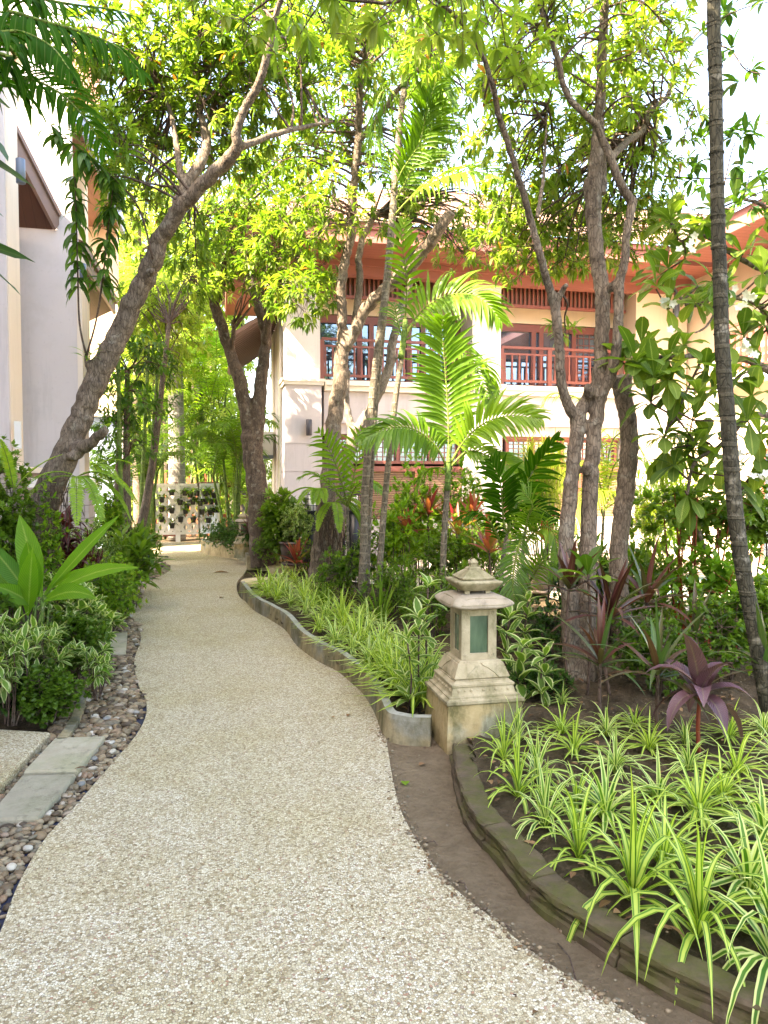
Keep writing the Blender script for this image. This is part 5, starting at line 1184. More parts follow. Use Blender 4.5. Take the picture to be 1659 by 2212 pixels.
# --- triple trunk tree on the right
T5 = empty('three_trunk_tree', G(1262, 1480, .07), 'three trunk tree with knobbly pruned joints right of the stone lantern', 'tree')
D5 = 5.5
sk5 = trunk(T5, [(p_, [x*.86 for x in r_]) for p_, r_ in [
 (PP([(1238,1500,5.35),(1232,1350,5.4),(1222,1200,5.4),(1230,1080,5.4),(1238,1000,5.4),(1247,930,5.4),(1250,890,5.4)]), [.085,.075,.066,.064,.060,.062,.072]),
 (PP([(1247,905,5.4),(1225,870,5.35),(1212,820,5.3),(1208,760,5.25),(1203,700,5.2),(1198,655,5.2)]), [.058,.045,.042,.040,.040,.044]),
 (PP([(1198,660,5.2),(1180,600,5.1),(1165,545,5.0),(1150,490,5.0),(1128,410,4.9),(1102,325,4.8),(1078,250,4.7),(1064,185,4.6),(1040,115,4.5),(1002,55,4.3),(950,5,4.1),(880,-50,3.8)]), [.038,.034,.031,.029,.027,.025,.024,.022,.020,.018,.015,.012]),
 (PP([(1200,655,5.2),(1214,630,5.15),(1224,615,5.1)]), [.034,.026,.022]),
 (PP([(1248,900,5.4),(1262,870,5.42),(1278,840,5.45)]), [.06,.05,.05]),
 (PP([(1262,1500,5.3),(1268,1350,5.4),(1270,1200,5.4),(1275,1060,5.4),(1283,950,5.4),(1290,880,5.4),(1288,850,5.4)]), [.09,.08,.072,.068,.064,.066,.085]),
 (PP([(1275,850,5.35),(1272,835,5.3)]), [.055,.04]),
 (PP([(1285,860,5.4),(1296,800,5.42),(1300,740,5.42)]), [.06,.058,.06]),
 (PP([(1298,745,5.42),(1303,660,5.42),(1300,615,5.42),(1290,560,5.42),(1283,480,5.42),(1281,430,5.42),(1278,395,5.42)]), [.062,.064,.066,.062,.066,.070,.075]),
 (PP([(1282,400,5.42),(1290,320,5.4),(1295,240,5.4),(1300,140,5.35),(1306,20,5.3),(1310,-80,5.2)]), [.066,.055,.048,.042,.038,.034]),
 (PP([(1300,420,5.5),(1302,360,5.55),(1300,300,5.6)]), [.04,.034,.02]),
 (PP([(1292,860,5.4),(1318,815,5.35),(1330,760,5.32),(1335,700,5.3),(1337,640,5.3),(1334,612,5.3)]), [.055,.050,.044,.042,.042,.048]),
 (PP([(1318,622,5.36),(1334,612,5.3)]), [.04,.04]),
 (PP([(1336,615,5.3),(1350,560,5.25),(1354,500,5.2),(1366,440,5.2),(1362,432,5.2),(1342,400,5.15),(1322,350,5.1),(1305,310,5.1),(1288,270,5.05)]), [.042,.036,.034,.038,.038,.036,.034,.032,.030]),
 (PP([(1290,272,5.05),(1262,245,5.0),(1232,215,5.0),(1214,175,4.95),(1208,140,4.9),(1190,80,4.85),(1168,20,4.8),(1150,-50,4.7)]), [.030,.026,.026,.024,.026,.022,.020,.016]),
 (PP([(1316,345,5.3),(1350,310,5.6),(1390,280,5.8),(1402,240,5.9),(1440,210,6.0),(1458,160,6.1),(1478,105,6.2),(1545,30,6.4)]), [.032,.032,.030,.028,.026,.024,.018,.012]),
 (PP([(1355,1420,5.9),(1335,1250,5.9),(1342,1130,5.9),(1352,1050,5.9),(1360,960,5.9),(1356,900,5.9),(1345,850,5.9),(1338,812,5.9)]), [.10,.088,.082,.085,.084,.080,.082,.085]),
 (PP([(1325,830,5.9),(1318,800,5.8)]), [.05,.035]), (PP([(1352,835,5.9),(1360,810,5.85)]), [.05,.03]),
 (PP([(1160,470,5.05),(1172,400,5.2),(1178,320,5.3),(1182,230,5.5)]), [.02,.018,.014,.008]),
 (PP([(1270,1020,5.36),(1268,1000,5.3)]), [.05,.03]),
]], 'bark', vox=.011, rough=.025, jit=.004)
grow(T5, [sk5[2][35:], sk5[9], sk5[14], sk5[15], sk5[19], sk5[3]], blobs([(1250,60,5.4,110,90,.7,120), (1120,80,5.0,80,90,.6,90), (1370,180,5.8,70,90,.6,110), (1240,330,6.0,80,80,.7,110), (1370,340,6.2,70,80,.6,110), (1150,380,6.2,80,70,.6,70), (1400,60,5.6,60,60,.5,50), (1110,250,5.6,70,80,.5,60), (1180,520,6.6,90,50,.5,80), (1340,500,6.6,60,60,.4,80), (1240,560,6.4,60,30,.4,30), (1215,700,5.5,28,28,.15,7),(1080,500,6.8,50,50,.4,50), (1130,580,6.8,40,25,.3,18), (1390,480,6.6,50,50,.4,50), (1310,440,6.6,70,50,.4,60), (1200,490,6.8,80,40,.4,60), (1110,440,6.8,60,40,.4,40)]), M['canopy'], .135, .034, 9, tlo=.25, thi=1, bough_r=.010)
# --- foliage right over the viewer, hung from the long limb of the same tree
grow(T5, [sk5[2][-30:]], blobs([(560,20,4.2,110,40,.4,10), (700,35,4.1,110,45,.4,14), (850,20,4.0,120,40,.4,14), (1010,40,4.1,100,50,.4,12), (1110,130,4.4,70,50,.35,8), (650,-60,4.0,250,40,.4,14)]), M['canopy'], .165, .042, 9, tlo=.3, thi=1, droop=1.1, bough_r=.012, name_f='near_foliage')
# sparse twigs with leaf tufts against the sky, right
b = MB(); s = MB()
for pts in ([(1545,95,5.2),(1580,110,5.1),(1610,150,5.0),(1648,160,5.0)], [(1458,190,5.9),(1500,230,5.7),(1530,330,5.6),(1545,300,5.5)], [(1470,120,6.1),(1530,60,5.5),(1600,20,5.2),(1680,0,5.0)], [(1436,380,6.0),(1500,385,5.7),(1540,385,5.6),(1600,385,5.4),(1625,380,5.4)], [(1500,230,5.7),(1478,300,5.8),(1470,420,5.8),(1520,470,5.6)], [(1560,450,5.4),(1600,440,5.4),(1640,300,5.4)],[(1560,420,5.4),(1580,330,5.3),(1600,280,5.3)],[(1560,700,5.2),(1570,600,5.2),(1575,640,5.2)]):
    q = smooth_path(PP(pts), 6); s.tube(q, np.linspace(.007, .003, len(q)), 4)
    for i in np.linspace(len(q)*.4, len(q)-1, 4).astype(int):
        off = rng.normal(0, .07, 3); s.tube(np.array([q[i], q[i]+off*.6, q[i]+off]), .0025, 3, cap=False); tufts(b, q[i]+off, nrm(off+[0,0,.02]), 7, .135, .042, .9, 1.1)
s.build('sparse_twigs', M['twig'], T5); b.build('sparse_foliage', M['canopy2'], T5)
# --- slim ringed palm on the far right
T6 = empty('slim_palm', G(1668, 1560, .07), 'tall slim ringed palm stem in front of the frangipani, right', 'palm')
trunk(T6, [(PP([(1672,1600,4.3),(1650,1470,4.3),(1622,1320,4.3),(1600,1200,4.3),(1586,1080,4.3),(1576,950,4.3),(1562,780,4.3),(1555,600,4.3),(1549,400,4.3),(1546,200,4.3),(1542,50,4.3),(1540,-120,4.3)]), [.055,.052,.050,.049,.049,.048,.046,.044,.043,.042,.042,.041])], 'palm_stem', name='stem', rs=.9, vox=0, sides=20, rough=.008, jit=.001)
b = MB()
q = smooth_path(PP([(1650,1470,4.3),(1622,1320,4.3),(1600,1200,4.3),(1586,1080,4.3),(1576,950,4.3),(1562,780,4.3),(1555,600,4.3),(1549,400,4.3),(1546,200,4.3),(1542,50,4.3)]), 3)
for i in range(len(q)): b.tube([q[i]-[0,0,.006], q[i], q[i]+[0,0,.006]], [.041+.005*(1-i/len(q)), .044+.005*(1-i/len(q)), .041+.005*(1-i/len(q))], 18, cap=False)
b.build('leaf_scars', M['palm_stem'], T6)
for az, ln in ((0, 1.4), (1.3, 1.5), (2.4, 1.4), (3.6, 1.5), (4.7, 1.3), (5.5, 1.4)):
    frond_obj(T6, arch(P(1540,-120,4.3)+[0,0,-.03], az, 1.5, .75, ln), .45, .05, 26, 'palm')

# ================= PALMS IN THE MIDDLE =================
def palm(name, label, stem, r0, r1, fronds, base=None, mat='palm', stemmat='palm_stem_mid', cat='palm', group=None, shaft=None):
    st = PP(stem); root = empty(name, st[0], label, cat, group); b = MB(); q = smooth_path(st, 6); b.tube(q, np.linspace(r0, r1, len(q)), 12, rough=.02); b.build('stem', M[stemmat], root)
    if shaft is not None: b = MB(); q2 = smooth_path(PP(shaft[0]), 5); b.tube(q2, np.linspace(shaft[1], shaft[2], len(q2)), 12); b.build('crownshaft', M['green_stem'], root)
    for f in fronds:
        pts, L, W, n = f[:4]; kw = f[4] if len(f) > 4 else {}; frond_obj(root, PP(pts) if np.max(np.abs(pts)) > 50 else np.array(pts), L, W, n, kw.pop('mat', mat), **kw)
    return root
DP = 8.0
palm('tall_palm', 'tallest slim bamboo palm, green crownshaft among the canopy leaves', [(781,1290,DP),(786,1180,DP),(789,1060,DP),(797,950,DP),(805,850,DP),(819,730,DP),(835,610,DP),(846,480,DP),(856,360,DP),(866,250,DP),(876,180,DP)], .046, .034,
 [([(866,230,DP),(905,180,7.9),(935,150,7.8),(948,190,7.7),(935,260,7.7)], .50, .05, 22, dict(droop=1.8)), ([(866,220,DP),(835,190,8.1),(815,230,8.2),(812,300,8.3),(838,370,8.3)], .42, .022, 22, dict(droop=2.4, hang=.6)),
  ([(872,170,DP),(890,110,8.2),(930,60,8.4),(1000,40,8.6)], .45, .04, 22, dict(droop=1.2)),
  ([(850,440,DP),(878,390,7.9),(912,312,7.8),(935,268,7.7),(960,230,7.6)], .46, .040, 26, dict(nv=CL+[.2,0,.3], droop=.7, ang=52, start=.18, split=.1)),
  ([(848,470,DP),(890,425,7.8),(950,388,7.6),(1015,371,7.4),(1070,380,7.3),(1104,402,7.3)], .52, .042, 30, dict(nv=CL*.7+[0,0,.8], droop=.9, ang=58, start=.2)),
  ([(850,420,DP),(868,370,7.8),(905,310,7.7),(925,230,7.6),(950,150,7.5)], .34, .03, 24, dict(droop=1.0, nv=CL, ang=45, start=.25))], shaft=([(872,190,7.99),(880,110,7.98),(888,40,7.96),(892,-10,7.96)], .038, .026))
palm('tall_palm', 'slim bamboo palm stem close behind the tallest one, thinner', [(792,1290,8.2),(796,1150,8.2),(803,1000,8.2),(814,850,8.2),(829,700,8.2),(843,560,8.2),(852,450,8.2)], .032, .026, [([(852,450,8.2),(846,360,8.3),(820,300,8.5),(800,290,8.6)], .35, .03, 18, dict(droop=1.2))])
palm('arching_palm', 'bamboo palm with red tinged stem and bright arched frond before the balcony', [(818,1290,7.8),(822,1200,7.8),(834,1050,7.8),(845,950,7.8),(856,850,7.8),(868,770,7.8),(872,730,7.8)], .036, .028,
 [([(872,735,7.8),(903,681,7.7),(948,645,7.6),(1000,634,7.5),(1045,650,7.4),(1078,690,7.4)], .46, .056, 26, dict(nv=CL*.9+[0,0,.6], droop=1.0, ang=62, start=.18)),
  ([(872,730,7.8),(878,650,7.8),(878,590,7.7),(868,530,7.6),(872,480,7.6)], .28, .045, 14, dict(nv=CL, droop=.6, start=.3)), ([(872,735,7.8),(890,700,7.9),(930,690,8.0),(980,700,8.1)], .30, .03, 18, dict(droop=1.4, start=.2)),
  ([(872,740,7.8),(858,690,7.9),(850,660,8.0),(835,650,8.1)], .25, .03, 14, dict(droop=1.4)),
  ([(874,735,7.8),(915,720,7.8),(980,740,7.6),(1030,800,7.5),(1062,880,7.4)], .34, .04, 24, dict(droop=1.2, nv=CL+[0,0,1], start=.25))], shaft=([(866,775,7.79),(872,730,7.78),(876,690,7.77)], .036, .026))
DY = 7.0
palm('young_palm', 'young palm with a broad upright feather frond in front of the villa', [(955,1330,DY),(956,1250,DY),(960,1150,DY),(966,1060,DY),(969,1010,DY)], .034, .026,
 [([(969,1010,DY),(969,940,6.98),(966,860,6.95),(960,780,6.9),(955,720,6.85),(957,690,6.8)], .44, .052, 28, dict(nv=CL, ang=60, droop=.45, start=.16, tint=(.1, .7))),
  ([(967,1012,DY),(940,962,6.9),(895,928,6.8),(845,924,6.7),(800,940,6.7),(784,950,6.7)], .36, .055, 26, dict(nv=CL*.8+[0,0,.7], ang=68, droop=1.2, start=.2, hang=.15)),
  ([(970,1005,DY),(1005,950,6.9),(1050,912,6.8),(1105,898,6.7),(1165,905,6.6)], .38, .050, 26, dict(nv=CL*.9+[0,0,.6], ang=55, droop=.8, start=.2, hang=.0)),
  ([(970,1012,DY),(1010,975,6.9),(1055,985,6.8),(1100,1010,6.7),(1130,1050,6.6)], .30, .045, 20, dict(nv=CL+[0,0,.6], ang=50, droop=.9, start=.25)),
  ([(969,1010,DY),(985,900,7.1),(1020,800,7.3),(1050,790,7.4),(1070,870,7.5)], .28, .034, 22, dict(droop=1.3, start=.3)),
  ([(966,1020,DY),(950,1010,7.1),(920,1020,7.2),(900,1060,7.2)], .22, .03, 16, dict(droop=1.4))], shaft=([(966,1060,6.99),(969,1000,6.98),(970,960,6.98)], .030, .018))
palm('low_palm', 'low dark leaved palm with broad ragged fronds right of the young palm', [(1075,1340,6.6),(1085,1220,6.6),(1095,1150,6.6)], .022, .016,
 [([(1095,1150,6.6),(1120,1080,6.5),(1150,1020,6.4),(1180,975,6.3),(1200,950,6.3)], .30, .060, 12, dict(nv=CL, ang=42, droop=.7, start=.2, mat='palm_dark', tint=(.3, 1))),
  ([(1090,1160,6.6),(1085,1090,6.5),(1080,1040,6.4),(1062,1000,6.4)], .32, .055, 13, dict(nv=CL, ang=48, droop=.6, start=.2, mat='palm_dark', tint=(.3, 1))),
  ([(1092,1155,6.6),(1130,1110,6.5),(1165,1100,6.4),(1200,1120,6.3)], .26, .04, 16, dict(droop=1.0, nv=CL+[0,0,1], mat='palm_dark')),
  ([(1085,1180,6.6),(1060,1130,6.5),(1030,1110,6.5),(1000,1120,6.4)], .24, .035, 16, dict(droop=1.1, mat='palm_dark'))])
palm('feather_palm', 'low feathery palm with hanging frond directly behind the stone lantern roof', [(1120,1360,6.0),(1125,1280,6.0),(1130,1180,6.0)], .018, .012,
 [([(1132,1150,6.0),(1118,1190,5.9),(1108,1250,5.8),(1112,1310,5.8)], .24, .018, 34, dict(nv=CL, ang=60, droop=.5, start=.05)), ([(1130,1180,6.0),(1140,1120,5.9),(1150,1090,5.8),(1128,1060,5.8)], .22, .018, 26, dict(nv=CL+[0,0,.5], droop=1.0)),
  ([(1130,1180,6.0),(1165,1140,5.9),(1195,1150,5.8),(1205,1210,5.8)], .20, .016, 26, dict(nv=CL+[0,0,.5], droop=1.2)), ([(1125,1290,6.0),(1160,1230,5.8),(1180,1210,5.7),(1200,1240,5.7)], .2, .018, 26, dict(nv=CL+[0,0,.5], droop=1.0))])
palm('low_palm', 'small palm with stiff fronds behind the leftmost trunk of the middle tree', [(755,1290,9.0),(752,1180,9.0),(750,1090,9.0)], .022, .015,
 [([(750,1090,9.0),(735,1030,8.8),(712,970,8.7),(690,935,8.6)], .34, .045, 14, dict(nv=CL, ang=50, droop=.7, start=.2, tint=(.5,1))), ([(750,1095,9.0),(715,1050,8.9),(680,1025,8.8),(650,1030,8.8)], .26, .04, 14, dict(droop=1.0, start=.2, tint=(.5,1))), ([(750,1095,9.0),(770,1050,8.8),(800,1040,8.7),(822,1060,8.6)], .28, .04, 14, dict(droop=1.2, start=.2)), ([(750,1095,9.0),(770,1000,9.0),(772,960,9.0),(782,930,9.0)], .3, .045, 12, dict(nv=CL, droop=.6, start=.2))])
# weeping areca fronds behind the three trunks
for st, fr, lab in (([(1292,1260,8.4),(1300,1180,8.4),(1305,1090,8.4)], [[(1305,1090,8.4),(1285,1010,8.2),(1250,1000,8.1),(1215,1050,8.0)], [(1305,1090,8.4),(1330,1000,8.2),(1380,990,8.1),(1420,1060,8.0)], [(1305,1090,8.4),(1320,960,8.3),(1360,940,8.2),(1410,1020,8.1)], [(1305,1090,8.4),(1300,960,8.5),(1260,870,8.6),(1195,850,8.7),(1170,880,8.7)], [(1305,1120,8.4),(1280,1060,8.2),(1255,1080,8.1),(1240,1140,8.0)], [(1305,1090,8.4),(1350,1050,8.3),(1400,1060,8.2),(1430,1120,8.2)], [(1305,1100,8.4),(1330,1080,8.2),(1300,1060,8.0),(1270,1090,7.8)]], 'yellow green areca palm with weeping fronds behind the three trunks'),
                    ([(1560,1250,6.2),(1520,1180,6.2),(1500,1100,6.2)], [[(1500,1000,6.2),(1490,950,6.0),(1450,940,5.9),(1410,950,5.9)], [(1500,1000,6.2),(1480,990,6.0),(1450,1000,5.9),(1435,1030,5.9)]], 'small palm fronds poking through the frangipani leaves')):
    palm('areca_palm', lab, st, .02, .015, [(f, .34, .018, 34, dict(droop=1.5, tint=(.3, 1), mat='lime' if i % 2 else 'palm_yellow')) for i, f in enumerate(fr)])
# ================= DARK NEAR FRONDS, TOP LEFT =================
NP = empty('overhanging_palm', (-2.3, 1.9, 0), 'dark glossy palm fronds hanging in at the upper left corner', 'palm')
b = MB(); b.tube(smooth_path(np.array([(-2.45, 1.7, 0), (-2.4, 1.8, 1.6), (-2.3, 1.9, 3.3)]), 6), .05, 12); b.build('stem', M['palm_stem'], NP)
o0 = np.array([-2.3, 1.9, 3.3])
for pts, L, W, n, kw in (([(-40,150,3.0),(30,168,2.95),(80,175,2.9),(140,210,2.85),(190,265,2.8),(222,320,2.8)], .27, .028, 54, dict(nv=CL*.9+[0,0,.8], droop=.9, ang=62, start=.30)),
                         ([(-60,20,2.7),(20,25,2.65),(90,45,2.6),(180,70,2.6),(250,100,2.6),(300,150,2.6)], .32, .032, 54, dict(nv=CL*.6+[0,0,1], droop=1.3, ang=60, start=.28, hang=.3)),
                         ([(-20,-40,3.2),(60,-10,3.15),(160,10,3.1),(240,20,3.1),(290,35,3.1)], .27, .030, 46, dict(nv=CL*.3+[0,0,1], droop=1.2, start=.3, hang=.3)),
                         ([(-80,80,2.5),(0,70,2.4),(50,70,2.4),(110,100,2.35),(150,150,2.3)], .28, .032, 40, dict(nv=CL*.3+[0,0,1], droop=1.3, start=.3, hang=.4))):
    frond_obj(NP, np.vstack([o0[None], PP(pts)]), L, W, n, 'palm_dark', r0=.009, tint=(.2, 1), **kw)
b = MB()
LP = empty('broadleaf_plant', (-1.9, 1.3, 0), 'big dark blurred leaves pushing in at the left edge, close to the viewer', 'plant')
s = MB(); s.tube(smooth_path(np.array([(-1.9,1.3,0), (-1.75,1.4,1.2), P(-160,420,2.0)]), 5), .014, 8)
for (u0, v0), (u1, v1), w in (((-60,330),(82,385),.075), ((-90,520),(78,540),.085), ((-70,545),(50,618),.06), ((-60,260),(20,330),.10), ((-60,190),(25,215),.09), ((-80,420),(10,450),.06)):
    a, e = P(u0, v0, 2.0), P(u1, v1, 1.9); s.tube(np.array([P(-160,420,2.0), a]), .004, 4); b.leaves(a, e-a, -CL*.4+[0,0,1], np.linalg.norm(e-a)*1.02, w, .2, OV, .3, .1, wave=.1)
b.build('leaves', M['darkgreen'], LP); s.build('stems', M['green_stem'], LP)

# ================= FRANGIPANI =================
FR = empty('frangipani_tree', G(1700, 1420, .05), 'frangipani tree with big paddle leaves and white flowers at the right', 'tree')
DF = 5.8
br = [([(1760,1500,6.3),(1740,1250,6.2),(1735,1000,6.1),(1720,850,6.0),(1730,700,6.0),(1740,560,6.0)], .07, .045), ([(1720,860,6.0),(1660,800,5.8),(1600,775,5.7),(1520,768,5.6),(1440,772,5.5),(1370,768,5.4)], .035, .016), ([(1725,780,6.0),(1680,730,5.9),(1640,660,5.9),(1560,640,5.8),(1490,660,5.8),(1440,600,5.7)], .03, .014),
 ([(1730,640,6.0),(1680,600,5.9),(1600,560,5.9),(1540,520,5.8),(1500,500,5.8)], .03, .013), ([(1700,900,6.0),(1620,900,5.7),(1560,960,5.6),(1500,1000,5.6),(1485,1070,5.5)], .03, .013), ([(1735,560,6.0),(1690,480,6.0),(1640,440,5.9),(1600,430,5.9)], .03, .014), ([(1700,980,6.0),(1640,1010,5.7),(1600,1060,5.7)], .025, .013), ([(1520,768,5.6),(1490,830,5.5),(1460,900,5.4)], .014, .01), ([(1560,640,5.8),(1530,700,5.6),(1500,720,5.5)], .014, .01), ([(1640,660,5.9),(1660,720,5.6),(1670,770,5.5)], .014, .01),([(1720,860,6.0),(1680,880,5.7),(1640,930,5.5)], .02, .012),([(1500,500,5.8),(1470,520,5.7),(1450,480,5.7)],.012,.01)]
skf = trunk(FR, [(PP(p), [a, b_]) for p, a, b_ in br], 'bark', name='branches', vox=.012, jit=.004)
tips = [(1360,770,5.35),(1400,740,5.4),(1440,780,5.4),(1400,800,5.45),(1480,750,5.5),(1440,600,5.65),(1480,560,5.7),(1520,600,5.7),(1500,500,5.8),(1470,480,5.7),(1560,500,5.8),(1540,450,5.9),(1600,430,5.9),(1640,470,5.9),(1500,660,5.7),(1450,660,5.6),(1560,640,5.7),(1470,850,5.4),(1500,900,5.4),(1450,930,5.4),(1530,850,5.5),(1400,860,5.4),(1560,920,5.5),(1485,1070,5.5),(1520,1020,5.5),(1440,1000,5.5),(1600,1060,5.6),(1580,1000,5.6),(1640,930,5.5),(1620,860,5.6),(1650,780,5.5),(1640,700,5.7),(1600,720,5.7),(1660,640,5.8),(1610,560,5.9),(1670,540,5.8),(1680,450,5.6),(1660,1000,5.6),(1430,830,5.4),(1530,960,5.5),(1650,600,5.4),(1500,960,5.4),(1480,980,5.6),(1560,780,5.6),(1510,800,5.5)]
b = MB(); s = MB(); skA = np.vstack(skf)
tp = PP(tips) + rng.normal(0, .03, (len(tips), 3))
for p in tp: i = np.argmin(np.linalg.norm(skA-p, axis=1)); s.tube(smooth_path(np.array([skA[i], (skA[i]+p)/2+rng.normal(0,.02,3), p]), 3), np.linspace(.009, .007, 7), 6)
ax = nrm(np.array([-.35, -.35, .35])+rng.normal(0, .45, (len(tp), 3)))
tp2 = np.vstack([tp, (tp+rng.normal(0, .14, tp.shape))[::3]]); [s.tube(np.array([a_, b_2]), [.007, .006], 5) for a_, b_2 in zip(tp[::3], tp2[len(tp):])]
ax = nrm(np.array([-.35, -.35, .35])+rng.normal(0, .5, (len(tp2), 3)))
tufts(b, tp2, ax, 8, .26, .095, .75, 1.25, OB, fold=.10)
b.build('foliage', M['frangipani'], FR); s.build('twigs', M['twig'], FR)
b = MB()
for (u, v, d) in ((1496,517,5.5),(1486,533,5.5),(1436,655,5.45),(1372+60,660,5.5),(1450,660,5.4),(1580,640,5.5),(1604,655,5.5),(1610,755,5.3),(1622,765,5.3),(1615,738,5.3),(1455,715,5.3),(1590,985,5.4),(1600,1000,5.4),(1655,1020,5.3),(1640,1030,5.3),(1460,548,5.5),(1650,270,5.4),(1655,255,5.4),(1622,640,5.5),(1612,645,5.5)):
    for _ in range(2):
        c = P(u, v, d)+rng.normal(0, .022, 3); az = np.arange(5)*1.2566+rng.random(); ax_ = nrm(CL+rng.normal(0, .35, 3)); a_ = nrm(np.cross(ax_, [0,0,1])); b2 = np.cross(ax_, a_)
        d_ = a_*np.cos(az)[:, None]+b2*np.sin(az)[:, None]+ax_*.35; b.leaves(c+np.zeros((5, 3)), d_, ax_, .034, .022, .1, [.3,.8,1,.9,.2], .5, .1)
b.build('flowers', M['petal'], FR)
# ================= STRIPED RIBBON PLANTS =================
protos = []
for i in range(6):
    r_ = np.random.default_rng(i)
    protos.append(strapplant('ribbon_plant', [28, 32, 26, 30, 34, 24][i], [.40, .36, .42, .34, .38, .30][i]*.86, .0205, 2.5, M['ribbon_a'] if i % 2 else M['ribbon_b'], elev=(12, 82), floor=.052))
for i in range(3): protos.append(strapplant('ribbon_plant', [24, 28, 26][i], [.36, .33, .38][i], .0205, 2.9, M['ribbon_a'] if i % 2 else M['ribbon_b'], elev=(52, 87)))
used = set()
def ribbon(i, p, rz, s, label, group):
    pr = protos[i]
    if i not in used:
        used.add(i); o = pr; o.location = Vector([float(x) for x in p]); o.rotation_euler = (0, 0, rz); o.scale = (s, s, s); o['label'] = label; o['group'] = group
    else: o = dup(pr, p, rz, s, label, group)
    o['category'] = 'striped plant'; return o
# bed on the right: foot of each plant in the photograph's grid
bedp = [
 [(1488,2038,1.38), (1672,2097,1.35), (1780,2010,1.3)],
 [(1305,1963,1.42), (1434,1872,1.05), (1616,1936,1.4), (1740,1900,1.3)],
 [(1122,1796,1.05), (1198,1861,1.0), (1310,1775,1.30), (1509,1770,1.2), (1649,1823,1.35)],
 [(1053,1716,1.12), (1160,1684,.98), (1245,1750,.86), (1423,1737,1.0), (1560,1730,.9), (1700,1745,1.2)],
 [(1031,1640,.95), (1117,1603,1.0), (1240,1630,.95), (1330,1668,1.0), (1402,1625,.88), (1487,1668,1.05), (1590,1680,1.0), (1680,1650,1.0)],
 [(1214,1587,.80), (1310,1590,.9), (1370,1575,.7), (1480,1610,.9), (1575,1600,.85), (1650,1590,.85)],
]
rowname = ['front row at the bottom edge', 'second row from the bottom edge', 'third row from the bottom edge', 'middle row', 'second row from the back', 'back row by the pedestal']
sizes = {True: 'broad', False: 'small'}
oo = ['first', 'second', 'third', 'fourth', 'fifth', 'sixth', 'seventh', 'eighth', 'ninth', 'tenth', 'eleventh', 'twelfth', 'thirteenth', 'fourteenth', 'fifteenth']
n_ = 0
for ri, row in enumerate(bedp):
    for j, (u, v, s) in enumerate(sorted(row)):
        p = G(u, v, .07); de = np.min(np.linalg.norm(np.array(BB)-p[:2], axis=1)); nb_ = np.array(BB)[np.argmin(np.linalg.norm(np.array(BB)-p[:2], axis=1))]; p[:2] += (nrm(p[:2]-nb_)*max(0, .27-de)); ribbon(6+n_ % 3 if de < .42 else n_ % 6, p, rng.uniform(0, 6.28), s*(.95, .95, .9, .88, .86, .86)[ri], f"{sizes[s>.93]} striped ribbon plant, {rowname[ri]}, {oo[j]} from the left", 'striped ribbon plants in the right bed'); n_ += 1
p = G(1215, 1525, .07); ribbon(5, p, 1, .62, 'thin striped ribbon plant alone on dark soil right of the lantern', 'striped ribbon plants in the right bed')
# strip between kerb and trunks
kk = [(561,1292),(585,1278),(608,1312),(570,1268),(640,1330),(632,1290),(668,1368),(655,1320),(690,1345),(700,1398),(722,1372),(735,1420),(745,1388),(770,1445),(765,1400),(790,1425),(800,1468),(815,1430),(830,1500),(840,1455),(862,1532),(868,1480),(880,1440),(845,1415),(810,1390),(900,1500),(905,1455),(720,1335),(775,1365),(600,1250),(650,1278),(690,1300),(545,1275)]
kk += [(620,1262),(660,1300),(580,1300),(598,1290),(715,1352),(760,1345),(680,1345),(752,1408),(822,1480),(812,1455),(800,1405),(855,1490),(880,1515),(640,1310)]
kk.sort(key=lambda q: -q[1])
for j, (u, v) in enumerate(kk):
    p = G(u, v, .11)+np.array([.10, .03, 0]); grp = 'striped ribbon plants behind the serpentine kerb'
    lab = ('striped ribbon plant behind the kerb, %s nearest the lantern' % oo[j]) if j < 12 else ('pale striped ribbon plant behind the kerb, %s nearest the round step' % oo[len(kk)-1-j]) if len(kk)-1-j < 12 else 'striped ribbon plant in the middle of the strip behind the kerb'
    ribbon(int(rng.integers(0, 6)), p, rng.uniform(0, 6.28), rng.uniform(1.0, 1.25), lab, grp)

b = MB(); n_ = 1900; pts = np.stack([rng.uniform(-.2, 4.5, n_), rng.uniform(.5, 6.5, n_), np.full(n_, .008)], 1)
e_ = np.array(PR[10:90]); pe = e_[rng.integers(0, len(e_)-1, 500)]; pe = np.c_[pe+rng.normal(0, .02, pe.shape), np.full(500, .022)]
k1 = inpoly(pts[:, :2], dp) & ~inpoly(pts[:, :2], pathpoly); k2 = inpoly(pts[:, :2], right_bed); pts[k2, 2] = .085; pts = np.vstack([pts[k1 | k2], pe])
for p in pts:
    s_ = abs(rng.normal(.003, .0022))+.0015; b.add(IV[:12]*[s_*1.3, s_, s_*.8]+p, None, [(0,11,5),(0,5,1),(0,1,7),(0,7,10),(0,10,11),(1,5,9),(5,11,4),(11,10,2),(10,7,6),(7,1,8),(3,9,4),(3,4,2),(3,2,6),(3,6,8),(3,8,9),(4,9,5),(2,4,11),(6,2,10),(8,6,7),(9,8,1)], tint=float(rng.uniform(.1, .85)))
tag(b.build('grit', M['pebble']), 'fine grit and crumbs of earth on the dirt strip and bed', 'grit', kind='stuff')
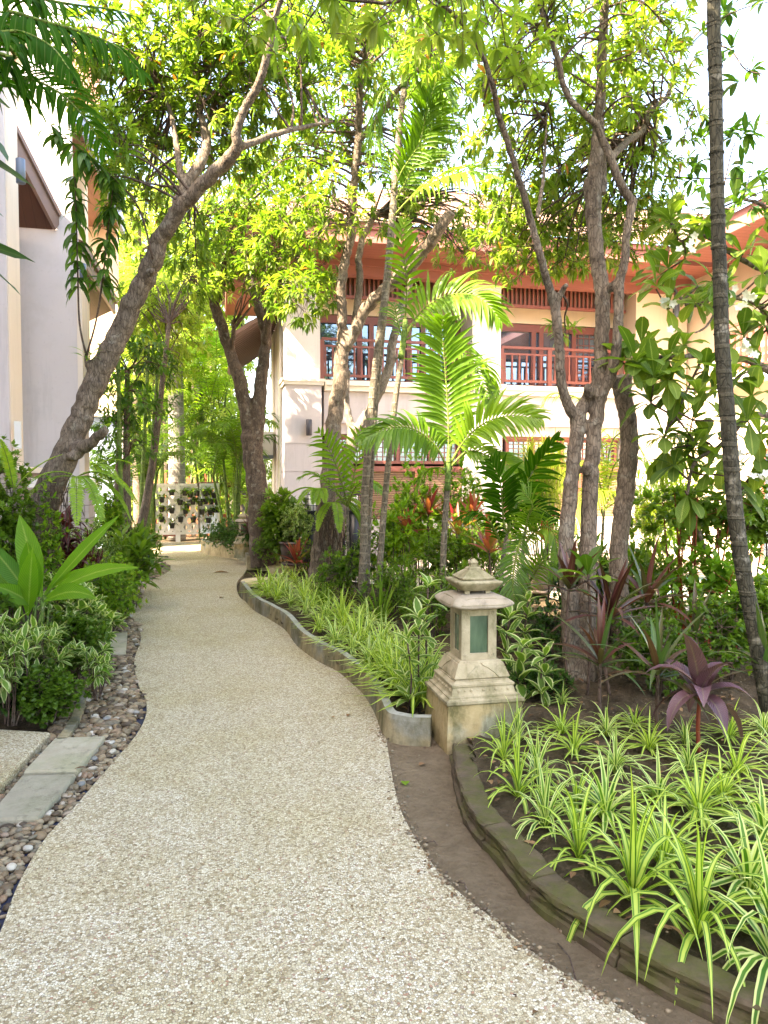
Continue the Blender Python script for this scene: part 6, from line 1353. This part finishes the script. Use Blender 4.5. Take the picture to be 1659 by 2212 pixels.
# ================= CORDYLINES AND SAPLINGS RIGHT =================
def cordy(u, v, z, top, d, n, L, W, mat, label, droop=.7, elev=(15, 80), loc=None, name='cordyline', **kw):
    """top pixel = where the rosette starts"""
    p = P(u, v, d); base = np.array([p[0], p[1], .05]); r_ = P(u, top, d)
    return strapplant(name, n, L, W, droop, M[mat], stem_h=max(.05, float(r_[2]-.05)), elev=elev, loc=base, label=label, cat='cordyline', **kw)
cordy(1512, 1520, 0, 1496, 3.9, 13, .36, .105, 'purple', 'purple broad leaved cordyline with drooping leaves at the right edge', 1.9, (8, 78), group='cordylines in the right bed', stemmat='cordyline_red')
cordy(1420, 1560, 0, 1455, 4.1, 18, .46, .036, 'cordyline', 'narrow dark cordyline left of the purple one, two thin long leaves', .9, tlo=.5, group='cordylines in the right bed')
cordy(1295, 1560, 0, 1430, 4.5, 20, .44, .036, 'cordyline', 'narrow leaved bronze cordyline in front of the three trunks', .9, tlo=.2, group='cordylines in the right bed')
cordy(1318, 1500, 0, 1330, 4.9, 24, .50, .044, 'cordyline', 'taller reddish cordyline against the trunk of the three trunk tree', .8, tlo=.0, thi=.8, group='cordylines in the right bed')
cordy(1228, 1480, 0, 1270, 5.0, 16, .36, .044, 'cordyline', 'dark cordyline on a long thin stem left of the three trunks', .7, tlo=.2, group='cordylines in the right bed')
cordy(1650, 1540, 0, 1440, 4.3, 13, .40, .040, 'cordyline', 'green and purple cordyline at the very right edge behind the palm stem', .9, tlo=.6, group='cordylines in the right bed')
cordy(1500, 1450, 0, 1370, 5.2, 12, .36, .04, 'cordyline', 'dark green cordyline behind the broad purple one', .8, tlo=.6, group='cordylines in the right bed')
cordy(1395, 1450, 0, 1300, 5.6, 16, .5, .05, 'cordyline', 'brownish cordyline with long arching leaves right of the three trunks', 1.0, tlo=.3, thi=.9, group='cordylines in the right bed')
for (u, t, d, lab) in ((1056, 1190, 7.2, 'red and green cordyline above the lantern roof'), (985, 1150, 8.6, 'red cordyline with pink stems in the middle bed'), (925, 1110, 9.4, 'orange red cordyline glowing in the sun behind the shrubs'), (880, 1150, 9.0, 'small red edged cordyline left of the young palm'), (1020, 1120, 9.2, 'bright red cordyline between young palm and low palm'), (640, 1215, 10.2, 'low reddish cordyline beside the trunk foot'), (1180, 1170, 7.6, 'bronze cordyline left of the three trunks near the bowl pot')):
    cordy(u, 1300, 0, t, d, 13, .36, .07, 'cordyline_red', lab, .6, (25, 80), group='red cordylines in the middle bed', prof=OV)
cordy(541, 1200, 0, 1150, 12.6, 18, .42, .075, 'purple', 'spiky purple cordyline in the far planter', .6, (5, 80), prof=ST)
# upright wide-leaf sapling
cordy(1268, 1480, 0, 1245, 4.9, 10, .24, .085, 'green', 'sapling with pale green paddle leaves in front of the three trunks', .6, (10, 70), name='sapling', prof=OB)
for (u, t, d, L, lab) in ((1130, 1400, 4.9, .20, 'cream edged sapling just right of the lantern'), (1178, 1420, 4.7, .16, 'smaller cream edged sapling right of the lantern window'), (1100, 1340, 5.2, .18, 'cream edged shoot beside the lantern roof'), (905, 1340, 4.6, .17, 'cream edged sapling standing in the striped plants left of the lantern'), (925, 1270, 4.9, .16, 'light green topped sapling left of the lantern cap'), (880, 1385, 4.5, .15, 'low leafy sapling in the striped plants near the lantern'), (1140, 1300, 5.6, .16, 'pale leaved sapling under the feathery palm')):
    p = P(u, t, d); base = np.array([p[0], p[1], .06]); ro = empty('variegated_sapling', base, lab, 'sapling', 'cream edged saplings near the lantern'); s = MB(); s.tube(smooth_path(np.array([base, (base+p)/2+rng.normal(0,.02,3), p]), 4), .006, 6); s.build('stem', M['twig'], ro)
    b = MB(); tufts(b, np.array([p, p-[0,0,.12], p-[.02,0,.24], p-[0,.03,.36]]), [[0,0,1]], 6, L, L*.33, .6, 1.2, OV); b.build('leaves', M['white_edge'], ro)

# ================= SHRUBS =================
def SH(u, vbase, vtop, d, wpx, nt, k, L, W, mat, label, **kw):
    z0 = kw.pop('z0', .05); p = P(u, vbase, d); top = P(u, vtop, d); c = np.array([p[0], p[1], z0]); h = float(top[2]-z0); r = wpx/2*d/F
    ry = kw.pop('ry', r); return shrub(c, (r, ry), h, nt, k, L, W, mat, label, **kw)
# right bed background band
SH(1180, 1450, 1290, 5.9, 190, 260, 6, .05, .022, 'darkgreen', 'dark low shrub right of the lantern, small leaves', tlo=.3)
SH(1420, 1500, 1330, 5.0, 240, 480, 6, .042, .026, 'green', 'low dark green small leaved shrub behind the cordylines', tlo=.0, thi=.6, ry=.4)
SH(1560, 1480, 1270, 5.3, 200, 330, 6, .045, .028, 'green', 'fine leaved shrub left of the slim ringed palm', tlo=.1, thi=.8)
SH(1640, 1500, 1250, 5.4, 130, 260, 6, .07, .04, 'green', 'rounder leaved shrub at the far right behind the ringed palm', tlo=.3)
SH(1500, 1400, 1040, 6.4, 300, 300, 7, .085, .042, 'green', 'tall ixora like shrub with flat leafy top by the pool', tlo=.35, base_clear=.62, stems=12, stemr=.012, stemmat='cordyline_red', ry=.45)
SH(1610, 1400, 1050, 6.6, 160, 260, 7, .085, .042, 'green', 'leafy topped shrub behind the ringed palm stem', tlo=.4, base_clear=.55, stems=8, stemr=.012)
SH(1330, 1400, 1180, 6.6, 170, 150, 6, .15, .035, 'green', 'long leaved dark shrub behind the three trunks', tlo=.0, thi=.7, prof=WH)
SH(1420, 1380, 1160, 7.0, 140, 110, 6, .13, .04, 'green', 'open shrub with long leaves right of the three trunks', tlo=.2, prof=WH)
SH(1240, 1380, 1170, 6.8, 110, 110, 6, .20, .022, 'darkgreen', 'strap leaved dark clump between the trunks', tlo=.3, prof=ST, upb=1.3)
SH(1560, 1330, 1180, 6.0, 220, 190, 5, .10, .05, 'lime', 'sparse sunlit leafy branches by the pool edge', tlo=.0, thi=.7, base_clear=.3, stemmat='cordyline_red')
SH(1080, 1400, 1260, 6.4, 150, 160, 6, .07, .025, 'green', 'mid green shrub behind the lantern cap', tlo=.0, thi=.7)
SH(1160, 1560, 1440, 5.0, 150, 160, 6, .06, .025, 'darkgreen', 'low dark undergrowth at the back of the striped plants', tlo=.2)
# band behind the striped kerb plants
for (u, vt, d, w, nt, mat, L, W, lab) in ((780, 1150, 8.8, 120, 420, 'green', .07, .03, 'leafy green shrub behind the slim palm stems'), (850, 1080, 9.0, 130, 520, 'lime', .10, .035, 'bright lime shrub under the drooping palm frond'), (895, 990, 9.6, 130, 620, 'lime', .10, .040, 'tall yellow green shrub in front of the bamboo blinds'), (1000, 985, 9.6, 130, 560, 'lime', .10, .040, 'yellow green shrub right of the young palm stem'), (960, 1130, 8.4, 140, 460, 'green', .08, .035, 'green shrub with brown stems in the middle bed'), (1050, 1100, 8.2, 120, 340, 'green', .09, .03, 'green shrub behind the red and green cordyline'),
      (730, 1190, 8.6, 110, 380, 'green', .06, .03, 'low green shrub right of the forked tree base'), (845, 1210, 7.6, 130, 320, 'green', .07, .028, 'low green shrub behind the striped kerb plants'), (940, 1240, 6.8, 130, 320, 'green', .08, .022, 'grassy green shrub left of the lantern cap'), (1010, 1230, 7.0, 130, 300, 'green', .08, .028, 'olive shrub right behind the lantern cap'), (665, 1150, 10.3, 80, 220, 'green', .06, .025, 'small shrub left of the forked tree base')):
    SH(u, vt+170, vt, d, w, int(nt*.5), 6, L, W, mat, lab, group='shrubs in the middle bed', base_clear=.12, stems=9, stemr=.008, tlo=.15, thi=.85)
for (u, vt, d, w, lab) in ((700, 1260, 8.2, 70, 'thin grassy clump at the forked tree foot'), (1000, 1190, 7.6, 90, 'tall thin grassy clump behind the lantern'), (870, 1180, 7.9, 100, 'tall grassy clump under the arched fronds'), (820, 1230, 7.2, 80, 'broad bladed grassy clump beside the tallest palm stem')):
    p = P(u, 1300, d); strapplant('grassy_clump', 40, float(P(u, vt, d)[2])*.9, .022, .7, M['green'], elev=(50, 88), loc=(p[0], p[1], .05), label=lab, cat='grass clump', tlo=.2, group='grassy clumps in the middle bed')
# sunlit shrubs on the courtyard side
SH(1167, 1150, 950, 9.8, 130, 170, 14, .30, .010, 'palm_yellow', 'tall yellow papyrus growing in the bowl pot', cat='plant', name='papyrus', z0=.32, stems=16, stemr=.008, stemmat='green_stem', prof=ST, base_clear=.35, spread=1.4, droop=1.0, ry=.35)
SH(1400, 1160, 1040, 10.5, 120, 160, 10, .22, .014, 'palm_yellow', 'yellow sunlit grassy plant by the sunlit pier', cat='plant', prof=ST)
SH(1450, 1180, 980, 10.8, 140, 200, 8, .2, .03, 'lime', 'sunlit lime plant against the sunlit pier', prof=WH)
SH(720, 1180, 1080, 12.0, 150, 380, 6, .08, .035, 'green', 'green bush at the foot of the villa column')
SH(900, 1190, 1100, 11.5, 160, 320, 6, .10, .04, 'lime', 'lime bush against the villa base', group='bushes against the villa')
SH(1060, 1190, 1110, 11.0, 160, 320, 6, .10, .04, 'green', 'green bush against the villa base behind the low palm', group='bushes against the villa')
SH(1210, 1190, 1120, 10.6, 90, 160, 6, .10, .04, 'green', 'small bush beside the bowl pot')
# far bed
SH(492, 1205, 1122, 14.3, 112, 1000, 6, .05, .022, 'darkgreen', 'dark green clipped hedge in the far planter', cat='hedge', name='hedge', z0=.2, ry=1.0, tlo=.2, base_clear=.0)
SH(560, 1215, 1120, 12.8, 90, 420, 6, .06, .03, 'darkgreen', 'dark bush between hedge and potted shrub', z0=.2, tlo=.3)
SH(612, 1190, 1062, 12.0, 110, 420, 6, .12, .055, 'green', 'fresh green schefflera like shrub under the dark tree', z0=.2, tlo=.2)
SH(652, 1180, 1092, 11.6, 90, 420, 5, .065, .030, 'white_edge', 'small cream speckled shrub in the glazed pot', z0=.45)
SH(590, 1215, 1150, 12.1, 110, 420, 6, .035, .025, 'green', 'low round leaved ground shrub beside the steps', z0=.15)
# left side planting, along the pebbles
SH(20, 1330, 975, 6.0, 150, 700, 6, .052, .028, 'green', 'small leaved bush against the left wall', tlo=.2, base_clear=.25, stems=12)
SH(-60, 1300, 1000, 5.4, 160, 500, 6, .052, .028, 'green', 'small leaved bush cut by the left edge', tlo=.2, base_clear=.2)
SH(118, 1330, 1060, 6.1, 60, 120, 5, .06, .028, 'lime', 'wispy twigs in front of the stone clad pier', base_clear=.3)
SH(30, 1560, 1340, 4.5, 190, 60, 7, .105, .036, 'white_edge', 'white edged shrub low at the left edge', base_clear=.35, stems=12, prof=WH, ry=.3)
SH(95, 1530, 1370, 4.7, 110, 34, 7, .09, .032, 'white_edge', 'white edged shrub next to the large light green leaves', base_clear=.4, stems=8, prof=WH)
SH(210, 1480, 1400, 5.0, 70, 26, 6, .09, .032, 'white_edge', 'small white edged plant over the square slab', base_clear=.3, prof=WH)
SH(200, 1420, 1290, 5.6, 120, 80, 5, .085, .075, 'white_edge', 'round scalloped leaf shrub with cream edges by the pebbles', prof=(.5,.95,1,.95,.8,.4), base_clear=.3)
SH(150, 1400, 1240, 5.9, 130, 90, 5, .075, .065, 'white_edge', 'round leaved cream edged shrub farther from the path', prof=(.5,.95,1,.95,.8,.4), base_clear=.25)
SH(110, 1590, 1440, 4.5, 130, 420, 6, .034, .030, 'green', 'low dark parsley like ground shrub behind the thick slab', tlo=0, thi=.6, base_clear=0)
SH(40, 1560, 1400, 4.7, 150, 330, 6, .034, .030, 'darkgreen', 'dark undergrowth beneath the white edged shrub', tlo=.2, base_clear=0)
SH(165, 1480, 1330, 5.3, 130, 300, 6, .05, .03, 'green', 'green leafy undergrowth below the scalloped shrub', tlo=.0, thi=.6)
SH(225, 1330, 1205, 7.0, 130, 900, 7, .032, .012, 'lime', 'feathery light green mound left of the path bend', base_clear=0)
SH(175, 1300, 1200, 7.4, 110, 600, 7, .032, .012, 'lime', 'second feathery light green mound behind the large leaves', base_clear=0)
SH(262, 1290, 1200, 7.8, 90, 500, 6, .045, .025, 'lime', 'small light green mound by the second bend', base_clear=0)
SH(205, 1260, 1140, 8.6, 150, 520, 6, .07, .04, 'white_edge', 'pale variegated shrub behind the feathery mounds', base_clear=.1)
SH(275, 1240, 1150, 9.5, 110, 420, 6, .07, .035, 'green', 'green shrub along the pebbles near the blue scoop', base_clear=.1)
SH(238, 1140, 1062, 10.8, 68, 620, 6, .055, .030, 'lime', 'round clipped bush in front of the blue grey wall', base_clear=.3, z0=.2)
SH(288, 1260, 1155, 8.6, 70, 44, 6, .24, .06, 'green', 'broad strap leaved plant by the path near the blue scoop', prof=WH, tlo=.3, cat='plant', base_clear=.2, upb=1.2)
SH(240, 1320, 1230, 7.2, 60, 30, 6, .16, .055, 'green', 'glossy leaved plant beside the pale flat slab', prof=WH, tlo=.2, base_clear=.2)
SH(140, 1310, 1110, 7.2, 100, 30, 8, .26, .055, 'dark_red', 'dark red croton with drooping leaves under the leaning trunk', prof=WH, cat='croton', name='croton', base_clear=.4, droop=1.2, ry=.2)
SH(195, 1270, 1180, 7.6, 50, 16, 8, .22, .02, 'dark_red', 'spiky dark red plant right of the croton', prof=ST, cat='croton', name='croton')
SH(318, 1190, 1135, 14, 60, 300, 6, .07, .03, 'green', 'low shrubs at the far end left of the lattice', z0=0)
SH(285, 1200, 1130, 12, 80, 300, 6, .08, .03, 'green', 'dark shrub beyond the blue scoop', z0=0)
SH(60, 1300, 1150, 6.6, 150, 400, 6, .06, .03, 'green', 'filling green bush behind the large light green leaves')
SH(-50, 1500, 1250, 4.8, 150, 400, 6, .06, .03, 'green', 'dim bush cut by the left edge above the thick slab', tlo=0, thi=.6)
# big ginger leaves
c = P(85, 1480, 5.2); c[2] = .05; GI = empty('ginger_plant', c, 'large light green ginger leaves reaching over the path side planting', 'plant', None)
b = MB(); s = MB(); o_ = P(85, 1300, 5.1)
for (a, e, w, dr, up_) in (((95,1285,5.1),(250,1118,4.9),.085,.15,.9), ((90,1290,5.1),(45,1120,5.2),.15,.1,.3), ((80,1290,5.1),(60,1175,4.9),.13,.0,.2), ((100,1290,5.0),(290,1215,4.7),.09,.5,1.0), ((95,1300,5.0),(205,1282,4.5),.10,.5,1.0), ((70,1300,5.1),(-30,1165,5.1),.11,.4,.7), ((75,1310,5.0),(-15,1260,4.8),.10,.5,.9), ((110,1270,5.1),(200,1228,4.9),.06,.3,1.0), ((60,1330,5.0),(70,1190,4.8),.12,.2,.4),((50,1330,5.2),(-60,1110,5.3),.10,.4,.6)):
    A, E = P(*a), P(*e); up_ *= .4; w *= 1.2; L_ = np.linalg.norm(E-A)*1.05; d = nrm(E-A)+np.array([0,0,dr*.45]); b.leaves(A, d, CL*(1-up_)+np.array([0,0,up_]), L_, w, dr, [.10,.45,.8,1,.98,.8,.45,.02], rng.random(), .14, wave=.06)
    s.tube(smooth_path(np.array([c+rng.normal(0,.03,3)*[1,1,0], (c+A)/2+rng.normal(0,.02,3), A]), 4), .008, 6)
b.build('leaves', M['ginger'], GI); s.build('stems', M['green_stem'], GI)
b = MB(); a = P(180, 1440, 5.0); b.leaves(a, P(275, 1455, 4.7)-a+[0,0,.06], (0,0,1), .34, .045, .4, ST, .5, .2)
a2 = P(60, 1560, 4.6); b.leaves(np.array([a2]*4), [[-.05,0,1],[.1,0,1],[.2,-.1,1],[0,.1,1]], CL, [.22,.2,.18,.16], .04, .2, OV, .2, .2)
c = np.array([*P(180,1440,5.0)[:2], .03]); o = b.build('strap_leaf_plant', M['ginger'], origin=c); tag(o, 'single long arching leaf lying over the pebbles below the square slab', 'plant')
# ferns
def fern(p, n, L, mat, label, drop=.5, W=.014, lf=.06, up=(.3, 1.0), az0=0, az1=6.28):
    ro = empty('fern', p, label, 'fern'); 
    for i in range(n):
        az = rng.uniform(az0, az1); e = rng.uniform(*up); q = [np.array(p)]; d = nrm([math.cos(az), math.sin(az), e])
        for k in range(5): d = nrm(d+np.array([0,0,-drop*.55])); q.append(q[-1]+d*L/5*rng.uniform(.9,1.1))
        frond_obj(ro, np.array(q), lf, W, 26, mat, r0=.004, ang=75, droop=.3, start=.08)
    return ro
fern(P(165, 1030, 6.25), 11, .62, 'fern', 'yellow green fern hanging from the leaning trunk', .75, .022, .075, (.2, 1.0), -2.6, .7)
fern(P(722, 1085, 9.7), 9, .55, 'fern', 'bright fern perched on the forked trunk base', .8, .03, .09, (.3, 1.2), -3.0, .2)
fern(P(690, 1060, 9.7), 6, .5, 'fern', 'second fern on the left side of the forked trunk', .6, .03, .08, (.3, 1.0), -3.6, -1.2)
fern(P(200, 1010, 6.6), 3, .5, 'fern', 'small fern fronds crossing the stone pier', .5, .02, .06)
fern(P(30, 1060, 5.8), 4, .45, 'lime', 'fern like frond rising before the left pillar', .3, .02, .05, (1.5, 3))

# ================= FAR THICKET =================
def bgtree(u, vb, d, tall_v, crowns, mat, tm, label, r=.09, L=.16, W=.05, tlo=0, thi=1, name='broadleaf_tree', lean=0):
    p = P(u, vb, d); p[2] = 0; ro = empty(name, p, label, 'tree'); top = P(u+lean, tall_v, d)
    q = smooth_path(np.array([p, p*.6+top*.4+rng.normal(0, .08, 3), top]), 6); b = MB(); b.tube(q, np.linspace(r, r*.4, len(q)), 9, rough=.06); b.build('trunk', M[tm], ro)
    grow(ro, [q[len(q)//2:]], blobs(crowns), M[mat], L, W, 8, bough_r=r*.15, tlo=tlo, thi=thi)
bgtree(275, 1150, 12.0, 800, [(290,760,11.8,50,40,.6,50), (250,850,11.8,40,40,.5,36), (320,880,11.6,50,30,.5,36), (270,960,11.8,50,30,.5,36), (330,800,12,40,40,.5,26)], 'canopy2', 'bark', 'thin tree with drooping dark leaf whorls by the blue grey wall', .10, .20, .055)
bgtree(258, 1150, 12.5, 920, [(240,900,12.3,40,40,.5,50)], 'canopy2', 'bark', 'second thin crooked stem beside the drooping leaf tree', .08, .2, .05)
bgtree(285, 1150, 12.8, 700, [(370,720,14.3,70,60,.8,130), (400,640,14.3,70,50,.8,120), (330,660,14.3,60,50,.8,100), (360,800,14,50,40,.6,60)], 'thicket', 'bark', 'slanting thin tree in front of the bright thicket', .09, .22, .06, lean=80)
for i, (u, d, lo, hi, n, mat) in enumerate(((300,20,420,700,420,'thicket'), (420,22,400,760,480,'thicket'), (520,23,450,820,460,'thicket'), (360,26,300,620,420,'thicket'), (240,24,500,860,320,'canopy'), (460,28,560,930,420,'thicket'), (600,26,380,600,300,'thicket'), (330,27,760,1060,380,'thicket'), (430,21,850,1040,260,'green'), (530,20,900,1080,240,'thicket'))):
    mid = (lo+hi)/2; bgtree(u, 1130, d, lo+60, [(u+rng.uniform(-20,20), mid-60, d, 75, (hi-lo)*.26, 1.4, n//2), (u+rng.uniform(-30,30), mid+60, d, 85, (hi-lo)*.28, 1.4, n//2)], mat, 'bark',
        ['sunlit yellow green tree crown in the far thicket, behind the leaning trunk', 'tallest pale green tree in the middle of the far thicket', 'yellow green tree behind the twin stemmed tree', 'far hazy tree crown above the thicket', 'darker tree behind the eaves of the left villa', 'light tree crown low behind the areca palms', 'tree crown seen above the villa roof corner', 'pale low tree behind the drooping leaf tree', 'green bush tree above the lattice', 'bright bush tree right above the picket fence'][i], .16, .30, .09, tlo=.1)
# fill masses far behind everything so the horizon is closed by greenery
b = MB(); n_ = 5200; pos = np.stack([rng.uniform(-12, 1.0, n_), rng.uniform(30, 34, n_), rng.uniform(0, 11, n_)**1], 1); pos[:, 2] *= (1-.25*np.abs(np.sin(pos[:, 0]*.7)))
tufts(b, pos, nrm(rng.normal(0, .5, (n_, 3))+[0,-.6,.5]), 5, .42, .15, .8, 1.1, WH, 0, 1); o = b.build('far_woodland', M['thicket']); tag(o, 'bright yellow green woodland closing the view at the end of the path', 'woodland', kind='stuff')
# palms and bamboo like stems between
def areca(u, vb, d, stems, nf, L, mat, label, hpx=300, lf=.38, spreadx=.25, group='areca palms around the lattice screen'):
    c = P(u, vb, d); c[2] = 0; ro = empty('areca_palm', c, label, 'palm', group); zt = float(P(u, vb-hpx, d)[2])
    sm = MB()
    for i in range(stems):
        az = rng.uniform(0, 6.28); b0 = c+np.array([math.cos(az), math.sin(az), 0])*.15; t_ = c+np.array([math.cos(az)*spreadx*2, math.sin(az)*spreadx, zt*rng.uniform(.6, 1)]); q = smooth_path(np.array([b0, (b0+t_)/2-[0,0,-.1], t_]), 5); sm.tube(q, np.linspace(.035, .024, len(q)), 8)
        for k in range(nf):
            a2 = rng.uniform(0, 6.28); frond_obj(ro, arch(t_, a2, 1, L*rng.uniform(.3, .6), L*rng.uniform(.5, .8)), lf, .035, 22, mat, droop=1.1, tint=(0, 1), ang=60)
    sm.build('stems', M['green_stem'], ro)
areca(505, 1180, 15.5, 5, 6, 1.6, 'palm', 'areca palm with curved stems left of the dark tree', 200)
areca(455, 1150, 19.5, 4, 6, 2.0, 'lime', 'areca palm above the red fence', 330)
areca(400, 1150, 20.5, 4, 6, 2.0, 'thicket', 'sunlit areca palm behind the lattice', 260)
areca(335, 1150, 17.5, 4, 6, 1.6, 'lime', 'slim bamboo like palm clump left of the lattice', 270)
areca(300, 1160, 14.5, 4, 5, 1.3, 'palm', 'low palm clump beside the thin crooked stems', 150)
areca(515, 1150, 18.0, 4, 6, 1.6, 'lime', 'bright low palm clump right of the lattice', 120)
areca(430, 1150, 20.0, 3, 7, 2.2, 'lime', 'tall palm with bluish arching fronds above the path end', 420)
areca(360, 1150, 19, 3, 6, 2.0, 'thicket', 'glowing palm fronds between the thin trees', 400)
c = P(382, 1150, 19); c[2] = 0; ro = empty('royal_palm', c, 'smooth pale royal palm trunk rising behind the lattice', 'palm'); b = MB(); q = smooth_path(np.array([c, P(382, 1000, 19), P(380, 880, 19), P(378, 760, 19), P(380, 680, 19)]), 5); b.tube(q, np.linspace(.22, .17, len(q)), 16); b.build('trunk', M['palm_stem_big'], ro)
for k in range(10): frond_obj(ro, arch(P(380, 680, 19), k*.63, 1, .9, 2.0), .6, .05, 30, 'thicket', droop=1.2)
# thin dark bamboo stems
for i, (u0, u1, d, lab) in enumerate(((300, 322, 13.5, 'left'), (312, 345, 13.0, 'middle'), (268, 255, 11.5, 'crooked'), (345, 352, 19.5, 'straight'), (320, 312, 15, 'slanting'))):
    p = P(u0, 1200, d); p[2] = 0; o_ = MB(); o_.tube(smooth_path(np.array([p, P((u0+u1)/2-2, 1000, d), P(u1, 740, d)]), 6), np.linspace(.04, .028, 13), 8); tag(o_.build('bamboo_stem', M['green_stem'], origin=p), f'thin dark bamboo stem, the {lab} one left of the lattice', 'bamboo', 'thin bamboo stems left of the lattice')
# trees behind the villa and the courtyard, seen over the roof and mirrored in the glass
for (x, y, h, lab) in ((3, 27, 9, 'tree crown over the left end of the villa roof'), (-3.5, 33, 13, 'tallest far tree at the end of the path')):
    ro = empty('broadleaf_tree', (x, y, 0), lab, 'tree'); q = np.array([(x, y, z) for z in np.linspace(0, h*.8, 8)]); b = MB(); b.tube(q, np.linspace(.2, .08, 8), 10); b.build('trunk', M['bark'], ro)
    grow(ro, [q[4:]], [(np.array([x, y, h*.8]), np.array([2.2, 2, 1.8]), 420)], M['canopy'], .3, .08, 8, bough_r=.05)
print('objects', len(bpy.data.objects), 'polys', sum(len(m.polygons) for m in bpy.data.meshes))
